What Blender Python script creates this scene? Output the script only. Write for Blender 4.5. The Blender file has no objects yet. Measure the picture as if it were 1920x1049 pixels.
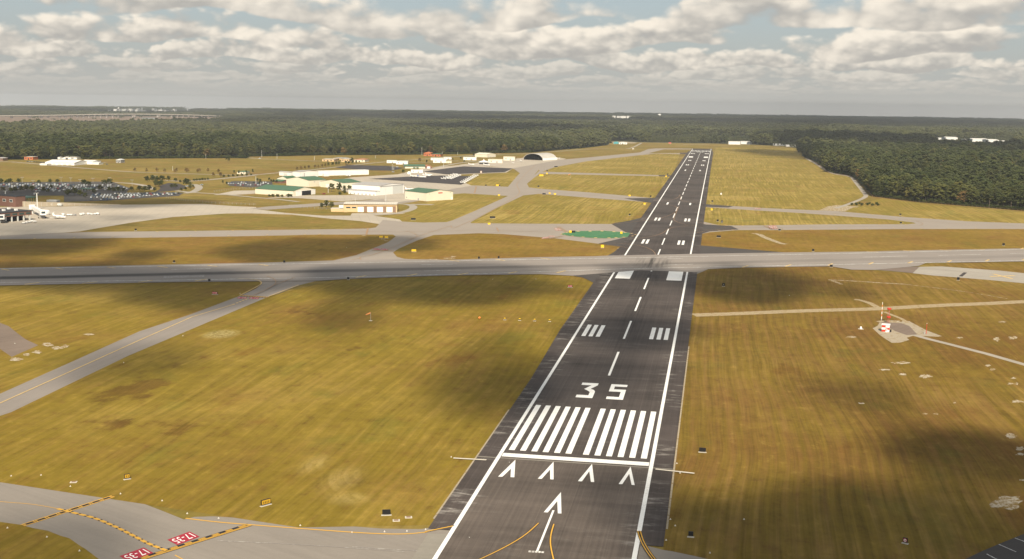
import bpy, bmesh, math, random
import numpy as np
from mathutils import Vector, Matrix, noise as mnoise
from mathutils.geometry import tessellate_polygon

random.seed(7)
rng = np.random.default_rng(7)
S = bpy.context.scene
COL = S.collection

# ---------------------------------------------------------------- camera
W0, H0 = 1920.0, 1049.0                       # size of the photograph
FPX, CX, CY, CZ = 2150.62, 37.355, -325.0, 104.045
PITCH, YAW, ROLL, PPY = 0.1720366, 0.1727797, 0.0130545, 44.954
_cp, _sp = math.cos(PITCH), math.sin(PITCH)
FWD = Vector((-math.sin(YAW) * _cp, math.cos(YAW) * _cp, -_sp))
_r0 = Vector((math.cos(YAW), math.sin(YAW), 0))
_u0 = _r0.cross(FWD)
RGT = math.cos(ROLL) * _r0 + math.sin(ROLL) * _u0
UPV = -math.sin(ROLL) * _r0 + math.cos(ROLL) * _u0
cam_d = bpy.data.cameras.new('camera')
cam_d.sensor_fit = 'HORIZONTAL'
cam_d.sensor_width = 36.0
cam_d.lens = FPX / W0 * 36.0
cam_d.shift_y = PPY / W0
cam_d.clip_start = 1.0
cam_d.clip_end = 80000.0
cam = bpy.data.objects.new('camera', cam_d)
COL.objects.link(cam)
_m = Matrix((RGT, UPV, -FWD)).transposed().to_4x4()
_m.translation = (CX, CY, CZ)
cam.matrix_world = _m
S.camera = cam

# ---------------------------------------------------------------- sun direction, exposure
SUN_EL = math.radians(41.0)
SUN_XY = Vector((0.20, -0.98)).normalized()      # towards the sun, on the ground
SUN_DIR = Vector((SUN_XY.x * math.cos(SUN_EL), SUN_XY.y * math.cos(SUN_EL), math.sin(SUN_EL)))
sun_d = bpy.data.lights.new('sun', 'SUN')
sun_d.energy = 5.0
sun_d.angle = math.radians(0.53)
sun_d.color = (1.0, 0.90, 0.74)
sun = bpy.data.objects.new('sun', sun_d)
COL.objects.link(sun)
sun.rotation_euler = SUN_DIR.to_track_quat('Z', 'Y').to_euler()
sun.location = SUN_DIR * 3000
S.view_settings.view_transform = 'Standard'
S.view_settings.look = 'None'
S.view_settings.gamma = 1.0
S.view_settings.use_curve_mapping = False
S.view_settings.exposure = 0.48
S.render.engine = 'CYCLES'
S.cycles.max_bounces = 5
S.cycles.diffuse_bounces = 2
S.cycles.glossy_bounces = 2
S.cycles.transparent_max_bounces = 16
S.cycles.volume_bounces = 0
S.cycles.use_denoising = True
S.cycles.caustics_reflective = False
S.cycles.caustics_refractive = False

# ---------------------------------------------------------------- node helper
class NT:
    def __init__(self, tree):
        self.t = tree
        tree.nodes.clear()
    def n(self, typ, ins=None, **props):
        nd = self.t.nodes.new(typ)
        for k, v in props.items():
            setattr(nd, k, v)
        for k, v in (ins or {}).items():
            self.put(nd.inputs[k], v)
        return nd
    def put(self, sock, v):
        if isinstance(v, bpy.types.NodeSocket):
            self.t.links.new(v, sock)
        elif isinstance(v, (tuple, list)) and len(v) == 3 and sock.type == 'RGBA':
            sock.default_value = (*v, 1)
        else:
            sock.default_value = v
    def m(self, op, a, b=0.0, c=0.0, clamp=False):
        nd = self.n('ShaderNodeMath', operation=op)
        nd.use_clamp = clamp
        for i, v in enumerate((a, b, c)):
            self.put(nd.inputs[i], v)
        return nd.outputs[0]
    def add(self, a, b): return self.m('ADD', a, b)
    def sub(self, a, b): return self.m('SUBTRACT', a, b)
    def mul(self, a, b): return self.m('MULTIPLY', a, b)
    def ss(self, x, lo, hi):
        nd = self.n('ShaderNodeMapRange', interpolation_type='SMOOTHSTEP')
        for i, v in enumerate((x, lo, hi, 0.0, 1.0)):
            self.put(nd.inputs[i], v)
        return nd.outputs[0]
    def xyz(self, x, y, z=0.0):
        nd = self.n('ShaderNodeCombineXYZ')
        for i, v in enumerate((x, y, z)):
            self.put(nd.inputs[i], v)
        return nd.outputs[0]
    def sep(self, v):
        return self.n('ShaderNodeSeparateXYZ', {0: v}).outputs
    def noise(self, vec, scale=1.0, detail=3.0, rough=0.55):
        nd = self.n('ShaderNodeTexNoise', {'Vector': vec, 'Scale': scale, 'Detail': detail, 'Roughness': rough})
        return nd.outputs[0]
    def mix(self, f, a, b, blend='MIX'):
        nd = self.n('ShaderNodeMix', data_type='RGBA', blend_type=blend)
        self.put(nd.inputs[0], f); self.put(nd.inputs[6], a); self.put(nd.inputs[7], b)
        return nd.outputs[2]
    def scale_rgb(self, c, f):
        return self.n('ShaderNodeVectorMath', {0: c, 'Scale': f}, operation='SCALE').outputs[0]

# ---------------------------------------------------------------- world: daylight sky with rows of cumulus
world = bpy.data.worlds.new('World')
S.world = world
world.use_nodes = True
w = NT(world.node_tree)
sky = w.n('ShaderNodeTexSky', sky_type='NISHITA', sun_disc=False)
sky.sun_elevation = SUN_EL
sky.sun_rotation = math.atan2(SUN_DIR.x, SUN_DIR.y)
sky.altitude = 0; sky.air_density = 1.0; sky.dust_density = 2.0; sky.ozone_density = 1.0
dirv = w.n('ShaderNodeTexCoord').outputs['Generated']
dx, dy, dz = w.sep(dirv)
az = w.mul(w.m('ARCTAN2', dx, dy), 57.2958)
el = w.mul(w.m('ARCSINE', dz), 57.2958)
col = w.scale_rgb(sky.outputs[0], 0.075)
# the air near the horizon: pale, greyish haze that ends in thin blue
col = w.mix(0.45, col, (0.315, 0.385, 0.435))
hz = w.m('POWER', 2.718, w.mul(w.m('MAXIMUM', el, 0.0), -0.32))
HAZE_C = (0.385, 0.370, 0.338)
col = w.mix(w.mul(hz, 0.96), col, HAZE_C)
CLOUD_ROWS = [   # base elevation, height, width scale, height scale, cover, contrast, seed
    (0.62, 0.42, 1.50, 0.42, 0.70, 0.16, 11.3),
    (0.92, 0.55, 1.90, 0.62, 0.70, 0.34, 2.2),
    (1.28, 0.80, 2.20, 1.00, 0.71, 0.58, 37.1),
    (1.75, 1.15, 2.60, 1.45, 0.72, 0.86, 5.9),
    (2.45, 1.70, 4.00, 2.10, 0.67, 1.00, 53.7),
    (3.50, 2.60, 5.60, 3.10, 0.65, 1.00, 71.4),
    (5.20, 3.80, 7.20, 4.20, 0.63, 1.00, 90.6),
    (8.00, 6.00, 8.50, 5.00, 0.56, 1.00, 14.6),
]
def vor(x, y, s):
    nd = w.n('ShaderNodeTexVoronoi', {'Vector': w.xyz(w.add(x, s * 7.3), y), 'Scale': 1.0, 'Detail': 1.0, 'Roughness': 0.5}, feature='F1', voronoi_dimensions='2D')
    return nd.outputs['Distance']
def wn2(x, y, s, detail, rough=0.56):
    nd = w.n('ShaderNodeTexNoise', {'Vector': w.xyz(w.add(x, s * 7.3), y), 'Scale': 1.0, 'Detail': detail, 'Roughness': rough}, noise_dimensions='2D')
    return nd.outputs[0]
wob = w.sub(w.noise(w.xyz(w.mul(az, 0.09), 3.1), 1.0, 2.0), 0.5)
for (b0, hh, sx, sy, cov, con, seed) in CLOUD_ROWS:
    base = w.add(w.mul(wn2(w.mul(az, 0.5 / sx), 0.0, seed * 2.3, 1.0), hh * 1.1), b0 - hh * 0.55)
    t = w.mul(w.sub(el, base), 1.0 / hh)                 # 0 at the flat base, 1 at the top
    u = w.mul(az, 1.0 / sx)
    v = w.mul(el, 1.0 / sy)
    n1 = wn2(u, v, seed, 6.0, 0.48)
    n2 = wn2(w.sub(u, 0.05), w.add(v, 0.17), seed, 4.0, 0.50)
    q1 = vor(w.add(w.mul(u, 3.4), w.mul(n1, 1.6)), w.add(w.mul(v, 3.0), w.mul(n1, 1.2)), seed)
    big = wn2(w.mul(u, 0.42), 0.0, seed * 1.7, 1.0)
    env = w.mul(w.ss(t, -0.10, 0.16), w.sub(1.0, w.ss(t, 0.40, 1.55)))
    d = w.add(w.add(n1, w.mul(w.sub(0.42, q1), 0.14)), w.mul(w.sub(big, 0.5), 0.60))
    d = w.add(d, w.mul(w.sub(env, 1.0), 0.55))
    th = 1.0 - cov
    a = w.mul(w.ss(d, th - 0.03, th + 0.13), w.ss(el, 0.25, 0.9))
    body = w.ss(d, th, th + 0.28)
    lit = w.add(w.add(w.mul(t, 0.55), w.mul(w.sub(n1, n2), 2.3)), w.mul(w.sub(0.42, q1), 0.42))
    lit = w.ss(lit, -0.30, 0.62)
    g0, g1 = (0.338, 0.325, 0.302), (0.705, 0.640, 0.545)
    cc = w.mix(lit, g0, g1)
    cc = w.mix(con, HAZE_C, cc)
    col = w.mix(w.mul(a, 0.50 + 0.47 * con), col, cc)
# the same broken cloud carries on overhead
ov = w.xyz(w.m('DIVIDE', dx, w.add(w.m('ABSOLUTE', dz), 0.08)), w.m('DIVIDE', dy, w.add(w.m('ABSOLUTE', dz), 0.08)), 4.0)
on = w.noise(ov, 1.6, 5.0, 0.55)
oa = w.mul(w.ss(on, 0.48, 0.60), w.ss(el, 14.0, 26.0))
col = w.mix(w.mul(oa, 0.9), col, w.mix(w.ss(on, 0.52, 0.72), (0.52, 0.49, 0.44), (0.33, 0.32, 0.31)))
bg = w.n('ShaderNodeBackground', {'Color': col, 'Strength': 1.0})
wo = w.n('ShaderNodeOutputWorld', {'Surface': bg.outputs[0]})
world.cycles.sampling_method = 'MANUAL'
world.cycles.sample_map_resolution = 512

# ---------------------------------------------------------------- geometry helpers
def ray(x, y):
    return FWD + RGT * ((x - W0 / 2) / FPX) - UPV * ((y - H0 / 2 - PPY) / FPX)
def at(x, y, z=0.0):
    """where the ray of a photo pixel meets the level z"""
    d = ray(x, y)
    t = (CZ - z) / -d.z
    return Vector((CX + t * d.x, CY + t * d.y))
def proj(p):
    d = Vector((p[0] - CX, p[1] - CY, p[2] - CZ))
    zz = d.dot(FWD)
    return W0 / 2 + FPX * d.dot(RGT) / zz, H0 / 2 + PPY - FPX * d.dot(UPV) / zz
def dist(p):
    return math.hypot(p[0] - CX, p[1] - CY)
def height_at(x, yb, yt):
    """height of a vertical that stands at pixel (x, yb) and ends at yt"""
    p = at(x, yb)
    lo, hi = 0.0, 200.0
    for _ in range(40):
        m = (lo + hi) / 2
        if proj((p.x, p.y, m))[1] > yt: lo = m
        else: hi = m
    return lo
def along(P, ang, X):
    """length from P in direction ang at which the picture column X is reached"""
    d = Vector((math.cos(ang), math.sin(ang), 0))
    o = Vector((P[0] - CX, P[1] - CY, -CZ))
    k = (X - W0 / 2) / FPX
    return -(o.dot(RGT) - k * o.dot(FWD)) / (d.dot(RGT) - k * d.dot(FWD))
def pts(*l):
    return [at(x, y) for x, y in l]
def smooth(P, n=2):
    """corner-cutting of an open polyline, ends kept"""
    for _ in range(n):
        Q = [P[0]]
        for a, b in zip(P, P[1:]):
            Q += [a * 0.75 + b * 0.25, a * 0.25 + b * 0.75]
        Q.append(P[-1])
        P = Q
    return P

def tag(o, label=None, cat=None, group=None, kind=None):
    if label: o['label'] = label
    if cat: o['category'] = cat
    if group: o['group'] = group
    if kind: o['kind'] = kind
    return o
def empty(name, loc, rz=0.0, label=None, cat=None, group=None):
    o = bpy.data.objects.new(name, None)
    o.empty_display_size = 1.0
    COL.objects.link(o)
    o.location = (loc[0], loc[1], loc[2] if len(loc) > 2 else 0.0)
    o.rotation_euler = (0, 0, rz)
    return tag(o, label, cat, group)
def link(name, me, parent=None, loc=None, rz=0.0):
    o = bpy.data.objects.new(name, me)
    COL.objects.link(o)
    if parent: o.parent = parent
    if loc is not None: o.location = loc
    if rz: o.rotation_euler = (0, 0, rz)
    return o
def children(o):
    return [c for c in bpy.data.objects if c.parent == o]
def copy_tree(o, loc=None, rz=None, label=None, group=None, scale=None, kids=None):
    c = o.copy(); COL.objects.link(c)
    if loc is not None: c.location = loc
    if rz is not None: c.rotation_euler = (0, 0, rz)
    if label: c['label'] = label
    if group: c['group'] = group
    if scale is not None: c.scale = scale if isinstance(scale, tuple) else (scale,) * 3
    for ch in (kids if kids is not None else children(o)):
        k = ch.copy(); COL.objects.link(k); k.parent = c
        if kids is None:
            for g in children(ch):
                gg = g.copy(); COL.objects.link(gg); gg.parent = k
    return c

class MB:
    """collects shapes and links them as ONE mesh"""
    def __init__(self): self.v, self.f, self.mi = [], [], []
    def add(self, vs, fs, mi=0):
        o = len(self.v)
        self.v += [tuple(p) for p in vs]
        self.f += [tuple(i + o for i in f) for f in fs]
        self.mi += [mi] * len(fs)
        return self
    def box(self, x0, y0, z0, x1, y1, z1, mi=0):
        vs = [(x, y, z) for z in (z0, z1) for x, y in ((x0, y0), (x1, y0), (x1, y1), (x0, y1))]
        return self.add(vs, [(3, 2, 1, 0), (4, 5, 6, 7), (0, 1, 5, 4), (1, 2, 6, 5), (2, 3, 7, 6), (3, 0, 4, 7)], mi)
    def cbox(self, c, s, rz=0.0, mi=0):
        ca, sa = math.cos(rz), math.sin(rz)
        vs = []
        for z in (-.5, .5):
            for x, y in ((-.5, -.5), (.5, -.5), (.5, .5), (-.5, .5)):
                X, Y = x * s[0], y * s[1]
                vs.append((c[0] + X * ca - Y * sa, c[1] + X * sa + Y * ca, c[2] + z * s[2]))
        return self.add(vs, [(3, 2, 1, 0), (4, 5, 6, 7), (0, 1, 5, 4), (1, 2, 6, 5), (2, 3, 7, 6), (3, 0, 4, 7)], mi)
    def prism(self, poly, z0, z1, mi=0):
        n = len(poly)
        ar = sum(poly[i][0] * poly[(i + 1) % n][1] - poly[(i + 1) % n][0] * poly[i][1] for i in range(n))
        if ar < 0: poly = poly[::-1]
        vs = [(p[0], p[1], z0) for p in poly] + [(p[0], p[1], z1) for p in poly]
        fs = [tuple(range(n - 1, -1, -1)), tuple(range(n, 2 * n))]
        fs += [(i, (i + 1) % n, n + (i + 1) % n, n + i) for i in range(n)]
        return self.add(vs, fs, mi)
    def tube(self, p, q, r0, r1=None, n=6, mi=0):
        r1 = r0 if r1 is None else r1
        p, q = Vector(p), Vector(q)
        d = (q - p).normalized()
        a = d.orthogonal().normalized(); b = d.cross(a)
        vs = []
        for c, r in ((p, r0), (q, r1)):
            for i in range(n):
                t = 2 * math.pi * i / n
                vs.append(c + a * (r * math.cos(t)) + b * (r * math.sin(t)))
        fs = [tuple(range(n - 1, -1, -1)), tuple(range(n, 2 * n))] + [(i, (i + 1) % n, n + (i + 1) % n, n + i) for i in range(n)]
        return self.add(vs, fs, mi)
    def loft(self, rings, mi=0, cap=True):
        n = len(rings[0]); vs = [p for r in rings for p in r]; fs = []
        for k in range(len(rings) - 1):
            for i in range(n):
                j = (i + 1) % n
                fs.append((k * n + i, k * n + j, (k + 1) * n + j, (k + 1) * n + i))
        if cap:
            fs += [tuple(range(n - 1, -1, -1)), tuple(range((len(rings) - 1) * n, len(rings) * n))]
        return self.add(vs, fs, mi)
    def body(self, prof, n=10, mi=0):
        """round body along local y: prof = [(y, radius, z centre)]"""
        rings = [[(r * math.cos(2 * math.pi * i / n), y, zc + r * math.sin(2 * math.pi * i / n)) for i in range(n)] for y, r, zc in prof]
        return self.loft(rings, mi)
    def mesh(self, name, mats, fix=True, smoothf=False):
        me = bpy.data.meshes.new(name)
        me.from_pydata([tuple(p) for p in self.v], [], self.f)
        for mm in (mats if isinstance(mats, (list, tuple)) else [mats]):
            me.materials.append(mm)
        me.polygons.foreach_set('material_index', self.mi)
        if fix:
            bm = bmesh.new(); bm.from_mesh(me)
            bmesh.ops.recalc_face_normals(bm, faces=bm.faces)
            bm.to_mesh(me); bm.free()
        if smoothf:
            me.polygons.foreach_set('use_smooth', [True] * len(me.polygons))
        me.update()
        return me
    def build(self, name, mats, parent=None, loc=None, rz=0.0, smoothf=False):
        return link(name, self.mesh(name, mats, smoothf=smoothf), parent, loc, rz)

def flat_mesh(name, polys, z, mat):
    vs, fs = [], []
    for P in polys:
        n = len(P); o = len(vs)
        ar = sum(P[i][0] * P[(i + 1) % n][1] - P[(i + 1) % n][0] * P[i][1] for i in range(n))
        if ar < 0: P = P[::-1]
        vs += [(p[0], p[1], z) for p in P]
        if n <= 4:
            fs.append(tuple(range(o, o + n)))
        else:
            for tri in tessellate_polygon([[Vector((p[0], p[1], 0)) for p in P]]):
                a, b, c = tri
                A, B, C = P[a], P[b], P[c]
                if (B[0] - A[0]) * (C[1] - A[1]) - (B[1] - A[1]) * (C[0] - A[0]) < 0: a, b = b, a
                fs.append((o + a, o + b, o + c))
    me = bpy.data.meshes.new(name)
    me.from_pydata(vs, [], fs); me.materials.append(mat); me.update()
    return me
LAYER = [0]
def layer_z(z, parent):
    """every sheet gets a level of its own, markings lie above all pavements of their level"""
    if parent is not None: return z + 0.05
    LAYER[0] += 1
    return z + 0.0004 * LAYER[0]
def sheet(name, P, z, mat, parent=None, kind=None):
    z = layer_z(z, parent)
    o = link(name, flat_mesh(name, P if isinstance(P[0], list) else [P], z, mat), parent)
    if parent is None: o['kind'] = kind or 'structure'
    return o
def band(P, wd, off=0.0):
    """outline of a strip of width wd along polyline P (world), shifted sideways by off (to the right)"""
    L, R = [], []
    n = len(P)
    for i, p in enumerate(P):
        a = P[max(0, i - 1)]; b = P[min(n - 1, i + 1)]
        d = Vector((b[0] - a[0], b[1] - a[1])).normalized(); q = Vector((d.y, -d.x))
        c = Vector((p[0], p[1])) + q * off
        L.append(c - q * wd / 2); R.append(c + q * wd / 2)
    return [[L[i], R[i], R[i + 1], L[i + 1]] for i in range(n - 1)]
def strip(name, P, wd, z, mat, parent=None, off=0.0):
    z = layer_z(z, parent)
    o = link(name, flat_mesh(name, band(P, wd, off), z, mat), parent)
    if parent is None: o['kind'] = 'structure'
    return o
def dashes(P, on, gap, start=0.0):
    """cut a polyline into dashes"""
    out = []; pos = -start; 
    seg = [(Vector(a[:2]), Vector(b[:2])) for a, b in zip(P, P[1:])]
    tot = sum((b - a).length for a, b in seg)
    def pt(s):
        for a, b in seg:
            l = (b - a).length
            if s <= l: return a + (b - a) * (s / l)
            s -= l
        return seg[-1][1].copy()
    s = start
    while s < tot:
        out.append([pt(s), pt(min(s + on, tot))]); s += on + gap
    return out

# ---------------------------------------------------------------- materials
MATS = {}
def new_mat(name, rough=0.8, spec=0.25):
    m = bpy.data.materials.new(name); m.use_nodes = True
    t = NT(m.node_tree)
    b = t.n('ShaderNodeBsdfPrincipled', {'Roughness': rough, 'Specular IOR Level': spec})
    t.n('ShaderNodeOutputMaterial', {'Surface': b.outputs[0]})
    return m, t, b
def plain(name, c, rough=0.75, spec=0.25, var=0.12, scale=0.6, metallic=0.0):
    """one paint or cladding with a little weathering"""
    if name in MATS: return MATS[name]
    m, t, b = new_mat(name, rough, spec)
    p = t.n('ShaderNodeTexCoord').outputs['Object']
    n = t.noise(p, scale, 4.0, 0.6)
    f = t.add(t.mul(n, 2 * var), 1.0 - var)
    t.put(b.inputs['Base Color'], t.scale_rgb(t.n('ShaderNodeRGB').outputs[0], f))
    for nd in m.node_tree.nodes:
        if nd.type == 'RGB': nd.outputs[0].default_value = (*c, 1)
    b.inputs['Metallic'].default_value = metallic
    MATS[name] = m
    return m
def blob(t, x, y, cx, cy, rx, ry, soft=(0.55, 1.1)):
    a = t.mul(t.sub(x, cx), 1.0 / rx); b = t.mul(t.sub(y, cy), 1.0 / ry)
    r = t.m('SQRT', t.add(t.mul(a, a), t.mul(b, b)))
    return t.sub(1.0, t.ss(r, *soft)), r

def grass_mat(name, green, straw, brown, gb=0.5, bb=0.58, stripe=0.5, cross=0.0, extra=None, gain=0.92):
    m, t, b = new_mat(name, 0.95, 0.05)
    p = t.n('ShaderNodeTexCoord').outputs['Object']
    x, y, _ = t.sep(p)
    wl = t.sub(t.noise(p, 0.0045, 2.0), 0.5)
    xs = t.add(x, t.mul(wl, 22.0))
    ys = t.add(y, t.mul(t.sub(t.noise(p, 0.006, 2.0), 0.5), 60.0))
    s1 = t.noise(t.xyz(t.mul(xs, 0.42), t.mul(y, 0.0075), 1.0), 1.0, 3.0, 0.6)
    s2 = t.noise(t.xyz(t.mul(xs, 1.25), t.mul(y, 0.022), 5.0), 1.0, 2.0, 0.6)
    s3 = t.noise(t.xyz(t.mul(xs, 0.012), t.mul(ys, 0.11), 9.0), 1.0, 4.0, 0.6)
    big = t.noise(p, 0.0075, 5.0, 0.6)
    mid = t.noise(t.xyz(t.mul(x, 0.022), t.mul(y, 0.017), 8.0), 1.0, 6.0, 0.66)
    fine = t.noise(p, 0.55, 4.0, 0.7)
    pat = t.noise(t.xyz(t.mul(x, 0.06), t.mul(y, 0.05), 3.0), 1.0, 4.0, 0.6)
    k = t.add(t.add(t.mul(big, 0.8), t.mul(t.sub(s1, 0.5), stripe * 1.3)), t.mul(t.sub(mid, 0.5), 0.7))
    c = t.mix(t.ss(k, gb - 0.20, gb + 0.22), green, straw)
    kb = t.add(t.add(t.mul(mid, 0.75), t.mul(t.sub(s1, 0.5), stripe * 0.6)), t.mul(t.sub(t.sub(1.0, big), 0.5), 0.55))
    if cross: kb = t.add(kb, t.mul(t.sub(s3, 0.5), cross))
    c = t.mix(t.mul(t.ss(kb, bb - 0.26, bb + 0.10), 0.9), c, brown)
    v = t.add(0.62, t.mul(fine, 0.34))
    v = t.add(v, t.mul(t.sub(s2, 0.5), stripe * 0.75))
    v = t.add(v, t.mul(s1, 0.30 * stripe + 0.1))
    v = t.add(v, t.mul(t.sub(pat, 0.5), 0.30))
    v = t.add(v, t.mul(t.sub(s3, 0.5), 0.25 + cross))
    # lines left by the mower, fading in and out, and small thin or weedy spots
    ml = t.m('SINE', t.add(t.mul(xs, 1.55), t.mul(mid, 5.0)))
    mm = t.noise(t.xyz(t.mul(x, 0.018), t.mul(y, 0.006), 12.0), 1.0, 3.0, 0.6)
    v = t.add(v, t.mul(t.mul(ml, t.ss(mm, 0.40, 0.66)), 0.13 * stripe))
    cl = t.noise(t.xyz(t.mul(x, 0.20), t.mul(y, 0.11), 17.0), 1.0, 5.0, 0.68)
    s0 = t.noise(t.xyz(t.mul(xs, 0.17), t.mul(y, 0.0040), 41.0), 1.0, 2.0, 0.5)
    v = t.add(v, t.mul(t.sub(s0, 0.5), 0.42 * stripe))
    v = t.add(v, t.mul(t.sub(cl, 0.5), 0.60))
    c = t.mix(t.mul(t.ss(cl, 0.56, 0.72), 0.45), c, straw)
    c = t.mix(t.mul(t.ss(cl, 0.45, 0.30), 0.50), c, brown)
    wd_ = t.noise(t.xyz(t.mul(x, 0.035), t.mul(y, 0.02), 27.0), 1.0, 5.0, 0.65)
    c = t.mix(t.mul(t.ss(wd_, 0.56, 0.70), 0.55), c, (green[0] * .72, green[1] * .92, green[2]))
    c = t.mix(t.mul(t.ss(wd_, 0.43, 0.30), 0.50), c, (brown[0] * .95, brown[1] * .84, brown[2] * .8))
    if extra: c, v = extra(t, x, y, p, c, v, mid, fine)
    c = t.mix(1.0, c, (0.985, 0.965, 0.86), 'MULTIPLY')
    t.put(b.inputs['Base Color'], t.scale_rgb(c, t.mul(v, gain)))
    bmp = t.n('ShaderNodeBump', {'Strength': 0.35, 'Distance': 0.3, 'Height': t.add(fine, s2)})
    t.put(b.inputs['Normal'], bmp.outputs[0])
    MATS[name] = m
    return m

GREEN, STRAW, BROWN = (0.228, 0.162, 0.024), (0.350, 0.243, 0.066), (0.205, 0.112, 0.030)
def left_extra(t, x, y, p, c, v, mid, fine):
    # dry heath patches beside the taxiway
    edge = t.noise(t.xyz(t.mul(x, 0.075), t.mul(y, 0.055), 6.0), 1.0, 5.0, 0.62)
    for (px, py, rx, ry, th) in ((235, 735, 26, 44, 0.46), (330, 800, 38, 26, 0.53), (190, 800, 20, 20, 0.52), (540, 585, 26, 40, 0.53), (300, 690, 20, 26, 0.54), (690, 640, 10, 60, 0.55)):
        q = at(px, py)
        f, _r = blob(t, x, y, q.x, q.y, rx, ry, (0.2, 1.15))
        k = t.ss(t.add(edge, t.mul(t.sub(f, 1.0), 0.42)), th - 0.06, th + 0.09)
        c = t.mix(t.mul(k, t.add(0.32, t.mul(fine, 0.6))), c, (0.115, 0.058, 0.016))
    # pale mown curl near the runway end: curved swathes of cut grass
    for (px, py, rx, ry, ox, oy) in ((640, 900, 7.5, 15.0, 10.0, 12.0), (590, 870, 5.0, 12.0, 9.0, 6.0), (655, 935, 8.0, 7.0, 6.0, 14.0)):
        q = at(px, py)
        f, r = blob(t, x, y, q.x, q.y, rx, ry, (0.1, 1.1))
        dx_, dy_ = t.sub(x, q.x + ox), t.mul(t.sub(y, q.y + oy), 0.6)
        rr = t.m('SQRT', t.add(t.mul(dx_, dx_), t.mul(dy_, dy_)))
        arc = t.noise(t.xyz(t.mul(rr, 0.75), t.mul(mid, 4.0), t.mul(fine, 1.2)), 1.0, 3.0, 0.6)
        c = t.mix(t.mul(f, t.add(0.22, t.mul(t.ss(arc, 0.30, 0.75), 0.42))), c, (0.42, 0.315, 0.120))
        v = t.sub(v, t.mul(t.mul(f, t.ss(arc, 0.50, 0.30)), 0.18))
    q = at(415, 627)
    f, r = blob(t, x, y, q.x, q.y, 9.0, 12.0, (0.4, 1.1))
    c = t.mix(t.mul(f, t.ss(fine, 0.35, 0.6)), c, (0.40, 0.33, 0.15))
    return c, v
grass_left = grass_mat('grass_left', GREEN, (0.335, 0.232, 0.056), BROWN, 0.50, 0.57, 0.48, 0.0, left_extra)
grass_right = grass_mat('grass_right', (0.212, 0.142, 0.028), (0.310, 0.205, 0.062), (0.180, 0.096, 0.030), 0.50, 0.50, 0.85, gain=0.84)
grass_strip = grass_mat('grass_strip', (0.240, 0.162, 0.030), (0.330, 0.212, 0.055), (0.225, 0.120, 0.036), 0.46, 0.52, 0.15, 0.35)
grass_far = grass_mat('grass_far', (0.245, 0.190, 0.042), (0.370, 0.275, 0.088), (0.265, 0.165, 0.056), 0.47, 0.62, 0.75, 0.25)
grass_out = grass_mat('grass_out', (0.225, 0.178, 0.042), (0.345, 0.250, 0.082), (0.255, 0.150, 0.052), 0.47, 0.56, 0.1, 0.75)

def pave_mat(name, c, ang=0.0, var=0.10, streak=0.12, crack=0.0, tint=(1, 1, 1), joints=0.0):
    m, t, b = new_mat(name, 0.88, 0.2)
    p = t.n('ShaderNodeTexCoord').outputs['Object']
    x, y, _ = t.sep(p)
    ca, sa = math.cos(ang), math.sin(ang)
    u = t.add(t.mul(x, ca), t.mul(y, sa)); v = t.sub(t.mul(y, ca), t.mul(x, sa))
    n1 = t.noise(p, 0.035, 5.0, 0.65); n2 = t.noise(p, 0.9, 4.0, 0.7)
    st = t.noise(t.xyz(t.mul(u, 0.012), t.mul(v, 0.45)), 1.0, 4.0, 0.6)
    f = t.add(1.0, t.mul(t.sub(n1, 0.5), var * 3)); f = t.add(f, t.mul(t.sub(n2, 0.5), var * 1.6)); f = t.add(f, t.mul(t.sub(st, 0.5), streak * 3))
    if joints:
        for q in (u, v):
            w_ = t.m('ABSOLUTE', t.sub(t.m('FRACT', t.mul(q, 1 / joints)), 0.5))
            f = t.mul(f, t.sub(1.0, t.mul(t.ss(w_, 0.47, 0.5), 0.25)))
    t.put(b.inputs['Base Color'], t.scale_rgb(t.n('ShaderNodeRGB').outputs[0], f))
    for nd in m.node_tree.nodes:
        if nd.type == 'RGB': nd.outputs[0].default_value = (*c, 1)
    bmp = t.n('ShaderNodeBump', {'Strength': 0.15, 'Distance': 0.02, 'Height': n2})
    t.put(b.inputs['Normal'], bmp.outputs[0])
    MATS[name] = m
    return m
tarmac_grey = pave_mat('tarmac_grey', (0.240, 0.208, 0.178), math.radians(90), 0.09, 0.10)
tarmac_hub = pave_mat('tarmac_hub', (0.290, 0.248, 0.205), math.radians(23), 0.07, 0.08)
tarmac_curve = pave_mat('tarmac_curve', (0.235, 0.205, 0.172), math.radians(-25), 0.10, 0.10)
concrete = pave_mat('concrete', (0.410, 0.355, 0.280), math.radians(20), 0.15, 0.22, joints=7.6)
concrete_patch = pave_mat('concrete_patch', (0.250, 0.225, 0.185), 0.0, 0.16, 0.08)
asphalt_new = pave_mat('asphalt_new', (0.056, 0.048, 0.046), 0.4, 0.12, 0.10)
asphalt_fill = pave_mat('asphalt_fill', (0.070, 0.061, 0.055), 0.4, 0.14, 0.15)

road_mat = pave_mat('road', (0.330, 0.290, 0.235), 0.2, 0.10, 0.10)
lot_mat = pave_mat('lot', (0.075, 0.068, 0.062), 0.2, 0.18, 0.10)
old_asphalt = pave_mat('old_asphalt', (0.185, 0.140, 0.108), 1.0, 0.20, 0.15)
old_taxi = pave_mat('old_taxi', (0.330, 0.295, 0.245), -0.35, 0.16, 0.22)
def sand_mat(name='sand', c1=(0.440, 0.380, 0.285), lo=0.42, hi=0.58):
    m, t, b = new_mat(name, 0.95, 0.05)
    p = t.n('ShaderNodeTexCoord').outputs['Object']
    n = t.noise(p, 0.45, 5.0, 0.7); n2 = t.noise(p, 2.2, 3.0, 0.7)
    c = t.mix(t.ss(t.add(n, t.mul(t.sub(n2, 0.5), 0.35)), lo, hi), (0.235, 0.155, 0.055), c1)
    t.put(b.inputs['Base Color'], t.scale_rgb(c, t.add(0.8, t.mul(n2, 0.4))))
    MATS[name] = m
    return m
sand = sand_mat()
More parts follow.
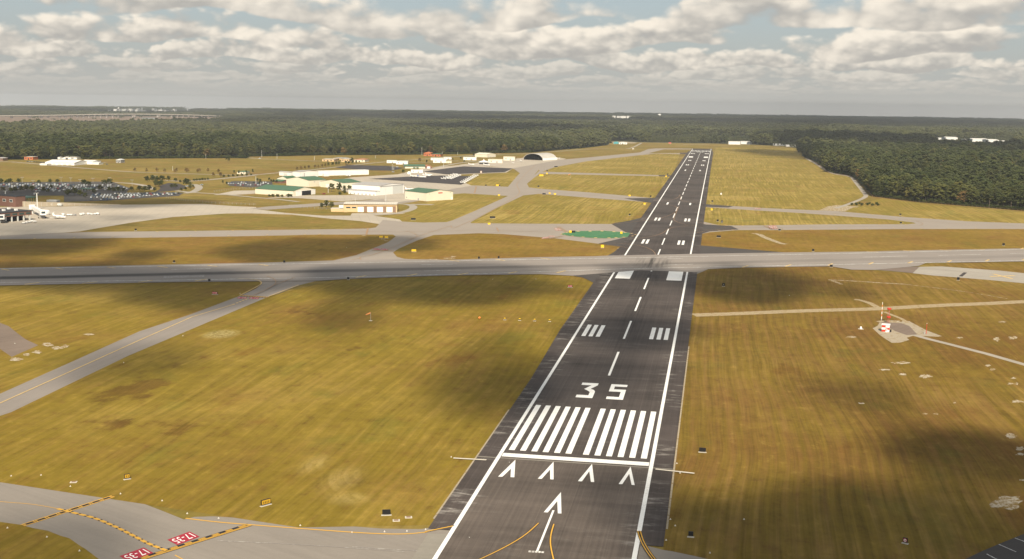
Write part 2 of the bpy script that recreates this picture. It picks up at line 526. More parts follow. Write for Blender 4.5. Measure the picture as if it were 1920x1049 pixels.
gravel_road = sand_mat('gravel_road', (0.350, 0.275, 0.170), 0.33, 0.52)
gravel = sand_mat('gravel', (0.350, 0.295, 0.215), 0.30, 0.50)

def runway_mat():
    m, t, b = new_mat('runway_asphalt', 0.85, 0.22)
    p = t.n('ShaderNodeTexCoord').outputs['Object']
    x, y, _ = t.sep(p)
    n1 = t.noise(t.xyz(t.mul(x, 0.03), t.mul(y, 0.012), 2.0), 1.0, 4.0, 0.6)
    n2 = t.noise(p, 1.1, 4.0, 0.7)
    lane = t.noise(t.xyz(t.mul(x, 1.3), t.mul(y, 0.006), 7.0), 1.0, 3.0, 0.6)
    bands = t.noise(t.xyz(t.mul(x, 0.012), t.mul(y, 0.16), 4.0), 1.0, 4.0, 0.6)
    patch = t.noise(t.xyz(t.mul(x, 0.004), t.mul(y, 0.018), 14.0), 1.0, 2.0, 0.55)
    slab = t.noise(t.xyz(t.mul(t.m('FLOOR', t.mul(x, 1 / 7.62)), 3.3), t.mul(t.m('FLOOR', t.mul(y, 1 / 38.0)), 2.7), 1.0), 1.0, 0.0)
    spot = t.noise(t.xyz(t.mul(x, 0.10), t.mul(y, 0.045), 44.0), 1.0, 5.0, 0.65)
    f = t.add(0.42, t.add(t.mul(n1, 0.42), t.mul(n2, 0.22)))
    f = t.add(f, t.mul(t.sub(lane, 0.5), 0.62)); f = t.add(f, t.mul(t.sub(bands, 0.5), 0.62)); f = t.add(f, t.mul(t.sub(patch, 0.5), 1.25)); f = t.add(f, t.add(t.mul(t.sub(slab, 0.5), 0.16), t.mul(t.sub(spot, 0.5), 0.5)))
    # paving joints every 3.8 m
    jw = t.m('ABSOLUTE', t.sub(t.m('FRACT', t.mul(x, 1 / 3.81)), 0.5))
    f = t.add(f, t.mul(t.ss(jw, 0.45, 0.5), 0.12))
    # older surface before the threshold
    c = t.mix(t.ss(y, 2.0, -2.0), (0.096, 0.078, 0.068), (0.140, 0.112, 0.092))
    ax = t.m('ABSOLUTE', x)
    # shoulders: darker, with pale scuffs
    sh = t.ss(ax, 23.0, 23.6)
    c = t.mix(t.mul(sh, 0.8), c, (0.078, 0.062, 0.055))
    scr = t.noise(t.xyz(t.mul(x, 0.09), t.mul(y, 0.30), 21.0), 1.0, 6.0, 0.72)
    scm = t.noise(t.xyz(t.mul(x, 0.03), t.mul(y, 0.02), 31.0), 1.0, 3.0, 0.6)
    sc = t.mul(t.mul(t.ss(scr, 0.50, 0.66), t.ss(scm, 0.44, 0.60)), t.add(t.mul(t.ss(ax, 17.0, 23.0), 0.75), 0.14))
    c = t.mix(sc, c, (0.36, 0.325, 0.285))
    # tyre rubber where aircraft touch down
    rub = t.noise(t.xyz(t.mul(x, 1.8), t.mul(y, 0.02), 3.0), 1.0, 4.0, 0.6)
    rm, _ = blob(t, x, y, 0.0, 330.0, 9.5, 270.0, (0.2, 1.1))
    f = t.mul(f, t.sub(1.0, t.mul(t.mul(t.ss(rub, 0.42, 0.66), rm), 0.55)))
    t.put(b.inputs['Base Color'], t.scale_rgb(c, t.mul(f, 0.93)))
    bmp = t.n('ShaderNodeBump', {'Strength': 0.15, 'Distance': 0.02, 'Height': n2})
    t.put(b.inputs['Normal'], bmp.outputs[0])
    return m
runway_asphalt = runway_mat()
XP = at(850, 504); XD = (at(1560, 487.5) - at(300, 514)).normalized()     # axis of the crossing runway
def cross_mat():
    m, t, b = new_mat('cross_asphalt', 0.85, 0.22)
    p = t.n('ShaderNodeTexCoord').outputs['Object']
    x, y, _ = t.sep(p)
    u = t.add(t.mul(t.sub(x, XP.x), XD.x), t.mul(t.sub(y, XP.y), XD.y))
    v = t.sub(t.mul(t.sub(y, XP.y), XD.x), t.mul(t.sub(x, XP.x), XD.y))
    n1 = t.noise(p, 0.03, 5.0, 0.6); n2 = t.noise(p, 0.9, 4.0, 0.7)
    st = t.noise(t.xyz(t.mul(u, 0.006), t.mul(v, 0.55), 2.0), 1.0, 4.0, 0.62)
    f = t.add(0.62, t.add(t.mul(n1, 0.26), t.add(t.mul(n2, 0.14), t.mul(st, 0.34))))
    wv = t.add(v, t.mul(t.sub(t.noise(t.xyz(t.mul(u, 0.01), 0.0), 1.0, 2.0), 0.5), 6.0))
    band_ = t.sub(1.0, t.ss(t.m('ABSOLUTE', t.add(wv, 1.0)), 2.0, 9.5))
    amt = t.add(0.30, t.mul(t.ss(u, 150.0, -330.0), 0.52))
    amt = t.mul(amt, t.sub(1.0, t.mul(t.ss(u, 180.0, 240.0), 0.5)))
    rub = t.noise(t.xyz(t.mul(u, 0.012), t.mul(v, 0.8), 8.0), 1.0, 4.0, 0.6)
    f = t.mul(f, t.sub(1.0, t.mul(t.mul(band_, amt), t.add(0.55, t.mul(rub, 0.9)))))
    # rubber from the other runway, dragged over the crossing
    q = at(1222, 494)
    rb, _ = blob(t, x, y, q.x, q.y, 17.0, 40.0, (0.3, 1.05))
    rn = t.noise(t.xyz(t.mul(x, 0.28), t.mul(y, 0.012), 6.0), 1.0, 3.0, 0.6)
    f = t.mul(f, t.sub(1.0, t.mul(t.mul(rb, t.ss(rn, 0.30, 0.70)), 0.85)))
    c = t.n('ShaderNodeRGB'); c.outputs[0].default_value = (0.262, 0.228, 0.198, 1)
    t.put(b.inputs['Base Color'], t.scale_rgb(c.outputs[0], f))
    return m
cross_asphalt = cross_mat()

def worn_mat(name, c, under, wear, scale=1.2):
    m, t, b = new_mat(name, 0.7, 0.3)
    p = t.n('ShaderNodeTexCoord').outputs['Object']
    n = t.noise(p, scale, 5.0, 0.7); n2 = t.noise(p, 0.11, 3.0)
    k = t.ss(t.add(n, t.mul(t.sub(n2, 0.5), 0.5)), 1.0 - wear - 0.12, 1.0 - wear + 0.12)
    t.put(b.inputs['Base Color'], t.mix(k, c, under))
    MATS[name] = m
    return m
paint_white = worn_mat('paint_white', (0.80, 0.785, 0.74), (0.60, 0.58, 0.54), 0.38, 2.0)
paint_worn = worn_mat('paint_worn', (0.74, 0.72, 0.67), (0.40, 0.37, 0.33), 0.55, 0.8)
paint_faint = worn_mat('paint_faint', (0.42, 0.39, 0.34), (0.25, 0.22, 0.195), 0.55, 0.8)
paint_yellow = worn_mat('paint_yellow', (0.62, 0.34, 0.045), (0.45, 0.25, 0.05), 0.35, 1.5)
paint_pale_yellow = worn_mat('paint_pale_yellow', (0.62, 0.43, 0.17), (0.42, 0.30, 0.15), 0.45, 1.5)
paint_rust = worn_mat('paint_rust', (0.36, 0.20, 0.09), (0.27, 0.19, 0.12), 0.50, 1.0)
paint_black = worn_mat('paint_black', (0.022, 0.020, 0.020), (0.06, 0.05, 0.05), 0.35, 1.5)
paint_red = worn_mat('paint_red', (0.33, 0.022, 0.040), (0.24, 0.03, 0.04), 0.35, 1.2)
paint_pale_red = worn_mat('paint_pale_red', (0.40, 0.13, 0.10), (0.36, 0.26, 0.20), 0.50, 0.6)
paint_green = worn_mat('paint_green', (0.050, 0.165, 0.068), (0.075, 0.185, 0.085), 0.45, 0.08)
paint_dark = worn_mat('paint_dark', (0.05, 0.04, 0.036), (0.10, 0.085, 0.07), 0.4, 0.5)

# ---------------------------------------------------------------- ground
def disc(name, R, z, mat, n=160):
    vs = [(CX, CY, z)]; fs = []
    rs = [400, 1200, 3000, 6000, 10000, R]
    for r in rs:
        vs += [(CX + r * math.cos(2 * math.pi * i / n), CY + r * math.sin(2 * math.pi * i / n), z) for i in range(n)]
    for i in range(n):
        j = (i + 1) % n
        fs.append((0, 1 + i, 1 + j))
        for k in range(len(rs) - 1):
            a, b = 1 + k * n, 1 + (k + 1) * n
            fs.append((a + i, b + i, b + j, a + j))
    me = bpy.data.meshes.new(name); me.from_pydata(vs, [], fs); me.materials.append(mat); me.update()
    o = link(name, me); o['kind'] = 'structure'
    return o
m, t, b = new_mat('forest_floor', 0.95, 0.05)
p = t.n('ShaderNodeTexCoord').outputs['Object']
c = t.mix(t.ss(t.noise(p, 0.0011, 6.0, 0.65), 0.38, 0.66), (0.022, 0.029, 0.012), (0.046, 0.044, 0.019))
c = t.mix(t.mul(t.ss(t.noise(p, 0.00045, 5.0, 0.7), 0.60, 0.72), 0.55), c, (0.105, 0.085, 0.055))
t.put(b.inputs['Base Color'], c)
FAR_R = 14000.0
disc('ground', FAR_R, 0.0, m)

# open airfield inside the woods (pixel outline of the tree edge, closed well outside the frame)
A_EDGE = pts((-260, 304), (0, 300), (140, 299), (300, 297.5), (440, 297), (461, 297.5), (465, 294), (530, 293), (600, 291.5), (690, 291), (770, 290.5), (860, 289.5), (930, 287.5),
             (1000, 286.5), (1046, 282), (1100, 277.5), (1140, 272.5), (1143, 268.5), (1200, 267.3), (1260, 268.3), (1330, 269.4), (1370, 270.4), (1420, 272), (1470, 274.5), (1500, 279),
             (1503, 292), (1530, 304), (1556, 324), (1600, 331), (1640, 369), (1720, 379), (1919, 395.5), (2250, 424))
AIRFIELD = A_EDGE + [Vector((900, 400)), Vector((900, -900)), Vector((-1700, -900)), Vector((-1900, 1450))]
sheet('airfield_grass', AIRFIELD, 0.03, grass_out)
def field(P, mat, z=0.06): sheet('grass_field', P, z, mat)
field(pts((1010, 318), (1075, 304), (1150, 293), (1217, 287), (1275, 286.5), (1262, 330), (1215, 380), (1180, 416), (1100, 428), (880, 428), (870, 420), (985, 346), (1000, 330)), grass_far)
field(pts((700, 414), (850, 362), (960, 365), (850, 416), (760, 420)), grass_far)
field(pts((870, 351), (895, 328), (985, 322), (955, 352)), grass_far)
field(pts((1342, 277), (1500, 279), (1506, 294), (1560, 327), (1600, 333), (1625, 367), (1570, 388), (1560, 398), (1322, 390), (1330, 330)), grass_far)
field(pts((1322, 386), (1600, 396), (1720, 420), (1600, 424), (1318, 424)), grass_far)
field(pts((1565, 396), (1655, 372), (1740, 384), (1919, 399), (2200, 424), (2200, 445), (1919, 421), (1690, 409)), grass_far)
field(pts((1312, 436), (1500, 426), (1930, 428), (2250, 426), (2250, 464), (1919, 468), (1474, 478), (1312, 470)), grass_strip)
field(pts((-400, 460), (0, 447), (640, 438), (745, 440), (735, 460), (660, 486), (560, 497), (0, 506), (-400, 514)), grass_strip)
field(pts((735, 474), (790, 446), (870, 434), (1000, 438), (1160, 460), (1170, 470), (1140, 484), (760, 492)), grass_strip)
field(pts((-500, 560), (0, 532), (446, 525), (500, 530), (449, 558), (128, 685), (0, 745), (-500, 1000)), grass_left)
field(pts((-60, 800), (20, 774), (240, 668), (508, 555), (640, 522), (1080, 512), (1120, 530), (1020, 670), (820, 985), (560, 990), (0, 905), (-420, 880)), grass_left, 0.065)
field([at(1300, 515), at(1330, 503), at(1556, 497), at(1600, 505), at(1919, 529), at(2400, 560), Vector((330, -110)), Vector((150, -200)), at(1243, 1045), at(1262, 820)], grass_right, 0.065)
field(pts((1722, 497), (1919, 488), (2200, 480), (2200, 540), (1919, 514), (1800, 502)), grass_right)
field([at(-10, 978), at(40, 985), at(130, 1010), at(185, 1049), at(230, 1110), at(260, 1200), Vector((-118, -150)), Vector((-260, -120))], grass_left, 0.065)

# ---------------------------------------------------------------- pavements
Z1, Z2, Z3, Z4, Z5 = 0.06, 0.12, 0.18, 0.24, 0.30
sheet('taxiway', pts((-420, 870), (-150, 884), (0, 899), (60, 905), (130, 915), (200, 925), (250, 938), (300, 957), (345, 975), (365, 970), (400, 969), (480, 974), (560, 980), (640, 986), (715, 992), (790, 993), (806, 990), (900, 985), (800, 1300), (420, 1320), (300, 1180), (230, 1100), (185, 1049), (160, 1030), (130, 1012), (90, 996), (40, 987), (0, 981), (-150, 965), (-420, 950)), Z1, tarmac_curve)
sheet('taxiway', pts((-560, 950), (0, 739), (128, 682), (261, 622), (353, 591.6), (449.6, 555.5), (480, 541.8), (491, 533), (485.6, 528), (440, 524), (600, 515), (700, 515), (640, 525), (590, 528), (563, 535), (508, 557), (446, 581), (343, 629), (240, 670), (120, 729), (20, 777), (0, 787), (-560, 1060)), Z1, tarmac_grey)
# crossing runway
CR = pts((-600, 513), (0, 504), (480, 494), (650, 489), (758, 487), (840, 488.5), (895, 486.8), (1012, 483.4), (1115, 481.7), (1137, 480.6), (1320, 477), (1475, 474.5), (1612, 473), (1762, 469.7), (1920, 466.8), (2700, 452)) + \
     pts((2700, 474), (1920, 491.5), (1736, 494.5), (1722, 500), (1640, 507.5), (1597, 507), (1556, 500.5), (1395, 503), (1327, 506), (1312, 512), (1200, 508), (1073, 518.4), (1012, 515.3), (840, 517.8), (668, 523.5), (600, 527.5), (343, 530), (171, 533.2), (0, 536.7), (-600, 551))
sheet('crossing_runway', CR, Z3, cross_asphalt)
# northern taxiways and the hub
sheet('taxiway', pts((-500, 455), (0, 442), (165, 435.5), (343, 433.7), (640, 430), (690, 429), (720, 425), (740, 418), (1000, 420), (1150, 420.5), (1172, 435.5), (1168, 446.7), (1122, 457.5), (1046, 448), (943, 439.5), (868, 437), (819, 439.5), (782, 451.5), (747, 467), (737, 473.8), (744, 482), (758, 485.8), (800, 488), (700, 492), (560, 496), (620, 490), (668, 479), (727, 455), (742, 444), (737, 440.5), (600, 440.5), (446, 443.7), (171, 447.5), (0, 449), (-500, 463)), Z1, tarmac_hub)
sheet('taxiway', pts((718, 413), (749, 415.8), (793, 418), (837, 417), (848, 414), (891.6, 395.6), (955, 367), (990, 343), (1001, 330), (1012, 320), (1010, 318.8), (1025, 311), (1075, 305), (1150, 293.8), (1217, 288), (1275, 287.6), (1275, 289.6), (1230, 288.5), (1200, 291.5), (1100, 303), (1040, 314), (1018, 322), (1000, 335), (988, 345), (992, 352), (1012, 354.5), (1100, 361), (1225, 372), (1225, 380), (1207, 379), (1100, 371), (1012, 364), (981, 367), (935, 389), (902, 406.6), (882, 417.5), (888, 424), (943, 427.5), (1046, 426.8), (1046, 432), (800, 442), (700, 432)), Z2, tarmac_hub)
sheet('taxiway', pts((962, 316), (1001, 309), (1051, 300), (1100, 296), (1200, 286.3), (1215, 280), (1230, 278.6), (1302, 279.2), (1302, 280.6), (1245, 280.6), (1215, 288), (1075, 305), (1025, 311), (1010, 318.8), (1001, 330), (990, 343), (955, 367), (948, 356), (972, 328), (975, 325.6)), Z2 + 0.02, tarmac_hub)
sheet('taxiway', pts((840, 353), (885, 348), (953, 350.8), (985, 345), (990, 355), (955, 368), (870, 363), (846, 365), (770, 380), (690, 386), (640, 392), (640, 385), (740, 372), (760, 366)), Z1, tarmac_hub)
sheet('taxiway', pts((1015, 322.3), (1075, 324.2), (1175, 327), (1262, 329.5), (1262, 331.6), (1235, 330.8), (1025, 326.6), (1010, 326)), Z1, tarmac_hub)
sheet('taxiway', pts((1325, 383.6), (1375, 387), (1440, 391), (1519, 394.5), (1565, 396), (1690, 407), (1815, 415.5), (1920, 419.5), (2300, 435), (2300, 444), (1920, 430), (1690, 430), (1456, 432), (1384, 432), (1331, 436), (1312, 440), (1318, 416), (1351, 423.4), (1440, 423), (1565, 421), (1702, 421), (1717, 419.5), (1712, 417.5), (1665, 412), (1565, 404.5), (1487, 399), (1409, 394.5), (1325, 389)), Z1, tarmac_hub)
sheet('asphalt_patch', pts((1316, 383), (1375, 387), (1365.6, 389.8), (1325, 388.4), (1316, 388)), Z2, asphalt_fill)
sheet('asphalt_patch', pts((1312, 417), (1322, 421.5), (1372, 424.7), (1385, 430.8), (1330, 434.5), (1310, 441)), Z2, asphalt_fill)
sheet('asphalt_patch', pts((1300, 459.5), (1316, 461), (1472, 474), (1482, 475.3), (1406, 476.8), (1300, 479)), Z2, asphalt_fill)
sheet('asphalt_patch', pts((1146, 420.3), (1172, 435.5), (1168, 446.7), (1122, 457.5), (1163, 463.5), (1150, 474), (1136, 482), (1180, 481), (1240, 420), (1222, 404), (1183, 413.7)), Z2, asphalt_fill)
sheet('asphalt_patch', pts((1170, 372.6), (1235, 371.5), (1232, 382), (1207, 379.2)), Z2 + 0.04, asphalt_fill)
sheet('asphalt_patch', pts((1235, 328.7), (1268, 329.6), (1268, 331.8), (1235, 331)), Z2, asphalt_fill)
sheet('asphalt_patch', pts((1275, 286.8), (1292, 287), (1290, 289.8), (1275, 289.2)), Z2, asphalt_fill)
sheet('asphalt_patch', pts((1081, 507.5), (1075, 518.6), (1092, 521), (1112.7, 531), (1113, 541), (1155, 515), (1165, 505)), Z4 - 0.02, asphalt_fill)
sheet('concrete_patch', pts((1297, 518), (1300, 508), (1330, 503), (1327.5, 506), (1312.5, 512.5)), Z3 + 0.012, concrete_patch)
# the long dark runway
def rw(v, u): return Vector((v + 2.9 * (max(u, 0) / 2600.0) ** 2, u))
us = [-62, 0, 100, 200, 300, 400, 600, 900, 1300, 1800, 2250, 2420]
def wl_(u): return -28.9 if u < 120 else (-31.0 if u < 500 else -29.6)
sheet('runway', [Vector((-23.3, -175)), Vector((-23.3, -62))] + [rw(wl_(u), u) for u in us] + [rw(-25, 2440), rw(-25, 2610), rw(25, 2610), rw(27, 2440)] + [rw(29.0, u) for u in us[::-1]] + [Vector((23.4, -62)), Vector((23.4, -175))], Z4, runway_asphalt)
RW = bpy.data.objects['runway']
sheet('concrete_patch', pts((802.7, 1002.3), (839, 1003.4), (800, 1080), (752, 1080)), Z4 - 0.03, concrete_patch)
sheet('taxiway', [Vector((21, -60)), at(1243, 1032), at(1262, 1035), at(1300, 1043), at(1340, 1052), at(1430, 1075), Vector((170, -120)), Vector((170, -190)), Vector((21, -190))], Z1, tarmac_curve)
sheet('parking_apron', [at(1795, 1056), at(1840, 1035), at(1880, 1018), at(1925, 1000), Vector((220, 30)), Vector((220, -100)), Vector((110, -110))], Z1, asphalt_fill)
sheet('closed_taxiway', pts((1724, 501), (1766, 500.3), (1817, 504), (1873, 508), (1920, 513), (2300, 548), (2300, 570), (1920, 532), (1850, 525.3), (1800, 521.3), (1750, 517.5), (1711, 513)), Z2, old_taxi)
sheet('asphalt_patch', pts((1613, 504.9), (1683, 502.5), (1724, 501), (1711, 513), (1670, 509)), Z3 + 0.012, old_asphalt)
sheet('old_pavement', pts((-260, 600), (0, 606), (16, 612), (32, 625), (48, 637), (72, 648), (40, 662), (22, 670), (0, 655), (-160, 690)), Z1, old_asphalt)
sheet('gravel_pad', pts((1636, 616), (1645, 612), (1650, 604), (1690, 604), (1693, 602), (1705, 603), (1737, 620), (1766, 631), (1760, 632), (1713, 630), (1700, 634), (1705, 638), (1688, 643), (1672, 643.5), (1660, 636), (1650, 629)), Z1, gravel)
sheet('gravel_pad', pts((1690, 602), (1652, 601.5), (1641, 603), (1648, 605), (1680, 605.4)), Z1 + 0.02, sand)
sheet('asphalt_patch', pts((1652, 605), (1690, 606.5), (1705, 612), (1720, 628), (1700, 629), (1680, 622), (1660, 612)), Z1 + 0.03, old_asphalt)
strip('gravel_track', pts((1708, 627), (1740, 636), (1780, 646), (1850, 664), (1920, 684), (2100, 738)), 3.6, Z1, road_mat)
strip('gravel_track', smooth(pts((1300, 591.5), (1400, 588), (1500, 583.5), (1600, 581), (1650, 579.5), (1760, 573), (1850, 570), (1919, 566), (2200, 556))), 8.5, Z1, gravel_road)
strip('gravel_track', pts((1657, 585), (1690, 598), (1702, 606)), 2.2, Z1, gravel_road)
strip('gravel_track', smooth(pts((1645, 577), (1632, 569), (1612, 563), (1602, 562))), 3.5, Z1 + 0.01, gravel_road)
# dirt scars of the fields: irregular flat patches
def scar(cx, cy, rx, ry, seed, mat=None, name='sand_patch'):
    r = random.Random(seed); P = []
    n = 34
    for i in range(n):
        a = 2 * math.pi * i / n
        k = max(.35, 0.80 + 0.42 * mnoise.fractal((1.4 * math.cos(a) + seed * 7.7, 1.4 * math.sin(a), seed), 0.6, 2.0, 4) + r.uniform(-.10, .10))
        P.append(at(cx + rx * k * math.cos(a), cy + ry * k * math.sin(a)))
    sheet(name, P, 0.085 + 0.001 * (seed % 9), mat or sand)
for i, s in enumerate(((1892, 942, 34, 13), (1868, 948, 16, 6), (1895, 818, 12, 6), (1912, 842, 10, 4), (1912, 853, 9, 3), (1735, 706, 14, 4), (1690, 681, 20, 3), (1693, 703, 10, 2.5), (1869, 637, 8, 4),
                       (1900, 634, 10, 4), (1879, 604, 9, 1.6), (1800, 634, 8, 1.6), (1899, 721, 12, 3), (1908, 754, 14, 3), (1852, 686, 7, 2), (1861, 694, 5, 3), (1755, 777, 6, 1.6), (1735, 777, 5, 2), (1790, 756, 4, 1.4), (1595, 633, 12, 2),
                       (1660, 694, 14, 1.6), (1918, 901, 8, 2), (1900, 710, 6, 1.6),
                       (88, 647, 12, 5), (108, 653, 12, 4), (122, 650, 8, 3), (70, 661, 10, 3), (30, 675, 14, 4), (168, 628, 12, 2), (50, 666, 8, 3))):
    scar(*s, i)
for i, s in enumerate(((842, 485, 12, 1.2), (812, 487, 14, 0.8), (850, 482, 6, 1.5), (718, 449, 6, 0.8), (724, 452, 5, 0.6), (770, 447, 8, 0.6), (683, 442, 6, 0.5), (1160, 466, 6, 0.6))):
    scar(*s, i + 50)
strip('sand_track', smooth(pts((1412, 438), (1424, 440), (1432, 445), (1450, 452), (1463, 457), (1474, 458.4))), 5.0, 0.088, sand)
strip('sand_track', smooth(pts((1553, 525.5), (1600, 527.5), (1650, 531), (1697, 533.5))), 2.2, 0.088, sand)
strip('sand_track', smooth(pts((1690, 533), (1760, 541), (1820, 549), (1890, 561))), 0.9, 0.089, sand)
strip('sand_track', smooth(pts((1560, 527), (1572, 531), (1578, 534))), 2.0, 0.088, sand)
strip('sand_track', smooth(pts((1800, 770), (1850, 748), (1905, 722))), 2.5, 0.087, grass_right)
strip('gravel_pad', pts((1560, 396), (1575, 389), (1590, 386.5)), 26.0, 0.10, sand)
strip('gravel_track', smooth(pts((1567, 391), (1590, 384), (1625, 370), (1622, 364), (1600, 337), (1596, 331), (1556, 326), (1530, 307), (1512, 298))), 5.5, 0.11, road_mat)
strip('gravel_edge', [rw(29.3, u) for u in range(-50, 180, 9)], 0.5, 0.12, gravel)
strip('gravel_edge', [rw(-29.2, u) for u in range(-55, 60, 9)], 0.5, 0.12, gravel)

# aprons, roads, car parks
sheet('terminal_apron', pts((-700, 500), (-300, 450), (0, 442.5), (120, 437), (150, 434.5), (175, 430), (250, 417.5), (325, 407.5), (425, 401), (468, 400.7), (546, 403), (623, 411), (675, 415), (709, 420.4), (760, 421), (749, 412), (700, 405), (760, 401), (745, 399), (660, 400.5), (657, 405), (606, 405), (537, 400), (482, 393), (480, 388.8), (437, 387), (380, 383), (225, 384.5), (120, 387.5), (40, 388), (-700, 400)), Z1 + 0.01, concrete)
sheet('service_road', pts((468, 392), (500, 388), (560, 384), (640, 379), (720, 374), (722, 378), (640, 384), (560, 390), (500, 394)), Z1 + 0.04, tarmac_hub)
sheet('ramp', pts((600, 344), (660, 333), (745, 327.5), (790, 317), (872, 309), (962, 316), (950, 324), (840, 328.5), (885, 349), (848, 354.5), (800, 372), (745, 380), (690, 374)), Z1, concrete)
sheet('ramp', pts((860, 309.5), (915, 303), (981, 296.5), (1038, 295), (1062, 298), (1051, 301), (1000, 311), (962, 317), (920, 312), (872, 311)), Z1 + 0.02, concrete)
sheet('asphalt_ramp', pts((692, 335.8), (762, 332), (826, 329.6), (891, 331), (865, 347), (782, 341.6)), Z2 + 0.02, asphalt_new)
sheet('asphalt_ramp', pts((793, 322), (858, 313.6), (870, 312.4), (961.6, 316.4), (946, 323.4), (837, 327.6)), Z2 + 0.02, asphalt_new)
sheet('car_park', pts((628, 314.5), (656, 310), (728, 311.6), (757, 315.6), (735, 320.5), (700, 320), (640, 316)), Z2, asphalt_new)
sheet('ramp', pts((500, 371), (560, 367), (700, 366), (700, 374), (640, 378), (560, 372)), Z1, concrete)
sheet('ramp', pts((400, 366), (440, 358), (506, 357), (506, 362), (440, 366)), Z1, concrete)
sheet('car_park', pts((-300, 346), (0, 342), (210, 341), (245, 354), (236, 362), (150, 367), (0, 368), (-300, 372)), Z2, lot_mat)
sheet('car_park', pts((120, 367), (180, 363), (300, 361), (345, 362), (335, 368), (280, 371.5), (200, 377), (120, 379)), Z2 + 0.02, lot_mat)
sheet('car_park', pts((300, 349), (316, 343.5), (335, 345), (350, 350), (345, 355), (318, 359), (290, 361), (300, 355)), Z2 + 0.02, asphalt_new)
sheet('car_park', pts((424, 343), (440, 340), (510, 341), (512, 349), (470, 352), (430, 349)), Z2 + 0.02, lot_mat)
R_ROADS = [
    (((-200, 303), (0, 302.5), (60, 307), (110, 312), (190, 318.5), (250, 323.5), (330, 325.5), (400, 328), (450, 328.5), (480, 328.5), (520, 324.5), (570, 320.5), (620, 315), (660, 310.5), (700, 306), (740, 302.5), (800, 298.5), (860, 293.5), (940, 289)), 7.0),
    (((-100, 344), (0, 342.6), (210, 342.5), (250, 344.5), (278, 350), (285, 356)), 9.0),
    (((345, 363), (362, 361), (374, 354), (372, 349), (362, 346)), 9.0),
    (((362, 361.5), (420, 365), (480, 371), (520, 374), (560, 379)), 6.0),
    (((310, 339), (350, 341), (400, 337), (460, 331), (480, 328.5)), 9.0),
    (((330, 358), (360, 362)), 7.0),
    (((200, 305), (120, 310)), 6.0),
    (((465, 296), (480, 298), (530, 300), (600, 303), (690, 304)), 7.0),
    (((800, 318), (860, 306), (900, 302), (940, 300)), 8.0),
    (((740, 302.5), (780, 306), (860, 302)), 7.0),
    (((860, 293.5), (1000, 288.5), (1100, 279.5), (1160, 279.5), (1182, 279.8), (1203, 268.5)), 6.0),
    (((690, 400), (720, 404), (760, 398), (778, 390), (770, 384), (740, 382)), 8.0),
    (((770, 384), (800, 384), (812, 384.5)), 10.0),
]
for P, wd in R_ROADS:
    strip('road', smooth(pts(*P)), wd, 0.105, road_mat)
strip('gravel_pad', pts((1280, 271.4), (1330, 271.4)), 22.0, 0.09, sand)
sheet('gravel_pad', pts((1147, 266), (1172, 266), (1196, 267.6), (1190, 269.6), (1150, 270)), 0.09, sand)

# ---------------------------------------------------------------- painted markings, each a part of its pavement
bpy.data.objects['crossing_runway'].location.z = 0.16          # laid over the long runway
XR = bpy.data.objects['crossing_runway']
ZM = Z4 + 0.015
def rect(name, v0, u0, v1, u1, mat=paint_white, z=ZM, parent=RW):
    return sheet(name, [rw(v0, u0), rw(v1, u0), rw(v1, u1), rw(v0, u1)], z, mat, parent)
for s in (-1, 1):
    strip('edge_stripe', [rw(s * 22.65, u) for u in (-175, -62, 0, 120, 260, 420, 650, 900, 1200, 1500, 1800, 2100, 2350, 2603)], 1.15, ZM, paint_white, RW)
    for k in range(6):
        v = s * (1.75 + 3.48 * k)
        rect('threshold_stripe', v, 6.6, v + s * 1.80, 60.9, z=ZM + 0.004)
        rect('threshold_stripe', v, 2425, v + s * 1.85, 2478)
    v3, v2, v1 = (13.05, 16.35, 19.6), (13.05, 16.35), (13.05,)
    for u, vs in ((186, v3), (552, v2), (735, v2), (915, v1)):
        for v in vs: rect('touchdown_bar', s * v, u, s * (v - 1.9), u + 28)
    for u, vs in ((2286, v3), (1940, v2), (1764, v2), (1584, v1)):
        for v in vs: rect('touchdown_bar', s * v, u, s * (v - 2.1), u + 34)
    rect('aiming_block', s * 11.0, 367.5, s * 20.15, 425)
    rect('aiming_block', s * 11.2, 2088, s * 20.0, 2146)
rect('threshold_bar', -21.9, -0.3, 21.9, 3.2)
u = 111.0
while u < 2380:
    rect('centerline_stripe', -0.48, u, 0.48, u + 44.6)
    u += 72.9
# runway number
D3 = [(0, 1), (1, 1), (1, .86), (.66, .60), (.9, .53), (1, .42), (1, 0), (0, 0), (0, .17), (.70, .17), (.70, .38), (.58, .45), (.28, .57), (.62, .84), (0, .84)]
D5 = [(0, 1), (1, 1), (1, .85), (.26, .85), (.26, .66), (1, .66), (1, 0), (0, 0), (0, .16), (.72, .16), (.72, .50), (0, .50)]
for D, v0 in ((D3, -8.75), (D5, 2.25)):
    sheet('numeral', [rw(v0 + 6.1 * a, 74.6 + 22.6 * b) for a, b in D], ZM, paint_white, RW)
    sheet('numeral', [rw(-v0 - 6.1 * a, 2400 - 24 * b) for a, b in D], ZM, paint_white, RW)
def z1(x, y): return (920 + x / 5.641, 740 + y / 5.641)
for P in (((262, 700), (250, 887), (210, 885), (215, 795), (125, 880), (78, 880)),
          ((665, 722), (665, 910), (630, 908), (628, 805), (540, 903), (498, 902)),
          ((1072, 745), (1095, 938), (1060, 936), (1043, 822), (965, 930), (922, 928)),
          ((1480, 775), (1523, 970), (1490, 967), (1465, 850), (1392, 960), (1353, 958))):
    sheet('arrowhead', pts(*[z1(*q) for q in P]), ZM, paint_white, RW)
def z6(x, y): return (860 + x / 6.4, 900 + y / 6.4)
sheet('arrowhead', pts(*[z6(*q) for q in ((1227, 160), (1233, 418), (1190, 416), (1183, 268), (1070, 405), (1020, 403))]), ZM, paint_white, RW)
sheet('arrow_shaft', pts(*[z6(*q) for q in ((1125, 378), (1150, 380), (955, 870), (928, 868))]), ZM, paint_white, RW)
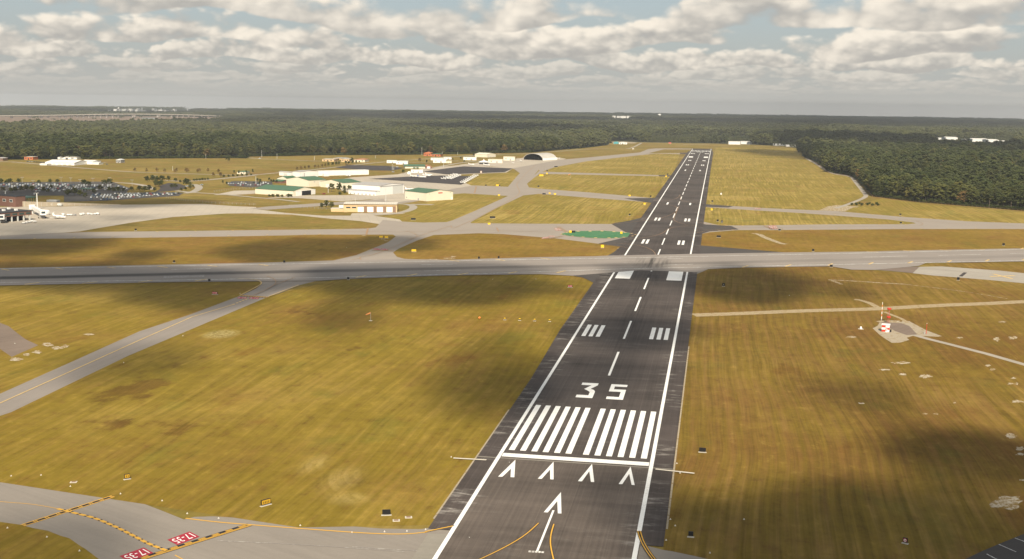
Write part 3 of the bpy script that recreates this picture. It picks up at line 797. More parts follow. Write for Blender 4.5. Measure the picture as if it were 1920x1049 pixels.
a, b = at(*z6(835, 874)), at(*z6(1030, 884))
for k in range(5):
    q0, q1 = a.lerp(b, k / 5 + .01), a.lerp(b, (k + 1) / 5 - .03)
    strip('arrow_base_bar', [q0, q1], 1.1, ZM, paint_worn, RW)
rect('cable_trench', -29, -2.2, 29, -1.5, concrete_patch, ZM - 0.005)
for s in (((850, 861.3), (912, 864.8)), ((1229, 882), (1302, 890))):
    tag(strip('concrete_sill', pts(*s), 0.9, Z5 + 0.02, plain('sill_concrete', (0.60, 0.54, 0.44), .9, .1, .15, .6)), kind='structure')
# yellow lead-off lines on the runway
for P, wd in ((((1010, 983), (985, 1006), (950, 1027), (905, 1049), (870, 1064)), .32), (((1038.5, 985), (1033, 1003), (1031.5, 1020), (1034, 1035), (1038, 1052), (1046, 1075)), .34)):
    strip('lead_line_border', smooth(pts(*P)), wd + 0.34, ZM, paint_black, RW)
    strip('lead_line', smooth(pts(*P)), wd, ZM + 0.004, paint_yellow, RW)
Q = smooth(pts((1198, 998), (1203, 1015), (1212, 1032), (1224, 1049), (1240, 1068)))
strip('lead_line_border', Q, 1.25, ZM, paint_black, RW)
for o in (-.32, .32): strip('lead_line', Q, 0.28, ZM + 0.004, paint_yellow, RW, off=o)
for P in (((1322, 372), (1330, 374)),
          ((1110, 457.5), (1140, 459), (1178, 466)), ((1140, 456.5), (1190, 459), (1216, 466), (1228, 474), (1229, 482)), ((1184, 449), (1215, 446), (1240, 440), (1252, 431), (1262, 427), (1290, 424)),
          ((1232, 382), (1255, 385), (1268, 388), (1270, 392), (1267, 399), (1250, 407), (1225, 413), (1150, 421)), ((1273, 388), (1263, 411), (1264, 415), (1280, 421), (1302, 424)),
          ((1277, 369), (1275, 374), (1279, 377), (1300, 381.5), (1320, 383)), ((1275, 366), (1272, 371), (1265, 375), (1240, 378)),
          ((1300, 431), (1330, 431.5), (1380, 431)), ((1306, 437.5), (1330, 432.8), (1382, 431.4)), ((1309, 417.5), (1330, 422), (1372, 425)), ((1190, 408), (1160, 416), (1148, 420.6))):
    strip('lead_line', smooth(pts(*P)), 0.42, ZM + 0.012, paint_rust, RW)

# crossing runway: worn edge lines, touchdown bars, shoulder ticks
ZX = Z3 + 0.02
far_l = pts((-500, 514), (0, 505.3), (300, 500.6), (600, 495.3), (900, 489.8), (1170, 485), (1560, 477), (1919, 469), (2500, 455.6))
near_l = pts((-500, 541), (0, 531.2), (300, 527.3), (600, 522.2), (900, 514.6), (1170, 505.6), (1312, 502.5), (1560, 497.6), (1919, 489.8), (2500, 477))
for L in (far_l, near_l): strip('edge_stripe', L, 1.3, ZX, paint_worn, XR)
for (x0, y0, x1, y1, mt) in ((321, 506.8, 395, 505, 0), (307, 522.3, 383, 519.6, 0), (307, 520.2, 383, 517.8, 0), (790, 497.7, 857, 496.6, 0), (795, 509.6, 864, 507.9, 0), (1251, 486.8, 1279.6, 485.9, 1), (1242.8, 498.6, 1300, 496.8, 1),
                             (1617.7, 483.6, 1702, 481.3, 1), (1759, 480.2, 1840, 478.2, 1), (1893, 477, 1975, 475, 1), (1467, 487.5, 1556, 485.2, 2), (130, 513.5, 210, 512, 2), (500, 508, 560, 507, 2), (1385, 489.5, 1440, 488, 2), (1145, 495, 1200, 493.5, 2)):
    strip('centerline_stripe' if mt else 'touchdown_bar', pts((x0, y0), (x1, y1)), 0.9, ZX, (paint_worn, paint_worn, paint_faint)[mt], XR)
TN = ((46, 535, 74, 531.3), (154, 533.3, 182, 530), (259, 531, 286, 527.2), (365.5, 528.8, 388, 524.7), (667, 522, 686, 518.4), (763, 519, 782, 515), (859, 516.8, 878, 513.3), (953, 514.3, 969, 510.8), (1044, 513, 1060, 509.2),
      (1392, 503.2, 1402.5, 499.4), (1472.6, 501.2, 1483, 497.6), (1552.5, 499.3, 1561, 495.6), (1629, 496.9, 1637, 493.4), (1703, 494.9, 1711, 491.6), (1776, 493.1, 1784, 490), (1848, 491.3, 1854.5, 488.2), (1917, 489.4, 1924, 486.4))
TF = ((3, 506, 17, 508.5), (103, 503.8, 118, 506.4), (201, 502, 216, 504.4), (295, 500.7, 314, 503.3), (389.5, 499, 407, 501.3), (485.6, 497.2, 503, 499.6), (843.6, 489.2, 861, 491.6), (929.5, 487.5, 946.6, 490), (1013.5, 485.4, 1032, 487.8),
      (1625, 472.5, 1647.5, 474.2), (1693.3, 470.8, 1716, 472.5), (1761.7, 469.5, 1784, 470.9), (1826.7, 468.4, 1846.7, 469.6), (1914, 468.4, 1919, 466.2))
for x0, y0, x1, y1 in TN + TF:
    strip('shoulder_tick', pts((x0, y0), (x1, y1)), 1.5, ZX + 0.004, paint_pale_yellow, XR)
# taxiway edge dashes
TXO = [o for o in bpy.data.objects if o.name.startswith('taxiway')]
TXN = TXO[2]
def dash_marks(L, parent, wpx=2.2, wd=1.1):
    for x, y, dy in L:
        strip('edge_dash', pts((x - wpx, y + dy), (x + wpx, y - dy)), wd, Z2 + 0.16, paint_pale_yellow, parent)
dash_marks([(65, 448.2, .6), (139, 446.8, .6), (211, 445.7, .6), (283, 444.7, .5), (357, 443.7, .5), (429, 442.6, .5), (501, 441.6, .5), (572, 440.6, .4), (599, 440.3, .4), (295, 435.6, -.4), (366.5, 434.4, -.4), (436.5, 433.7, -.4), (506, 432.7, -.4), (575, 431.7, -.4), (640, 430.9, -.4)], TXN)
UP = [(1333, 383.9), (1364, 386), (1416, 389.6), (1454, 397, 1), (1468.7, 392.6), (1509, 400, 1), (1565.7, 403.3, 1), (1578, 398.8), (1635, 403), (1692.5, 406.9), (1745, 410.7), (1774, 412.6), (1803.5, 414.4), (1833.5, 415.8), (1863.5, 417.3), (1893, 418.8), (1682, 411.5, 1), (1705, 414, 1), (1346, 390, 1), (1623.7, 407.2, 1)]
LW = [(1336, 421.6), (1362, 423.5), (1392, 424), (1445, 423), (1497, 422.2), (1549, 421.8), (1599, 422), (1649, 422), (1699, 422.2), (1348, 432.8), (1374, 432), (1412, 431.3), (1466, 430.6), (1520, 429.8), (1573, 429), (1625, 429), (1676, 429), (1727, 429.2), (1779, 429.2), (1830, 429.2), (1880, 429.3), (1466, 430.4)]
dash_marks([(q[0], q[1], -.45) for q in UP + LW], TXO[7] if len(TXO) > 7 else TXN, 2.4, 1.0)
# closed-taxiway cross
CT = bpy.data.objects['closed_taxiway']
strip('closure_cross', pts((1856, 519.4), (1903, 517.8)), 2.2, Z2 + 0.02, paint_pale_yellow, CT)
strip('closure_cross', pts((1863, 514.6), (1898, 523.6)), 2.2, Z2 + 0.024, paint_pale_yellow, CT)
strip('trench', pts((1801, 519), (1810, 511.8)), 2.2, Z2 + 0.02, paint_dark, CT)
# green painted island with its yellow dashes
isl = [(980 + x / 7.385, 400 + y / 7.385) for x, y in ((518, 295), (600, 270), (680, 258), (760, 252), (930, 249), (1100, 247), (1270, 257), (1430, 270), (1520, 283), (1576, 301), (1535, 322), (1410, 341), (1300, 348), (1200, 352), (1010, 350), (830, 338), (680, 322), (570, 308))]
GI = sheet('painted_island', pts(*isl), Z2 + 0.06, paint_green)
strip('island_border', pts(*(isl + isl[:1])), 0.35, Z2 + 0.075, paint_pale_yellow, GI)
for i in range(len(isl)):
    x, y = isl[i]; cx_, cy_ = 1121.5, 440.6
    strip('island_dash', pts((x, y), (x + (cx_ - x) * .055, y + (cy_ - y) * .16)), 2.4, Z2 + 0.085, paint_pale_yellow, GI)
for P in (((1046, 425.5), (1063, 436)), ((1027, 449.3), (1054, 443.5))):
    for o in (-1.0, 1.0): strip('hold_line', pts(*P), 0.9, Z2 + 0.05, paint_rust, TXN, off=o)
strip('hold_line', pts((687, 441), (690, 428.5)), 1.5, Z2 + 0.05, paint_rust, TXN)
strip('hold_line', pts((931, 427.5), (935, 435)), 1.2, Z2 + 0.05, paint_rust, TXN)
strip('hold_line', pts((1297, 432), (1304, 424)), 0.5, Z2 + 0.05, paint_rust, TXN)
strip('hold_line', pts((1432, 424), (1448, 430.5)), 1.6, Z2 + 0.17, paint_rust, TXN)
strip('hold_line', pts((889.5, 363), (893, 350)), 1.6, Z2 + 0.05, paint_rust, TXN)
for P in (((846, 424), (848, 430), (860, 425), (905, 405), (960, 374), (976, 363), (970, 350), (968, 347), (975, 338), (990, 322), (1005, 309)),
          ((640, 434.5), (750, 436), (900, 432), (1040, 436)), ((760, 434), (775, 437), (783, 443), (780, 446), (700, 480), (674, 482), (676, 488), (690, 494)), ((783, 444), (820, 432), (847, 424)),
          ((1005, 357.5), (1100, 366), (1170, 373)), ((676, 485), (640, 492), (610, 498)), ((676, 488), (686, 494), (740, 500)), ((1012, 324.4), (1235, 329.8)),
          ((1330, 386), (1440, 393.5), (1600, 403), (1715, 414), (1790, 420), (1920, 425)), ((1350, 428), (1500, 427), (1730, 424)), ((1718, 415), (1733, 420), (1725, 423))):
    strip('guide_line', smooth(pts(*P)), 0.55, Z2 + 0.07, paint_rust, TXN)
# left taxiway: guide line, hold bar, painted runway names
TXL = TXO[1]
strip('guide_line', pts((-300, 884), (0, 757), (120, 703), (250, 644), (360, 595), (437, 572)), 0.6, Z2, paint_pale_yellow, TXL)
for d in dashes(pts((437, 572), (466, 560)), 2.2, 1.8): strip('guide_dash', d, 1.1, Z2, paint_pale_yellow, TXL)
strip('guide_line', smooth(pts((476, 555), (505, 542), (518, 533), (516, 525), (500, 519))), 0.5, Z3 + 0.1, paint_rust, XR)
strip('guide_line', pts((515, 536), (552, 522)), 0.5, Z3 + 0.1, paint_rust, XR)
strip('edge_line', smooth(pts((449, 556), (480, 540.5), (492, 533), (486, 527), (465, 524.5), (446, 524))), 0.6, Z3 + 0.1, paint_pale_yellow, XR)
strip('edge_line', pts((503, 558), (560, 536)), 0.6, Z3 + 0.1, paint_pale_yellow, XR)
def hold_bar(A, B, parent, z, wd, name='hold_line', flip=1):
    """two solid and two dashed yellow lines on a black ground"""
    strip('hold_border', [A, B], wd, z, paint_black, parent)
    g = wd / 4.4
    for k in (0, 1):
        strip(name, [A, B], g * .62, z + .004, paint_yellow, parent, off=flip * (-1.45 + k * .95) * g)
    L = (B - A).length
    for k in (0, 1):
        for d in dashes([A, B], L / 22, L / 22, L / 44): strip('hold_dash', d, g * .62, z + .004, paint_yellow, parent, off=flip * (.5 + k * .95) * g)
TXC = TXO[0]
hold_bar(at(255, 1052) + (at(255, 1052) - at(468, 985)) * .35, at(468, 985), TXC, Z1 + .02, 2.1, flip=-1)
hold_bar(at(450, 555.3), at(503, 558.5), TXL, Z2 + .01, 3.0, flip=1)
hold_bar(at(698, 470), at(739, 471.5), TXN, Z2 + .01, 2.0)
# ladder marking
A, B = at(42, 986.5), at(212, 931.5)
strip('ladder_border', [A, B], 1.7, Z1 + .02, paint_black, TXC)
for o in (-.68, .68): strip('ladder_line', [A, B], .34, Z1 + .026, paint_yellow, TXC, off=o)
for k in range(9):
    for e in (-.012, .012):
        q = A.lerp(B, min(.99, max(.01, (k + .12) / 8.25 + e))); d = (B - A).normalized(); n_ = Vector((d.y, -d.x))
        strip('ladder_rung', [q - n_ * .52, q + n_ * .52], .28, Z1 + .028, paint_yellow, TXC)
Q = smooth(pts((-260, 905), (-100, 930), (0, 942), (60, 946), (110, 955), (135, 962), (170, 970), (200, 981), (240, 1000), (280, 1022), (312, 1034)))
strip('guide_line', Q, .22, Z1 + .02, paint_yellow, TXC)
Q2 = smooth(pts((108, 955), (135, 962), (170, 970), (200, 981), (240, 1000), (280, 1022), (314, 1034)))
for d in dashes(Q2, 1.9, .8): strip('guide_dash', d, .95, Z1 + .024, paint_yellow, TXC)
for d in dashes(Q2, .8, 1.9, 1.9):
    for o in (-.42, .42): strip('guide_gap', d, .32, Z1 + .024, paint_black, TXC, off=o)
strip('guide_line', pts((328, 1042), (352, 1055)), .3, Z1 + .02, paint_yellow, TXC)
strip('edge_line', smooth(pts((348, 973), (400, 979.5), (480, 986), (600, 995), (700, 1002), (760, 1003), (800, 999))), .5, Z1 + .03, paint_yellow, TXC)
strip('edge_line', pts((797, 999.4), (852, 988)), .5, ZM, paint_yellow, RW)
for P in (((408, 1015), (520, 1020), (640, 1027), (760, 1036)), ((660, 1026), (740, 1032), (790, 1034))):
    strip('worn_line', smooth(pts(*P)), .35, Z1 + .02, paint_faint, TXC)
for P in (((1800, 1052), (1830, 1056)), ((1850, 1040), (1880, 1056)), ((1873, 1022), (1905, 1036)), ((1903, 1010), (1935, 1022))):
    strip('worn_line', pts(*P), .35, Z1 + .02, paint_worn, bpy.data.objects['parking_apron'])

def letters(txt, name, mat):
    cu = bpy.data.curves.new(name, 'FONT'); cu.body = txt; cu.resolution_u = 2
    o = bpy.data.objects.new(name, cu); COL.objects.link(o)
    bpy.context.view_layer.update()
    me = bpy.data.meshes.new_from_object(o.evaluated_get(bpy.context.evaluated_depsgraph_get()))
    bpy.data.objects.remove(o); bpy.data.curves.remove(cu)
    me.materials.clear(); me.materials.append(mat)
    co = np.empty(len(me.vertices) * 3); me.vertices.foreach_get('co', co); co = co.reshape(-1, 3)
    lo, hi = co.min(0), co.max(0)
    co[:, 0] = (co[:, 0] - lo[0]) / (hi[0] - lo[0]); co[:, 1] = (co[:, 1] - lo[1]) / (hi[1] - lo[1]); co[:, 2] = 0
    return me, co
def painted_text(txt, o, ax, ay, z, box_mat, txt_mat, parent, m=0.08):
    """ground lettering: o = start corner, ax = along the text, ay = text height (world vectors)"""
    sheet('text_panel', [o, o + ax, o + ax + ay, o + ay], z, box_mat, parent)
    me, co = letters(txt, 'painted_text', txt_mat)
    X = m + co[:, 0] * (1 - 2 * m); Y = 1.8 * m + co[:, 1] * (1 - 3.6 * m)
    out = np.zeros_like(co)
    out[:, 0] = o.x + X * ax.x + Y * ay.x; out[:, 1] = o.y + X * ax.y + Y * ay.y; out[:, 2] = z + 0.056
    me.vertices.foreach_set('co', out.ravel()); me.update()
    if me.polygons and me.polygons[0].normal.z < 0: me.flip_normals()
    return link('painted_text', me, parent)
def z3b(x, y): return at(x / 3.84, 880 + y / 3.84)
for a, b, c in (((1365, 453), (1205, 512), (1437, 490)), ((1035, 568), (860, 630), (1105, 607))):
    o = z3b(*a); painted_text('17-35', o, z3b(*b) - o, z3b(*c) - o, Z1 + .024, paint_red, paint_white, TXC)
def z4b(x, y): return at(380 + x / 10.667, 520 + y / 10.667)
for a, b, c in (((690, 432), (862, 437), (715, 403)), ((925, 438), (1105, 443), (950, 409))):
    o = z4b(*a); painted_text('6-24', o, z4b(*b) - o, z4b(*c) - o, Z2 + .012, paint_red, paint_worn, TXL)
def z5b(x, y): return at(640 + x / 8.727, 430 + y / 8.727)
for a, b, c in (((625, 322), (520, 318), (645, 345)), ((745, 326), (650, 322), (770, 349))):
    o = z5b(*a); painted_text('6-24', o, z5b(*b) - o, z5b(*c) - o, Z2 + .02, paint_red, paint_worn, TXN)
def z6b(x, y): return at(980 + x / 7.385, 400 + y / 7.385)
for a, b, c in (((520, 208), (435, 210), (545, 245)), ((460, 318), (375, 314), (440, 335)), ((375, 328), (280, 338), (350, 350))):
    o = z6b(*a); painted_text('17-35', o, z6b(*b) - o, z6b(*c) - o, Z2 + .02, paint_pale_red, paint_worn, TXN)
for a, b, c in (((1455, 423.6), (1440, 424), (1459, 430)), ((1428, 391.2), (1416, 391.5), (1424, 393))):
    o = at(*a); painted_text('17-35', o, at(*b) - o, at(*c) - o, Z2 + .17, paint_pale_red, paint_worn, TXN)

# ---------------------------------------------------------------- buildings
WHITE = plain('white_metal', (0.78, 0.76, 0.71), 0.5, 0.4, 0.06, 0.15)
CREAM = plain('cream_metal', (0.70, 0.64, 0.50), 0.55, 0.35, 0.06, 0.15)
GREENROOF = plain('green_roof', (0.065, 0.135, 0.075), 0.5, 0.4, 0.10, 0.12)
GREYROOF = plain('grey_roof', (0.36, 0.34, 0.32), 0.7, 0.3, 0.12, 0.12)
DARKROOF = plain('dark_roof', (0.040, 0.040, 0.042), 0.8, 0.3, 0.20, 0.2)
BRICK = plain('brick_wall', (0.190, 0.100, 0.072), 0.85, 0.2, 0.14, 0.5)
ORANGE = plain('orange_brick', (0.46, 0.15, 0.065), 0.85, 0.2, 0.12, 0.4)
TAN = plain('tan_wall', (0.60, 0.42, 0.23), 0.8, 0.2, 0.08, 0.2)
BROWNP = plain('brown_pier', (0.24, 0.15, 0.10), 0.8, 0.2, 0.08, 0.3)
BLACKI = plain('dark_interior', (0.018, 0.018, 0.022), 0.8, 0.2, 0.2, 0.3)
GLASS = plain('dark_glass', (0.035, 0.055, 0.06), 0.15, 0.5, 0.1, 0.3)
GREENTRIM = plain('green_trim', (0.060, 0.120, 0.085), 0.5, 0.4, 0.06, 0.3)
STEEL = plain('grey_steel', (0.33, 0.32, 0.30), 0.5, 0.4, 0.10, 0.4)
PALESTEEL = plain('pale_steel', (0.56, 0.56, 0.52), 0.5, 0.4, 0.06, 0.4)
SILVER = plain('quonset_sheet', (0.52, 0.49, 0.44), 0.55, 0.4, 0.14, 0.10)
REDP = plain('red_paint', (0.50, 0.045, 0.025), 0.6, 0.3, 0.08, 0.5)
YELLOWP = plain('yellow_panel', (0.78, 0.50, 0.02), 0.5, 0.3, 0.05, 0.5)
BLACKP = plain('black_panel', (0.012, 0.012, 0.013), 0.5, 0.3, 0.1, 0.5)
SIGNRED = plain('sign_red', (0.42, 0.02, 0.03), 0.5, 0.3, 0.05, 0.5)
PAD = plain('pad_concrete', (0.52, 0.48, 0.40), 0.85, 0.2, 0.12, 0.5)
BLUEP = plain('blue_paint', (0.03, 0.10, 0.32), 0.35, 0.5, 0.05, 0.5)
TEAL = plain('teal_sheet', (0.10, 0.42, 0.45), 0.6, 0.3, 0.08, 0.2)
TERRACOTTA = plain('terracotta_roof', (0.40, 0.18, 0.10), 0.8, 0.2, 0.10, 0.2)
HAZEWHITE = plain('far_white', (0.72, 0.70, 0.66), 0.7, 0.2, 0.06, 0.02)

def bld(name, label, B, xA, xC, ytop, th2, th1=None, cat='building', group=None):
    """a thing at the near corner B (pixel); local x runs along the right-hand wall, local y along the left-hand wall"""
    P = at(*B)
    a2 = math.radians(th2); a1 = math.radians(th1 if th1 is not None else th2 + 90)
    L2 = along(P, a2, xC); L1 = along(P, a1, xA)
    h = height_at(B[0], B[1], ytop)
    o = empty(name, (P.x, P.y, 0), a2, label, cat, group)
    return o, L2, L1, h
def shell(o, L, D, h, rise, axis, wall, roofm, over=0.4, z0=0.0, x0=0.0, y0=0.0, wname='wall', rname='roof', skip=None):
    """walls (with gables) and a roof of two slabs; axis = direction of the ridge, None = flat"""
    x1, y1 = x0 + L, y0 + D
    W = MB()
    if axis is None:
        W.box(x0, y0, z0, x1, y1, h)
        R = MB().box(x0 - .15, y0 - .15, h + .01, x1 + .15, y1 + .15, h + .35)
    elif axis == 'y':
        xm = (x0 + x1) / 2
        sec = [(x0, z0), (x1, z0), (x1, h), (xm, h + rise), (x0, h)]
        W.loft([[(x, y, z) for x, z in sec] for y in (y0, y1)])
        R = MB(); s = rise / (xm - x0); e = over
        for sg, xa in ((1, x0), (-1, x1)):
            a = (xa - sg * e, h - s * e); t = .22
            R.loft([[(a[0], y, a[1] + .03), (xm, y, h + rise + .03), (xm, y, h + rise + t), (a[0], y, a[1] + t)] for y in (y0 - over, y1 + over)])
    else:
        ym = (y0 + y1) / 2
        sec = [(y0, z0), (y1, z0), (y1, h), (ym, h + rise), (y0, h)]
        W.loft([[(x, y, z) for y, z in sec] for x in (x0, x1)])
        R = MB(); s = rise / (ym - y0); e = over
        for sg, ya in ((1, y0), (-1, y1)):
            a = (ya - sg * e, h - s * e); t = .22
            R.loft([[(x, a[0], a[1] + .03), (x, ym, h + rise + .03), (x, ym, h + rise + t), (x, a[0], a[1] + t)] for x in (x0 - over, x1 + over)])
    wo = W.build(wname, wall, o); ro = R.build(rname, roofm, o)
    return wo, ro
def hip(o, L, D, h, rise, wall, roofm, over=0.6, x0=0.0, y0=0.0):
    W = MB().box(x0, y0, 0, x0 + L, y0 + D, h).build('wall', wall, o)
    a, b, c, d = x0 - over, y0 - over, x0 + L + over, y0 + D + over
    i = min(L, D) / 2
    if L >= D: r = [(a + i, (b + d) / 2), (c - i, (b + d) / 2)]
    else: r = [((a + c) / 2, b + i), ((a + c) / 2, d - i)]
    vs = [(a, b, h + .02), (c, b, h + .02), (c, d, h + .02), (a, d, h + .02), (r[0][0], r[0][1], h + rise), (r[1][0], r[1][1], h + rise)]
    fs = [(3, 2, 1, 0)] + ([(0, 1, 5, 4), (1, 2, 5), (2, 3, 4, 5), (3, 0, 4)] if L >= D else [(0, 1, 4), (1, 2, 5, 4), (2, 3, 5), (3, 0, 4, 5)])
    MB().add(vs, fs).build('roof', roofm, o)
    return W
def pane(o, name, face, a, b, z0, z1, mat, d=0.06, x=0.0, y=0.0):
    """flat part on the right wall (face 'x': y = 0) or the left wall (face 'y': x = 0)"""
    m_ = MB()
    if face == 'x': m_.box(a, y - d, z0, b, y + .05, z1)
    else: m_.box(x - d, a, z0, x + .05, b, z1)
    return m_.build(name, mat, o)

# hangar with its door open
o, L, D, h = bld('hangar', 'cream hangar with green gable roof and its big dark door open', (550, 368.5), 506.4, 600, 358.6, 70)
L = 38.0; D = 56.0
shell(o, L, D, h, 3.6, 'y', CREAM, GREENROOF)
pane(o, 'hangar_door', 'x', L * .38, L * .80, .05, h * .86, BLACKI)  # flat dark panel standing in for the shaded interior behind the open door
pane(o, 'door_leaf', 'x', L * .12, L * .375, .05, h * .84, WHITE, .22); pane(o, 'door_leaf', 'x', L * .805, L * .99, .05, h * .84, WHITE, .22)
pane(o, 'door_header', 'x', L * .1, L * .995, h * .865, h * .98, WHITE, .25)
# the big hangar behind it
o, L, D, h = bld('hangar', 'tallest cream hangar with green roof behind the open-doored hangar', (579, 351.2), 537, 611.4, 338.7, 62)
shell(o, L, D, h, 3.2, 'x', CREAM, GREENROOF)
pane(o, 'door', 'x', L * .62, L * .9, .05, h * .75, WHITE, .1); pane(o, 'vent', 'x', L * .30, L * .36, h * .68, h * .80, STEEL, .1)
MB().tube((L * .4, D * .5, h + 3), (L * .4, D * .5, h + 7.5), .5, n=8).build('flue', STEEL, o)
o, L, D, h = bld('hangar', 'cream hangar with green roof behind three round bushes', (643, 354.5), 600.5, 677, 343.6, 60)
shell(o, L, D, h, 3.0, 'x', CREAM, GREENROOF)
pane(o, 'door', 'y', D * .55, D * .75, .05, h * .6, WHITE, .1); pane(o, 'vent', 'y', D * .08, D * .12, h * .78, h * .88, STEEL, .1)
# office with green roofs at the car park
o, L, D, h = bld('airport_office', 'cream office with stepped green gable roofs beside the small car park', (541, 343.8), 520, 560, 336, 62)
shell(o, L, D, h, 3.0, 'x', CREAM, GREENROOF)
shell(o, L * .9, 12, h * .55, 1.6, 'x', BRICK, GREENROOF, y0=-12, wname='porch_wall', rname='porch_roof')
shell(o, 10, D * .7, h * .5, 1.6, 'y', BRICK, GREENROOF, x0=-10.4, wname='porch_wall', rname='porch_roof')
pane(o, 'window', 'y', D * .3, D * .5, h * .45, h * .75, GLASS)
# white hangar with a low lean-to
o, L, D, h = bld('hangar', 'bright white hangar with grey roof and a low lean-to along its left side', (712, 366.8), 660, 757.5, 349.2, 68)
shell(o, L, D, h, 1.8, 'y', WHITE, GREYROOF)
shell(o, 7.0, D * .98, h * .45, .8, 'y', WHITE, GREYROOF, x0=-7.2, wname='lean_to_wall', rname='lean_to_roof')
pane(o, 'hangar_door', 'x', L * .1, L * .52, .05, h * .86, WHITE, .14); pane(o, 'hangar_door', 'x', L * .53, L * .95, .05, h * .86, PALESTEEL, .14)
pane(o, 'door_rail', 'x', L * .03, L * .97, h * .88, h * .96, STEEL, .22)
for k in range(7): MB().cbox((-7.5, D * (.06 + .14 * k), .9), (.3, 1.5, 1.8)).build('lean_to_door', STEEL, o)
# flat white hangars farther back
o, L, D, h = bld('hangar', 'white flat-roofed hangar in front of the long white row', (562.5, 333.8), 549.5, 596, 322.8, 62)
shell(o, L, D, h, 1.2, 'y', WHITE, GREYROOF)
pane(o, 'hangar_door', 'x', L * .08, L * .48, .05, h * .8, WHITE, .12); pane(o, 'hangar_door', 'x', L * .5, L * .9, .05, h * .8, WHITE, .12)
o, L, D, h = bld('hangar', 'low white hangar at the left end of the white hangar group', (545, 331), 523.5, 551, 323.8, 62)
shell(o, L, D, h, .8, 'y', WHITE, GREYROOF); pane(o, 'door', 'y', D * .3, D * .6, .05, h * .7, PALESTEEL, .1)
o, L, D, h = bld('hangar_row', 'long low row of white hangar bays behind the fuel road', (597, 330.4), 590, 691.5, 321.8, 45)
shell(o, L, D, h, .6, None, WHITE, WHITE)
n = 12
for k in range(n): pane(o, 'bay_door', 'x', L * (k + .06) / n, L * (k + .94) / n, .05, h * .82, WHITE, .12)
MB().box(4, -10, 0, 12, -5, 3.4).build('annex', WHITE, o)
# cream hangar at the taxiway corner
o, L, D, h = bld('hangar', 'plain cream hangar with green roof at the taxiway corner, red sign on its gable', (799.6, 377.8), 766, 849.4, 362.2, 53.6, 136)
d_ = math.radians(136 - 53.6 - 90)
L1c = D * math.cos(d_)
shell(o, L, L1c, h, 2.6, 'y', CREAM, GREENROOF)
pane(o, 'sign_board', 'x', L * .44, L * .60, h * .86, h * .97, REDP, .12)
pane(o, 'vent', 'x', L * .88, L * .91, h * .85, h * .92, STEEL, .1); pane(o, 'vent', 'x', L * .1, L * .13, h * .82, h * .89, STEEL, .1)
pane(o, 'door', 'y', L1c * .35, L1c * .40, .02, 2.3, STEEL, .1); pane(o, 'window', 'y', L1c * .90, L1c * .94, 1.2, 2.6, STEEL, .1); pane(o, 'door', 'x', L * .92, L * .985, .02, 3.0, WHITE, .1)
# fire station
o, L, D, h = bld('fire_station', 'flat tan fire station with four white bay doors between brown piers', (644.5, 397.8), 641, 744.6, 383.0, 13)
D = 24
shell(o, L, D, h, 0, None, TAN, PAD)
MB().box(.2, -1.2, h + .02, L - .2, -.18, h + .5).build('canopy', PAD, o)
rail = MB()
for k in range(int(L / 2.2)): rail.box(.4 + k * 2.2, -.1, h + .36, .55 + k * 2.2, .05, h + 1.5)
rail.box(.3, -.1, h + 1.5, L - .3, .05, h + 1.6); rail.build('railing', WHITE, o)
for k in range(4):
    a = L * (.262 + .180 * k)
    pane(o, 'bay_door', 'x', a, a + L * .112, .05, h * .66, WHITE, .08); pane(o, 'pier', 'x', a + L * .114, a + L * .174, .02, h * .70, BROWNP, .25)
pane(o, 'bay_lintel', 'x', L * .255, L * .975, h * .71, h * .755, BLACKI, .12)
pane(o, 'window', 'x', L * .045, L * .125, h * .48, h * .66, GLASS); pane(o, 'window', 'x', L * .155, L * .235, h * .48, h * .66, GLASS)
shell(o, 12, 10, h * .38, 0, None, TAN, PAD, x0=-12.2, y0=1, wname='annex_wall', rname='annex_roof')
st = MB()
for k in range(5): st.box(.3 + k * .7, -1.6, .02, 1.0 + k * .7, -.25, 2.2 - k * .42)
st.build('steps', TAN, o)
MB().box(-4.5, .2, h * .55, -.3, 1.2, h * .85).build('tank', WHITE, o)
MB().tube((L * .2, D * .5, h), (L * .2, D * .5, h + 5), .12).build('antenna', PALESTEEL, o)

# terminal: pier, main block, canopy
def foot(o_, name, label, P, ang, cat): return empty(name, (P.x, P.y, 0), math.radians(ang), label, cat)
P0 = at(-30, 421.5); a0 = 69.0
t_ = foot(None, 'terminal_building', 'brick airport terminal with dark flat roof raised over the apron', P0, a0, 'building')
Lp = along(P0, math.radians(a0), 61.5)
hz0, hz1 = 4.6, height_at(60, 405.5, 388.7)
MB().box(0, .8, hz0, Lp, 34, hz1).build('wall', BRICK, t_)
MB().box(-.3, .5, hz1 + .01, Lp + .3, 34.3, hz1 + .5).build('roof', DARKROOF, t_)
MB().box(1, 6, .02, Lp - 3, 33, hz0 - .02).build('undercroft_shade', BLACKI, t_)  # dark block standing in for the shade beneath the raised pier
for k in range(8):
    x = 4 + (Lp - 6) * k / 7
    MB().box(x - .5, .9, .02, x + .5, 1.9, hz0 - .02).build('column', PALESTEEL, t_)
nw = 7
for k in range(nw):
    a = Lp * (k + .16) / nw; b = Lp * (k + .84) / nw
    f_ = MB().box(a, .74, hz0 + (hz1 - hz0) * .26, b, .84, hz0 + (hz1 - hz0) * .72).build('window', GREENTRIM, t_)
    for j in range(4):
        w_ = (b - a) / 4
        MB().box(a + w_ * j + .15, .68, hz0 + (hz1 - hz0) * .30, a + w_ * (j + 1) - .15, .735, hz0 + (hz1 - hz0) * .68).build('pane', GLASS, f_)
for x, y in ((.35, 8), (.62, 14), (.8, 9), (.5, 22), (.88, 24)):
    MB().cbox((Lp * x, y, hz1 + 1.2), (2.2, 2.0, 1.4)).build('rooftop_unit', WHITE, t_)
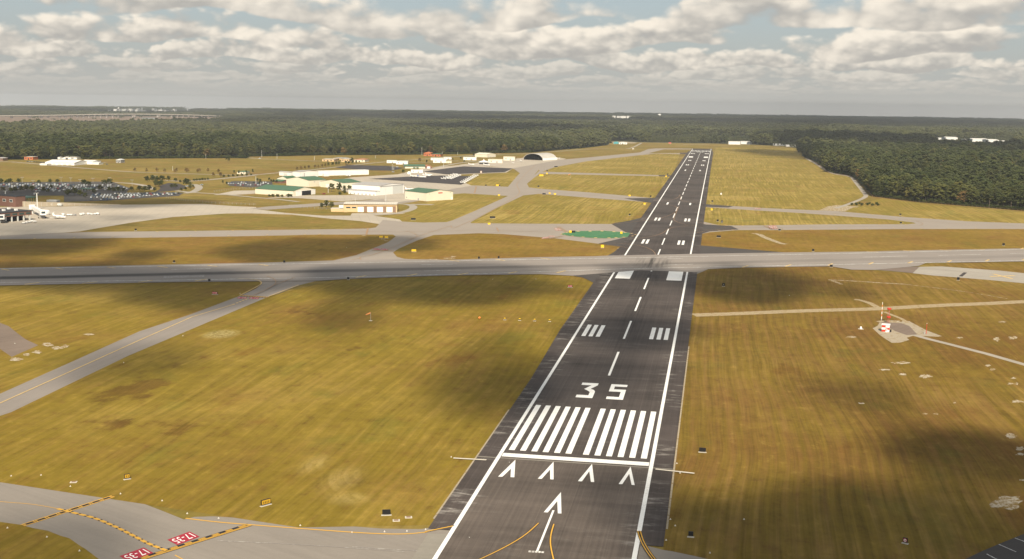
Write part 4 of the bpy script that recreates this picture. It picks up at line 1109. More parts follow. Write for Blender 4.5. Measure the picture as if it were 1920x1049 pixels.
# main block behind
q_ = at(29.5, 389) - P0
xb = q_.x * math.cos(math.radians(a0)) + q_.y * math.sin(math.radians(a0)); yb = -q_.x * math.sin(math.radians(a0)) + q_.y * math.cos(math.radians(a0))
hb = height_at(29.5, 389, 369.5)
Lx = along(at(29.5, 389), math.radians(a0), 48.5)
MB().box(xb, yb, .02, xb + Lx, yb + 70, hb).build('wall', BRICK, t_)
MB().box(xb - .3, yb - .3, hb + .01, xb + Lx + .3, yb + 70.3, hb + .5).build('roof', DARKROOF, t_)
for k in range(6):
    y = yb + 4 + 10.5 * k
    f_ = MB().box(xb - .06, y, hb * .45, xb + .05, y + 5, hb * .72).build('window', PALESTEEL, t_)
    MB().box(xb - .14, y + .5, hb * .49, xb - .065, y + 4.5, hb * .68).build('pane', GLASS, f_)
c0 = along(at(29.5, 389), math.radians(a0), 70.0)
MB().box(xb + Lx - 10, yb + .6, hb - 2.2, xb + c0, yb + 16, hb - 1.0).build('canopy', GREENTRIM, t_)
for k in range(5):
    for y in (1.5, 15): MB().box(xb + Lx + 1 + (c0 - Lx - 2.5) * k / 4, yb + y, .02, xb + Lx + 1.6 + (c0 - Lx - 2.5) * k / 4, yb + y + .6, hb - 2.22).build('canopy_post', GREENTRIM, t_)
# jet bridges
def jet_bridge(label, A, Bp, zf, zt):
    """rotunda at A, telescoping tunnel down to the cab at Bp"""
    A = at(*A); Bq = at(*Bp)
    d = Bq - A; L = d.length; ang = math.atan2(d.y, d.x)
    o = empty('jet_bridge', (A.x, A.y, 0), ang, label, 'jet bridge', 'jet bridges at the terminal')
    MB().tube((0, 0, zf - .4), (0, 0, zt + .7), 3.0, n=12).build('rotunda', WHITE, o)
    MB().tube((0, 0, .02), (0, 0, zf - .42), .7, n=8).build('column', PALESTEEL, o)
    g = L * .5
    sl = -0.7
    def tun(x0, x1, w_, t0, nm):
        s0, s1 = sl * x0 / L, sl * x1 / L
        MB().loft([[(x0, -w_, zf + s0 - t0), (x0, w_, zf + s0 - t0), (x0, w_, zt + s0 + t0), (x0, -w_, zt + s0 + t0)], [(x1, -w_, zf + s1 - t0), (x1, w_, zf + s1 - t0), (x1, w_, zt + s1 + t0), (x1, -w_, zt + s1 + t0)]]).build(nm, WHITE, o)
    tun(2.8, g, 1.5, 0, 'tunnel'); tun(g - 1, L - 2, 1.75, .2, 'tunnel')
    c = MB().box(L - 3.2, -2.4, zf + sl - .3, L + 2.2, 2.4, zt + sl + .5).build('cab', WHITE, o)
    MB().box(L + 2.18, -1.6, zf + sl + 1.0, L + 2.3, 1.6, zt + sl).build('window', GLASS, c)
    u = MB(); u.box(L - 6, -2.6, 1.0, L - 5, 2.6, 2.0)
    for s in (-2.2, 2.2): u.box(L - 5.8, s - .3, 1.9, L - 5.2, s + .3, zf + sl - .1)
    u.build('drive_frame', STEEL, o)
    for s in (-2.7, 2.7): MB().tube((L - 5.5, s - .3, .75), (L - 5.5, s + .3, .75), .74, n=10).build('wheel', BLACKP, o)
    return o
jet_bridge('white jet bridge reaching out from the right end of the brick terminal', (61.5, 401), (81, 411), 4.6, 7.4)
jet_bridge('white jet bridge at the left edge, partly cut off by the frame', (14, 409.5), (3.5, 419.5), 4.6, 7.4)
tk = empty('apron_tank', (*at(84, 403), 0), math.radians(70), 'white cylindrical tank lying behind the right-hand jet bridge', 'tank')
MB().body([(-5, 1.2, 2.4), (-4.6, 2.2, 2.4), (4.6, 2.2, 2.4), (5, 1.2, 2.4)], 12).build('shell', WHITE, tk)
MB().box(-1.6, -4, .02, 1.6, -3, .8).build('saddle', STEEL, tk); MB().box(-1.6, 3, .02, 1.6, 4, .8).build('saddle', STEEL, tk)
# retaining wall beside the apron
A, B = at(41, 388), at(226, 384.6)
rwl = empty('retaining_wall', (A.x, A.y, 0), math.atan2((B - A).y, (B - A).x), 'long ribbed concrete retaining wall between the apron and the car park', 'wall')
Lw = (B - A).length
hw0 = height_at(60, 387.6, 377.5)
MB().loft([[(0, 0, 0), (0, 1.2, 0), (0, 1.2, hw0), (0, 0, hw0)], [(Lw, 0, 0), (Lw, 1.2, 0), (Lw, 1.2, .5), (Lw, 0, .5)]]).build('wall_face', plain('retaining_concrete', (0.43, 0.36, 0.26), .9, .1, .16, .3), rwl)
ribs = int(Lw / 5)
pm = MB().box(-.25, -.35, .01, .25, -.02, 1).mesh('pilaster', PAD)
for k in range(ribs):
    q = link('pilaster', pm, rwl, (Lw * (k + .5) / ribs, 0, 0)); q.scale = (1, 1, max(.4, hw0 * (1 - (k + .5) / ribs) - .15))
# general aviation terminal and small sheds
o, L, D, h = bld('flight_office', 'cream building with green roof, two green doors and a brick wing', (759.5, 316.2), 757, 797, 312.2, 20)
D = 34
shell(o, L, D, h, 2.2, 'x', CREAM, GREENROOF, over=1.0)
for a in (.40, .56): pane(o, 'door', 'x', L * a, L * (a + .12), .05, h * .62, GREENTRIM, .1)
shell(o, L * .33, D * .8, h * .9, 1.5, 'y', BRICK, TERRACOTTA, x0=L + .4, wname='wing_wall', rname='wing_roof')
pane(o, 'porch', 'x', L + 3, L + 8, .05, 3.2, WHITE, 3.0)
SHEDS = [
    ('white windowless shed in front of the flight office', (770.6, 324.2), 768, 793, 319.6, 10, WHITE, WHITE, 9),
    ('left white box store on the grass past the new car park', (725.2, 306.0), 723, 742.5, 301.8, 8, WHITE, WHITE, 14),
    ('right white box store on the grass past the new car park', (742.6, 308.6), 740, 764.5, 303.2, 8, WHITE, WHITE, 14),
    ('long white store behind two others by the access road', (807.8, 300.8), 806, 831, 297, 8, WHITE, PALESTEEL, 12),
    ('white store nearest the new ramp with two dark openings', (812, 305.6), 810, 836, 300.2, 8, WHITE, WHITE, 14),
    ('small white store standing highest by the access road', (831.5, 299.2), 830, 846.3, 295.2, 8, WHITE, GREYROOF, 12),
    ('white box building between the stores and the cream hangar', (868.8, 300.6), 867, 893, 295.8, 8, WHITE, WHITE, 12),
    ('low cream workshop right of the white tent', (915, 305.8), 912, 942, 299.8, 6, CREAM, CREAM, 16),
    ('plain cream store left of the arched hangar', (944, 301.2), 942, 965, 295.0, 6, CREAM, CREAM, 18),
    ('tiny cream kiosk beside the second new ramp', (836.5, 306.3), 835, 846.5, 302.8, 8, CREAM, CREAM, 8),
]
for lab, B, xa, xc, yt, th, wm, rm, D in SHEDS:
    o, L, _, h = bld('store_shed', lab, B, xa, xc, yt, th)
    shell(o, L, D, h, .7, 'x', wm, rm)
    pane(o, 'door', 'x', L * .55, L * .68, .05, h * .62, STEEL, .08); pane(o, 'window', 'x', L * .18, L * .26, h * .4, h * .7, GLASS, .08)
o, L, D, h = bld('hangar', 'long cream hangar with shallow roof near the wood, left of the arched hangar', (913, 295.7), 890.5, 929.5, 290.2, 66)
D = min(D, 60)
shell(o, L, D, h, 2.4, 'y', CREAM, CREAM)
for k in range(4): pane(o, 'door', 'x', L * (.12 + .2 * k), L * (.22 + .2 * k), .05, h * .5, PALESTEEL, .1)
q = at(764.5 + 2.5, 327); tk = empty('fuel_tank', (q.x, q.y, 0), 0, 'round white fuel tank beside the small white shed', 'tank')
MB().loft([[(r * math.cos(2 * math.pi * i / 12), r * math.sin(2 * math.pi * i / 12), z) for i in range(12)] for r, z in ((2.6, .02), (2.8, 1.2), (2.5, 3.0), (1.4, 3.9), (.3, 4.2))]).build('shell', WHITE, tk)
# white tent
q = at(907, 308); tn = empty('marquee', (q.x, q.y, 0), math.radians(12), 'white peaked tent on the far ramp beside two parked jets', 'tent')
MB().add([(-9, -9, 3.4), (9, -9, 3.4), (9, 9, 3.4), (-9, 9, 3.4), (-1, -1, 6.4), (1, -1, 6.4), (1, 1, 6.4), (-1, 1, 6.4), (0, 0, 9.2)], [(0, 1, 5, 4), (1, 2, 6, 5), (2, 3, 7, 6), (3, 0, 4, 7), (4, 5, 8), (5, 6, 8), (6, 7, 8), (7, 4, 8), (3, 2, 1, 0)]).build('canopy', WHITE, tn)
for sx in (-8.6, 8.6):
    for sy in (-8.6, 8.6): MB().tube((sx, sy, .02), (sx, sy, 3.38), .2).build('pole', PALESTEEL, tn)
MB().box(-8.6, 8.0, .02, 8.6, 8.3, 3.3).build('side_wall', WHITE, tn)
# arched hangar
P = at(981, 299.8); a2 = math.radians(-22); Lq = along(P, a2, 1018)
o = empty('arched_hangar', (P.x, P.y, 0), a2, 'grey barrel-arched hangar open at its front with a dark interior', 'hangar')
Hq = height_at(999, 300, 287.8); Dq = 52.0; nq = 18
def arch(y, s=1.0, dz=0.0):
    return [(Lq / 2 - (Lq / 2) * s * math.cos(math.pi * i / nq), y, max(.02, Hq * s * math.sin(math.pi * i / nq) ** .85 + dz)) for i in range(nq + 1)]
m_ = MB(); A0, A1, B0, B1 = arch(0), arch(Dq), arch(0, .965), arch(Dq, .965)
vs = A0 + A1 + B0 + B1; k = nq + 1
for i in range(nq):
    m_.f += [(i, i + 1, k + i + 1, k + i), (2 * k + i + 1, 2 * k + i, 3 * k + i, 3 * k + i + 1), (i, 2 * k + i, 2 * k + i + 1, i + 1)]
m_.v = vs; m_.mi = [0, 1, 0] * nq; m_.build('roof', [SILVER, plain('arch_inner_shade', (0.05, 0.048, 0.045), .9, .1)], o)  # inner faces get a darker colour, interior shade painted in
e = MB(); c_ = arch(Dq - .5, .96); e.add(c_ + [(Lq / 2, Dq - .5, .02)], [(i, i + 1, len(c_)) for i in range(len(c_) - 1)]).build('rear_wall', plain('arch_rear_shade', (0.03, 0.03, 0.03), .9, .1), o)  # near-black colour paints the shade at the back of the hangar
MB().box(1, 1, .34, Lq - 1, Dq - 1, .38).build('floor', plain('hangar_floor_shade', (0.06, 0.05, 0.045), .9, .1), o)  # floor colour darkened to carry the interior shade
for k in range(9):
    y = Dq * (k + .04) / 9
    MB().prism([(Lq + .1, y), (Lq + 2.6, y + 1), (Lq + 2.6, y + Dq / 9 - 2), (Lq + .1, y + Dq / 9 - 1)], .02, 4.2).build('buttress', WHITE, o)
    rb = MB(); P_ = arch(y, 1.012); Q_ = arch(y + .9, 1.012)
    rb.add(P_ + Q_, [(i, i + 1, nq + 2 + i, nq + 1 + i) for i in range(nq)]).build('rib', SILVER, o)
# tan office complex by the wood and the brick house with green roof
for (lab, B, xa, xc, yt, D, wm, rm) in (
    ('left tan hip-roofed block of the office complex by the wood', (604, 303.0), 602, 626, 298.8, 26, TAN, PAD),
    ('middle tan block of the office complex with dark doorway', (640, 304.0), 638, 655, 298.6, 24, TAN, PAD),
    ('grey-roofed hall rising behind the tan office complex', (624, 299.5), 622, 647, 296.9, 30, TAN, STEEL),
    ('right cream block of the office complex with terracotta roof', (664, 304.2), 661, 684, 299.6, 30, CREAM, TERRACOTTA),
    ('orange brick house under the tree line with arched gable', (794.5, 293.0), 793, 808, 287.2, 18, ORANGE, ORANGE),
    ('brick house with bright green roof under the tree line', (808.5, 293.6), 806.5, 826, 289.4, 22, ORANGE, GREENROOF),
    ('orange brick shed with pale roof at the far left by the wood', (45.5, 299.8), 44, 62, 294.2, 16, ORANGE, PAD),
    ('low dark-roofed house at the left edge by the wood', (-6, 302), -9, 5, 297, 16, BROWNP, GREYROOF),
    ('grey-roofed long house behind the big white shed', (108, 298.8), 106, 144, 294.6, 22, WHITE, GREYROOF),
    ('lone grey house on the meadow at the left', (217.5, 305.8), 215.5, 226.5, 300.2, 14, STEEL, PALESTEEL),
    ('green-roofed cottage among small conifers', (444.5, 326.6), 443, 461, 322.4, 16, CREAM, GREENROOF),
    ('teal shed beyond the runway end', (1150.5, 270.2), 1149, 1159.5, 267.2, 20, TEAL, TEAL),
    ('white shed beyond the runway end', (1160.5, 270.8), 1159, 1175.5, 267.6, 22, WHITE, WHITE)):
    o, L, _, h = bld('house', lab, B, xa, xc, yt, 2)
    hip(o, L, D, h, h * .35 if rm is not PAD else h * .12, wm, rm)
    pane(o, 'door', 'x', L * .42, L * .54, .05, h * .6, BLACKI, .08); pane(o, 'window', 'x', L * .12, L * .26, h * .35, h * .7, GLASS, .08); pane(o, 'window', 'x', L * .7, L * .84, h * .35, h * .7, GLASS, .08)
o, L, D, h = bld('hangar', 'big white shed with sloping roof at the far left beside the access road', (84.5, 309.4), 82.5, 139.5, 304.6, 0)
shell(o, L, 44, h, h * .75, 'x', WHITE, WHITE)
for k in range(5): pane(o, 'door', 'x', L * (.08 + .18 * k), L * (.18 + .18 * k), .05, h * .6, PALESTEEL, .1)
shell(o, L * .24, 12, h * .5, .6, 'x', WHITE, WHITE, x0=-L * .02, y0=-13, wname='annex_wall', rname='annex_roof')
o, L, D, h = bld('hangar', 'smaller white shed right of the big white shed', (152, 308.4), 150.5, 174, 302.8, 0)
shell(o, L, 26, h, h * .3, 'x', WHITE, WHITE); shell(o, L * .5, 14, h * .6, .5, 'x', WHITE, WHITE, x0=L + .3, wname='annex_wall', rname='annex_roof')
pane(o, 'door', 'x', L * .3, L * .5, .05, h * .6, STEEL, .1)
o, L, D, h = bld('toll_canopy', 'green flat canopy on posts amid the parked cars', (152, 357.6), 150, 172, 353.4, 4)
MB().box(0, 0, h - .9, L, 9, h).build('roof', GREENTRIM, o)
for k in range(4):
    for y in (1, 8): MB().box(1 + (L - 2.4) * k / 3, y - .2, .02, 1.4 + (L - 2.4) * k / 3, y + .2, h - .92).build('post', CREAM, o)
for k in range(2): MB().box(L * (.25 + .4 * k), 3, .02, L * (.25 + .4 * k) + 2.4, 6, 2.6).build('booth', CREAM, o)
# far buildings among the trees
FAR = [
    ('white works hall left of the runway end', (1366, 271.2), 1365, 1388, 265.6, 26), ('white works hall right of the other one past the runway', (1389, 270.6), 1388, 1409, 265.4, 30),
    ('long white roof behind the hedge right of the runway', (1450, 273.2), 1448, 1472, 269.8, 24), ('second long white roof behind the hedge by the wood', (1474, 275.2), 1472, 1503, 271.8, 24),
    ('leftmost low white hall in the right-hand wood', (1756, 264.6), 1754, 1772, 261.2, 60), ('tall white hall in the right-hand wood', (1773, 266.6), 1771, 1795, 260.0, 60),
    ('white hall with stepped roof in the right-hand wood', (1811, 268.4), 1809, 1822, 264.0, 60), ('longest white hall in the right-hand wood', (1823, 269.6), 1821, 1852, 263.0, 70),
    ('white hall near the right end of the wooded works', (1853, 272.0), 1851, 1872, 264.8, 70), ('rightmost white hall of the wooded works', (1874, 273.4), 1872, 1887, 267.2, 60), ('lone white house right of the wooded works', (1895, 269.4), 1894, 1899, 265.6, 40),
    ('tan house roof showing in the right-hand wood', (1900, 333.0), 1899, 1909, 325.0, 14),
    ('leftmost white block of the far row before the horizon', (1148, 222.9), 1147.4, 1153.8, 219.8, 90), ('second white block of the far row before the horizon', (1156.3, 222.7), 1155.8, 1162, 220.0, 90),
    ('third white block of the far row before the horizon', (1163, 222.8), 1162.6, 1173.5, 219.9, 90), ('rightmost white block of the far row before the horizon', (1175, 222.9), 1174.5, 1184.4, 219.9, 90),
]
for lab, B, xa, xc, yt, D in FAR:
    o, L, _, h = bld('works_hall', lab, B, xa, xc, yt, 3)
    h += 7.0 if B[1] < 230 else (3.0 if B[0] > 1700 else -0.8)
    h = max(h, 3.5)
    if B[1] > 300: h = 7.0
    shell(o, L, D, h, h * (.12 if B[1] < 300 else .4), 'x', HAZEWHITE if B[1] < 300 else TAN, HAZEWHITE if B[1] < 300 else TERRACOTTA)
# water tower
q = at(1236.3, 222.8); Ht = height_at(1236.3, 222.8, 213.6)
o = empty('water_tower', (q.x, q.y, 0), 0, 'white water tower with domed tank on legs above the far wood', 'water tower')
r = 13.5
MB().loft([[(rr * math.cos(2 * math.pi * i / 16), rr * math.sin(2 * math.pi * i / 16), z) for i in range(16)] for rr, z in ((4, Ht * .60), (r * .9, Ht * .68), (r, Ht * .76), (r * .95, Ht * .86), (r * .6, Ht * .96), (1, Ht))]).build('tank', WHITE, o)
for k in range(6):
    a = 2 * math.pi * k / 6
    MB().tube((13 * math.cos(a), 13 * math.sin(a), .02), (9 * math.cos(a), 9 * math.sin(a), Ht * .69), 1.7, 1.5).build('leg', WHITE, o)
MB().tube((0, 0, .02), (0, 0, Ht * .6), 3.6, n=10).build('riser', WHITE, o)
# viaduct over the marsh
marsh_m = pave_mat('marsh_reed', (0.190, 0.132, 0.092), 0.0, 0.22, 0.25)
sheet('marsh', pts((-500, 224), (-100, 219.5), (120, 219), (210, 219), (300, 219), (420, 220.5), (440, 222), (400, 232), (300, 236), (240, 238), (150, 240), (60, 242), (0, 244), (-200, 250), (-600, 258)), 1.2, marsh_m)
wm_, t, b = new_mat('river', 0.12, 0.5); b.inputs['Base Color'].default_value = (0.10, 0.11, 0.11, 1)
sheet('river', pts((262, 221.5), (292, 221.6), (300, 226), (272, 226.4)), 1.6, wm_)
DK = [(-160, 218.2), (0, 217.2), (100, 216.2), (160, 215.0), (200, 214.3), (250, 214.0), (300, 214.4), (350, 215.4), (400, 217.2), (440, 219.0)]
GB = [(-160, 224), (0, 222.6), (100, 221.9), (160, 221.5), (200, 221.3), (250, 221.0), (300, 220.8), (350, 220.6), (400, 220.4), (440, 220.2)]
br = empty('viaduct', (*at(250, 221), 0), 0, 'long pale concrete road viaduct crossing the marsh before the horizon', 'bridge')
org = at(250, 221)
line = []
for (x, yd), (_, yg) in zip(DK, GB):
    g = at(x, yg); line.append((g.x - org.x, g.y - org.y, height_at(x, yg, yd) ))
fine_ = []
for a, b in zip(line, line[1:]):
    for k in range(6): fine_.append(tuple(a[i] + (b[i] - a[i]) * k / 6 for i in range(3)))
fine_.append(line[-1])
m_ = MB(); rings = []
for i, p in enumerate(fine_):
    a = fine_[max(0, i - 1)]; b = fine_[min(len(fine_) - 1, i + 1)]
    d = Vector((b[0] - a[0], b[1] - a[1])).normalized(); n_ = Vector((d.y, -d.x)) * 9
    rings.append([(p[0] - n_.x, p[1] - n_.y, p[2] - 2.6), (p[0] + n_.x, p[1] + n_.y, p[2] - 2.6), (p[0] + n_.x, p[1] + n_.y, p[2] + 1.1), (p[0] - n_.x, p[1] - n_.y, p[2] + 1.1)])
m_.loft(rings).build('deck', plain('viaduct_concrete', (0.56, 0.50, 0.43), .9, .1), br)
pm = MB().box(-2.2, -5, 0, 2.2, 5, 1).mesh('pier', plain('viaduct_pier', (0.46, 0.42, 0.38), .9, .1))
for x in (22, 56, 78, 90, 112, 123, 134, 145, 156, 167, 178, 189, 200.5, 211.5, 222, 249, 252, 295.5, 298.5, 322, 333, 343.5, 354, 364, 378, 390):
    yg = np.interp(x, [p[0] for p in GB], [p[1] for p in GB]); yd = np.interp(x, [p[0] for p in DK], [p[1] for p in DK])
    g = at(x, float(yg)); hh = height_at(x, float(yg), float(yd)) - 2.5
    q = link('pier', pm, br, (g.x - org.x, g.y - org.y, 0)); q.scale = (1.4 if x not in (249, 252, 295.5, 298.5) else 2.4, 1.4, max(2, hh))
# far works on the horizon
FW = [(201, 203.5, 210, 208.6), (213, 219, 210.6, 206.4), (220, 224, 210.6, 205.8), (225, 237, 210.4, 206.2), (239, 249, 210.5, 205.6), (250, 258, 210.4, 207.0), (255.5, 261, 210.4, 205.6), (268.6, 272, 210.2, 208.6), (285, 290, 210.2, 205.0), (291.5, 296, 210.4, 207.6), (297, 304, 210.5, 207.4), (307, 312, 210.5, 208.0), (317, 322, 210.5, 208.6), (324, 328, 210.5, 206.2)]
for i, (x0, x1, yb, yt) in enumerate(FW):
    o, L, _, h = bld('factory_block', ['pale factory block far off at the left end of the works', 'grey-white factory block far off beside the tallest stack'][0] if i == 0 else 'pale block of the distant works above the viaduct', (x0, yb), x0 - .5, x1, yt, 0, group='blocks of the distant works')
    h += 6
    MB().box(0, 0, 0, L, 40, h).build('wall', HAZEWHITE if i % 3 else PALESTEEL, o); MB().box(-1, -1, h + .01, L + 1, 41, h + 2).build('roof', GREYROOF, o)
for x, yb, yt, lab in ((222.6, 210.5, 203.2, 'tallest factory stack, among the left blocks of the works'), (266.4, 210.4, 204.0, 'thin factory stack standing clear right of the left blocks'), (302.4, 210.4, 204.4, 'factory stack in the middle of the right group of blocks'), (351.6, 210.4, 203.8, 'lone white factory stack at the right end of the works')):
    q = at(x, yb); h = height_at(x, yb, yt) + 6
    o = empty('factory_stack', (q.x, q.y, 0), 0, lab, 'chimney')
    MB().tube((0, 0, 0), (0, 0, h), 7, 5, n=10).build('shaft', HAZEWHITE, o); MB().tube((0, 0, h + .01), (0, 0, h + 2), 5.6, n=10).build('rim', PALESTEEL, o)
# bare spoil heap
q = at(383, 208.6); R = abs(at(342, 208.6).x - at(428, 208.6).x) / 2; hh = height_at(383, 208.6, 204.4) + 5
m_ = MB(); rings = []
for k in range(7):
    f = k / 6; rr = 1 - .78 * f
    rings.append([(q.x + R * rr * math.cos(2 * math.pi * i / 28) * (1 + .12 * mnoise.noise((i * .7, k, 2))), q.y + R * .45 * rr * math.sin(2 * math.pi * i / 28), hh * (f ** .8) * (1 + .25 * mnoise.noise((i * .5, k * .6, 5)))) for i in range(28)])
h_ = m_.loft(rings).build('hill', pave_mat('spoil', (0.30, 0.265, 0.20), 0, .3, .2)); h_['kind'] = 'structure'

# ---------------------------------------------------------------- trees
def leaf_mat(name, c, spread=0.35, warm=(0.11, 0.085, 0.022)):
    m, t, b = new_mat(name, 0.9, 0.08)
    p = t.n('ShaderNodeTexCoord').outputs['Object']
    r = t.n('ShaderNodeObjectInfo').outputs['Random']
    n = t.noise(p, 0.9, 3.0, 0.7)
    oi = t.n('ShaderNodeObjectInfo')
    ln = t.noise(oi.outputs['Location'], 0.012, 4.0, 0.6)
    cc = t.mix(t.mul(t.ss(t.add(t.mul(r, 0.45), t.mul(ln, 0.9)), 0.76, 1.05), 0.75), c, warm)
    cc = t.mix(t.mul(t.ss(ln, 0.52, 0.36), 0.7), cc, (c[0] * .52, c[1] * .62, c[2] * .66))
    r2 = t.m('FRACT', t.mul(r, 7.31))
    f = t.add(0.40, t.add(t.mul(n, 0.62), t.mul(r2, spread * 1.5)))
    t.put(b.inputs['Base Color'], t.scale_rgb(cc, f))
    MATS[name] = m
    return m
LEAF = leaf_mat('broadleaf', (0.072, 0.074, 0.021))
PINE = leaf_mat('pine_needles', (0.054, 0.063, 0.021), 0.30, (0.070, 0.066, 0.022))
RUST = leaf_mat('autumn_leaf', (0.150, 0.095, 0.032), 0.30, (0.115, 0.090, 0.030))
SHRUB = leaf_mat('shrub_leaf', (0.052, 0.062, 0.016), 0.25, (0.080, 0.074, 0.022))
FARLEAF = leaf_mat('far_leaf', (0.066, 0.070, 0.026), 0.35, (0.078, 0.068, 0.026))
BARK = plain('bark', (0.14, 0.11, 0.085), .9, .1, .2, 2.0)
_oct = [(1, 0, 0), (-1, 0, 0), (0, 1, 0), (0, -1, 0), (0, 0, 1), (0, 0, -1)]
_of = [(0, 2, 4), (2, 1, 4), (1, 3, 4), (3, 0, 4), (2, 0, 5), (1, 2, 5), (3, 1, 5), (0, 3, 5)]
def lump(m_, r, c, s, sq=0.7):
    a = r.uniform(0, 6.28); ca, sa = math.cos(a), math.sin(a); b_ = r.uniform(-.5, .5)
    vs = []
    for x, y, z in _oct:
        k = s * r.uniform(.65, 1.25)
        x, z = x * math.cos(b_) - z * math.sin(b_), x * math.sin(b_) + z * math.cos(b_)
        vs.append((c[0] + (x * ca - y * sa) * k, c[1] + (x * sa + y * ca) * k, c[2] + z * k * sq))
    m_.add(vs, _of)
def crown_mesh(name, seed, H, R, kind, n, mat, s=None):
    r = random.Random(seed); m_ = MB()
    z0 = H * (.20 if kind == 'oak' else (.38 if kind == 'pine' else .05))
    # a few big boughs, each carrying smaller leaf clumps, with gaps between them
    boughs = []
    for k in range(7 if kind != 'pine' else 9):
        a = k * 2.4 + r.uniform(-.4, .4); f = (k + .5) / (7 if kind != 'pine' else 9)
        z = z0 + (H - z0) * (.15 + .80 * f)
        if kind == 'pine': rad = R * (.85 - .62 * f) * r.uniform(.6, 1.15)
        else: rad = R * .62 * math.sqrt(max(.05, 1 - (2 * f - .85) ** 2)) * r.uniform(.6, 1.2)
        boughs.append((rad * math.cos(a), rad * math.sin(a), z, R * (.52 if kind != 'pine' else .44) * r.uniform(.75, 1.15)))
    boughs.append((0, 0, H - R * .42, R * .45)); boughs.append((0, 0, (z0 + H) / 2, R * .55))
    s = s or R * .23
    for i in range(n):
        b = boughs[i % len(boughs)]
        d = Vector((r.gauss(0, 1), r.gauss(0, 1), r.gauss(0, 1) * .75 + .15)).normalized() * (b[3] * r.uniform(.55, 1.0))
        lump(m_, r, (b[0] + d.x, b[1] + d.y, max(z0 * .8, min(H, b[2] + d.z * .8))), s * r.uniform(.6, 1.25))
    return m_.mesh(name, mat, fix=False)
def trunk_mesh(name, seed, H, R, kind):
    r = random.Random(seed); m_ = MB()
    top = H * (.92 if kind == 'pine' else .62)
    p = Vector((0, 0, 0)); rad = max(.16, H * .017)
    for k in range(3):
        q = Vector((r.uniform(-.25, .25), r.uniform(-.25, .25), top * (k + 1) / 3))
        m_.tube(p, q, rad * (1 - .28 * k), rad * (1 - .28 * (k + 1)), 6); p = q
    for k in range(4):
        a = k * 1.7 + r.uniform(-.3, .3); z = top * (.45 + .13 * k)
        m_.tube((0, 0, z), (R * .6 * math.cos(a), R * .6 * math.sin(a), z + R * .5), rad * .45, rad * .15, 5)
    return m_.mesh(name, BARK)
KINDS = {}
for nm, kind, H, R, n, mat, seeds in (('oak', 'oak', 15, 5.2, 130, LEAF, 3), ('pine', 'pine', 20, 4.2, 120, PINE, 3), ('autumn', 'oak', 14, 4.6, 120, RUST, 1), ('ornament', 'oak', 7, 2.7, 90, SHRUB, 2), ('rusty', 'oak', 6, 2.3, 80, RUST, 2), ('bush', 'bush', 3.2, 2.6, 80, SHRUB, 2), ('conifer', 'pine', 9, 2.4, 90, PINE, 1)):
    KINDS[nm] = []
    for k in range(seeds):
        KINDS[nm].append((crown_mesh('crown', 11 * len(nm) + k, H, R, kind, n, mat), trunk_mesh('trunk', k + 3, H, R, kind) if kind != 'bush' else trunk_mesh('stem', k, H * .8, R, kind), H))
TREES = []
def tree(P, kind, H, label, group=None, cat='tree', name=None):
    cm, tm, h0 = random.choice(KINDS[kind])
    o = empty(name or {'pine': 'pine_tree', 'bush': 'bush', 'conifer': 'conifer_tree'}.get(kind, 'broadleaf_tree'), (P[0], P[1], 0), random.uniform(0, 6.28), label, cat, group)
    k = H / h0 * random.uniform(.9, 1.1); o.scale = (k * random.uniform(.9, 1.12), k * random.uniform(.9, 1.12), k)
    link('trunk' if kind != 'bush' else 'stem', tm, o); c = link('crown', cm, o)
    TREES.append((o, c))
    return o
def walk(P, step):
    out = []
    for a, b in zip(P, P[1:]):
        L = (b - a).length; n = max(1, int(L / step))
        d = (b - a).normalized(); nrm = Vector((d.y, -d.x))
        for k in range(n): out.append((a.lerp(b, (k + .5) / n), nrm))
    return out
# edge of the right-hand wood (the wood lies to the right of / behind the line)
E1 = pts((1640, 369), (1720, 379), (1919, 395.5), (1990, 402))
E2 = pts((1600, 331), (1640, 369)); E3 = pts((1503, 292), (1530, 304), (1556, 324), (1600, 331))
cnt = 0
ORD = ('front', 'second', 'third')
for P, step, off, lab in ((E1, 5.6, (3, 9, 16), 'row of the lit edge of the right-hand wood'), (E2, 8.5, (4, 12), 'row along the left flank of the right-hand wood'), (E3, 24, (5,), 'row at the far corner of the right-hand wood')):
    sp = walk(P, step)
    for i, (q, nr) in enumerate(sp):
        part = ('left', 'middle', 'right')[min(2, int(3 * i / len(sp)))] if step < 6 else ('far', 'middle', 'near')[min(2, int(3 * i / len(sp)))]
        for j, d in enumerate(off):
            g = q - nr * (d + random.uniform(-2, 2)) + Vector((random.uniform(-2, 2), random.uniform(-2, 2)))
            kind = random.choices(('pine', 'oak', 'autumn'), (.5, .44, .06))[0]
            kn = {'pine': 'dark green pine', 'oak': 'olive green leafy', 'autumn': 'tawny autumn'}[kind]
            tree(g, kind, random.uniform(14, 22), kn + ' tree, ' + ORD[j] + ' ' + lab + ', ' + part + ' third', kn + ' trees, ' + ORD[j] + ' ' + lab + ', ' + part)
E4 = pts((130, 299), (300, 297.5), (440, 297), (461, 297.5), (465, 294), (530, 293), (600, 291.5), (690, 291), (770, 290.5), (860, 289.5), (930, 287.5), (1000, 286.5))
for q, nr in walk(E4, 19):
    g = q + nr * -random.uniform(2, 8)
    px = proj((q.x, q.y, 0))[0]
    where = 'behind the far left meadow' if px < 465 else ('behind the tan offices' if px < 700 else ('behind the white stores' if px < 860 else 'behind the arched hangar'))
    kind = random.choices(('pine', 'oak', 'autumn'), (.4, .54, .06))[0]
    kn = {'pine': 'dark green pine', 'oak': 'olive green leafy', 'autumn': 'tawny autumn'}[kind]
    tree(g, kind, random.uniform(15, 22), kn + ' tree in the front row of the wood ' + where, kn + ' trees in the wood edge ' + where)
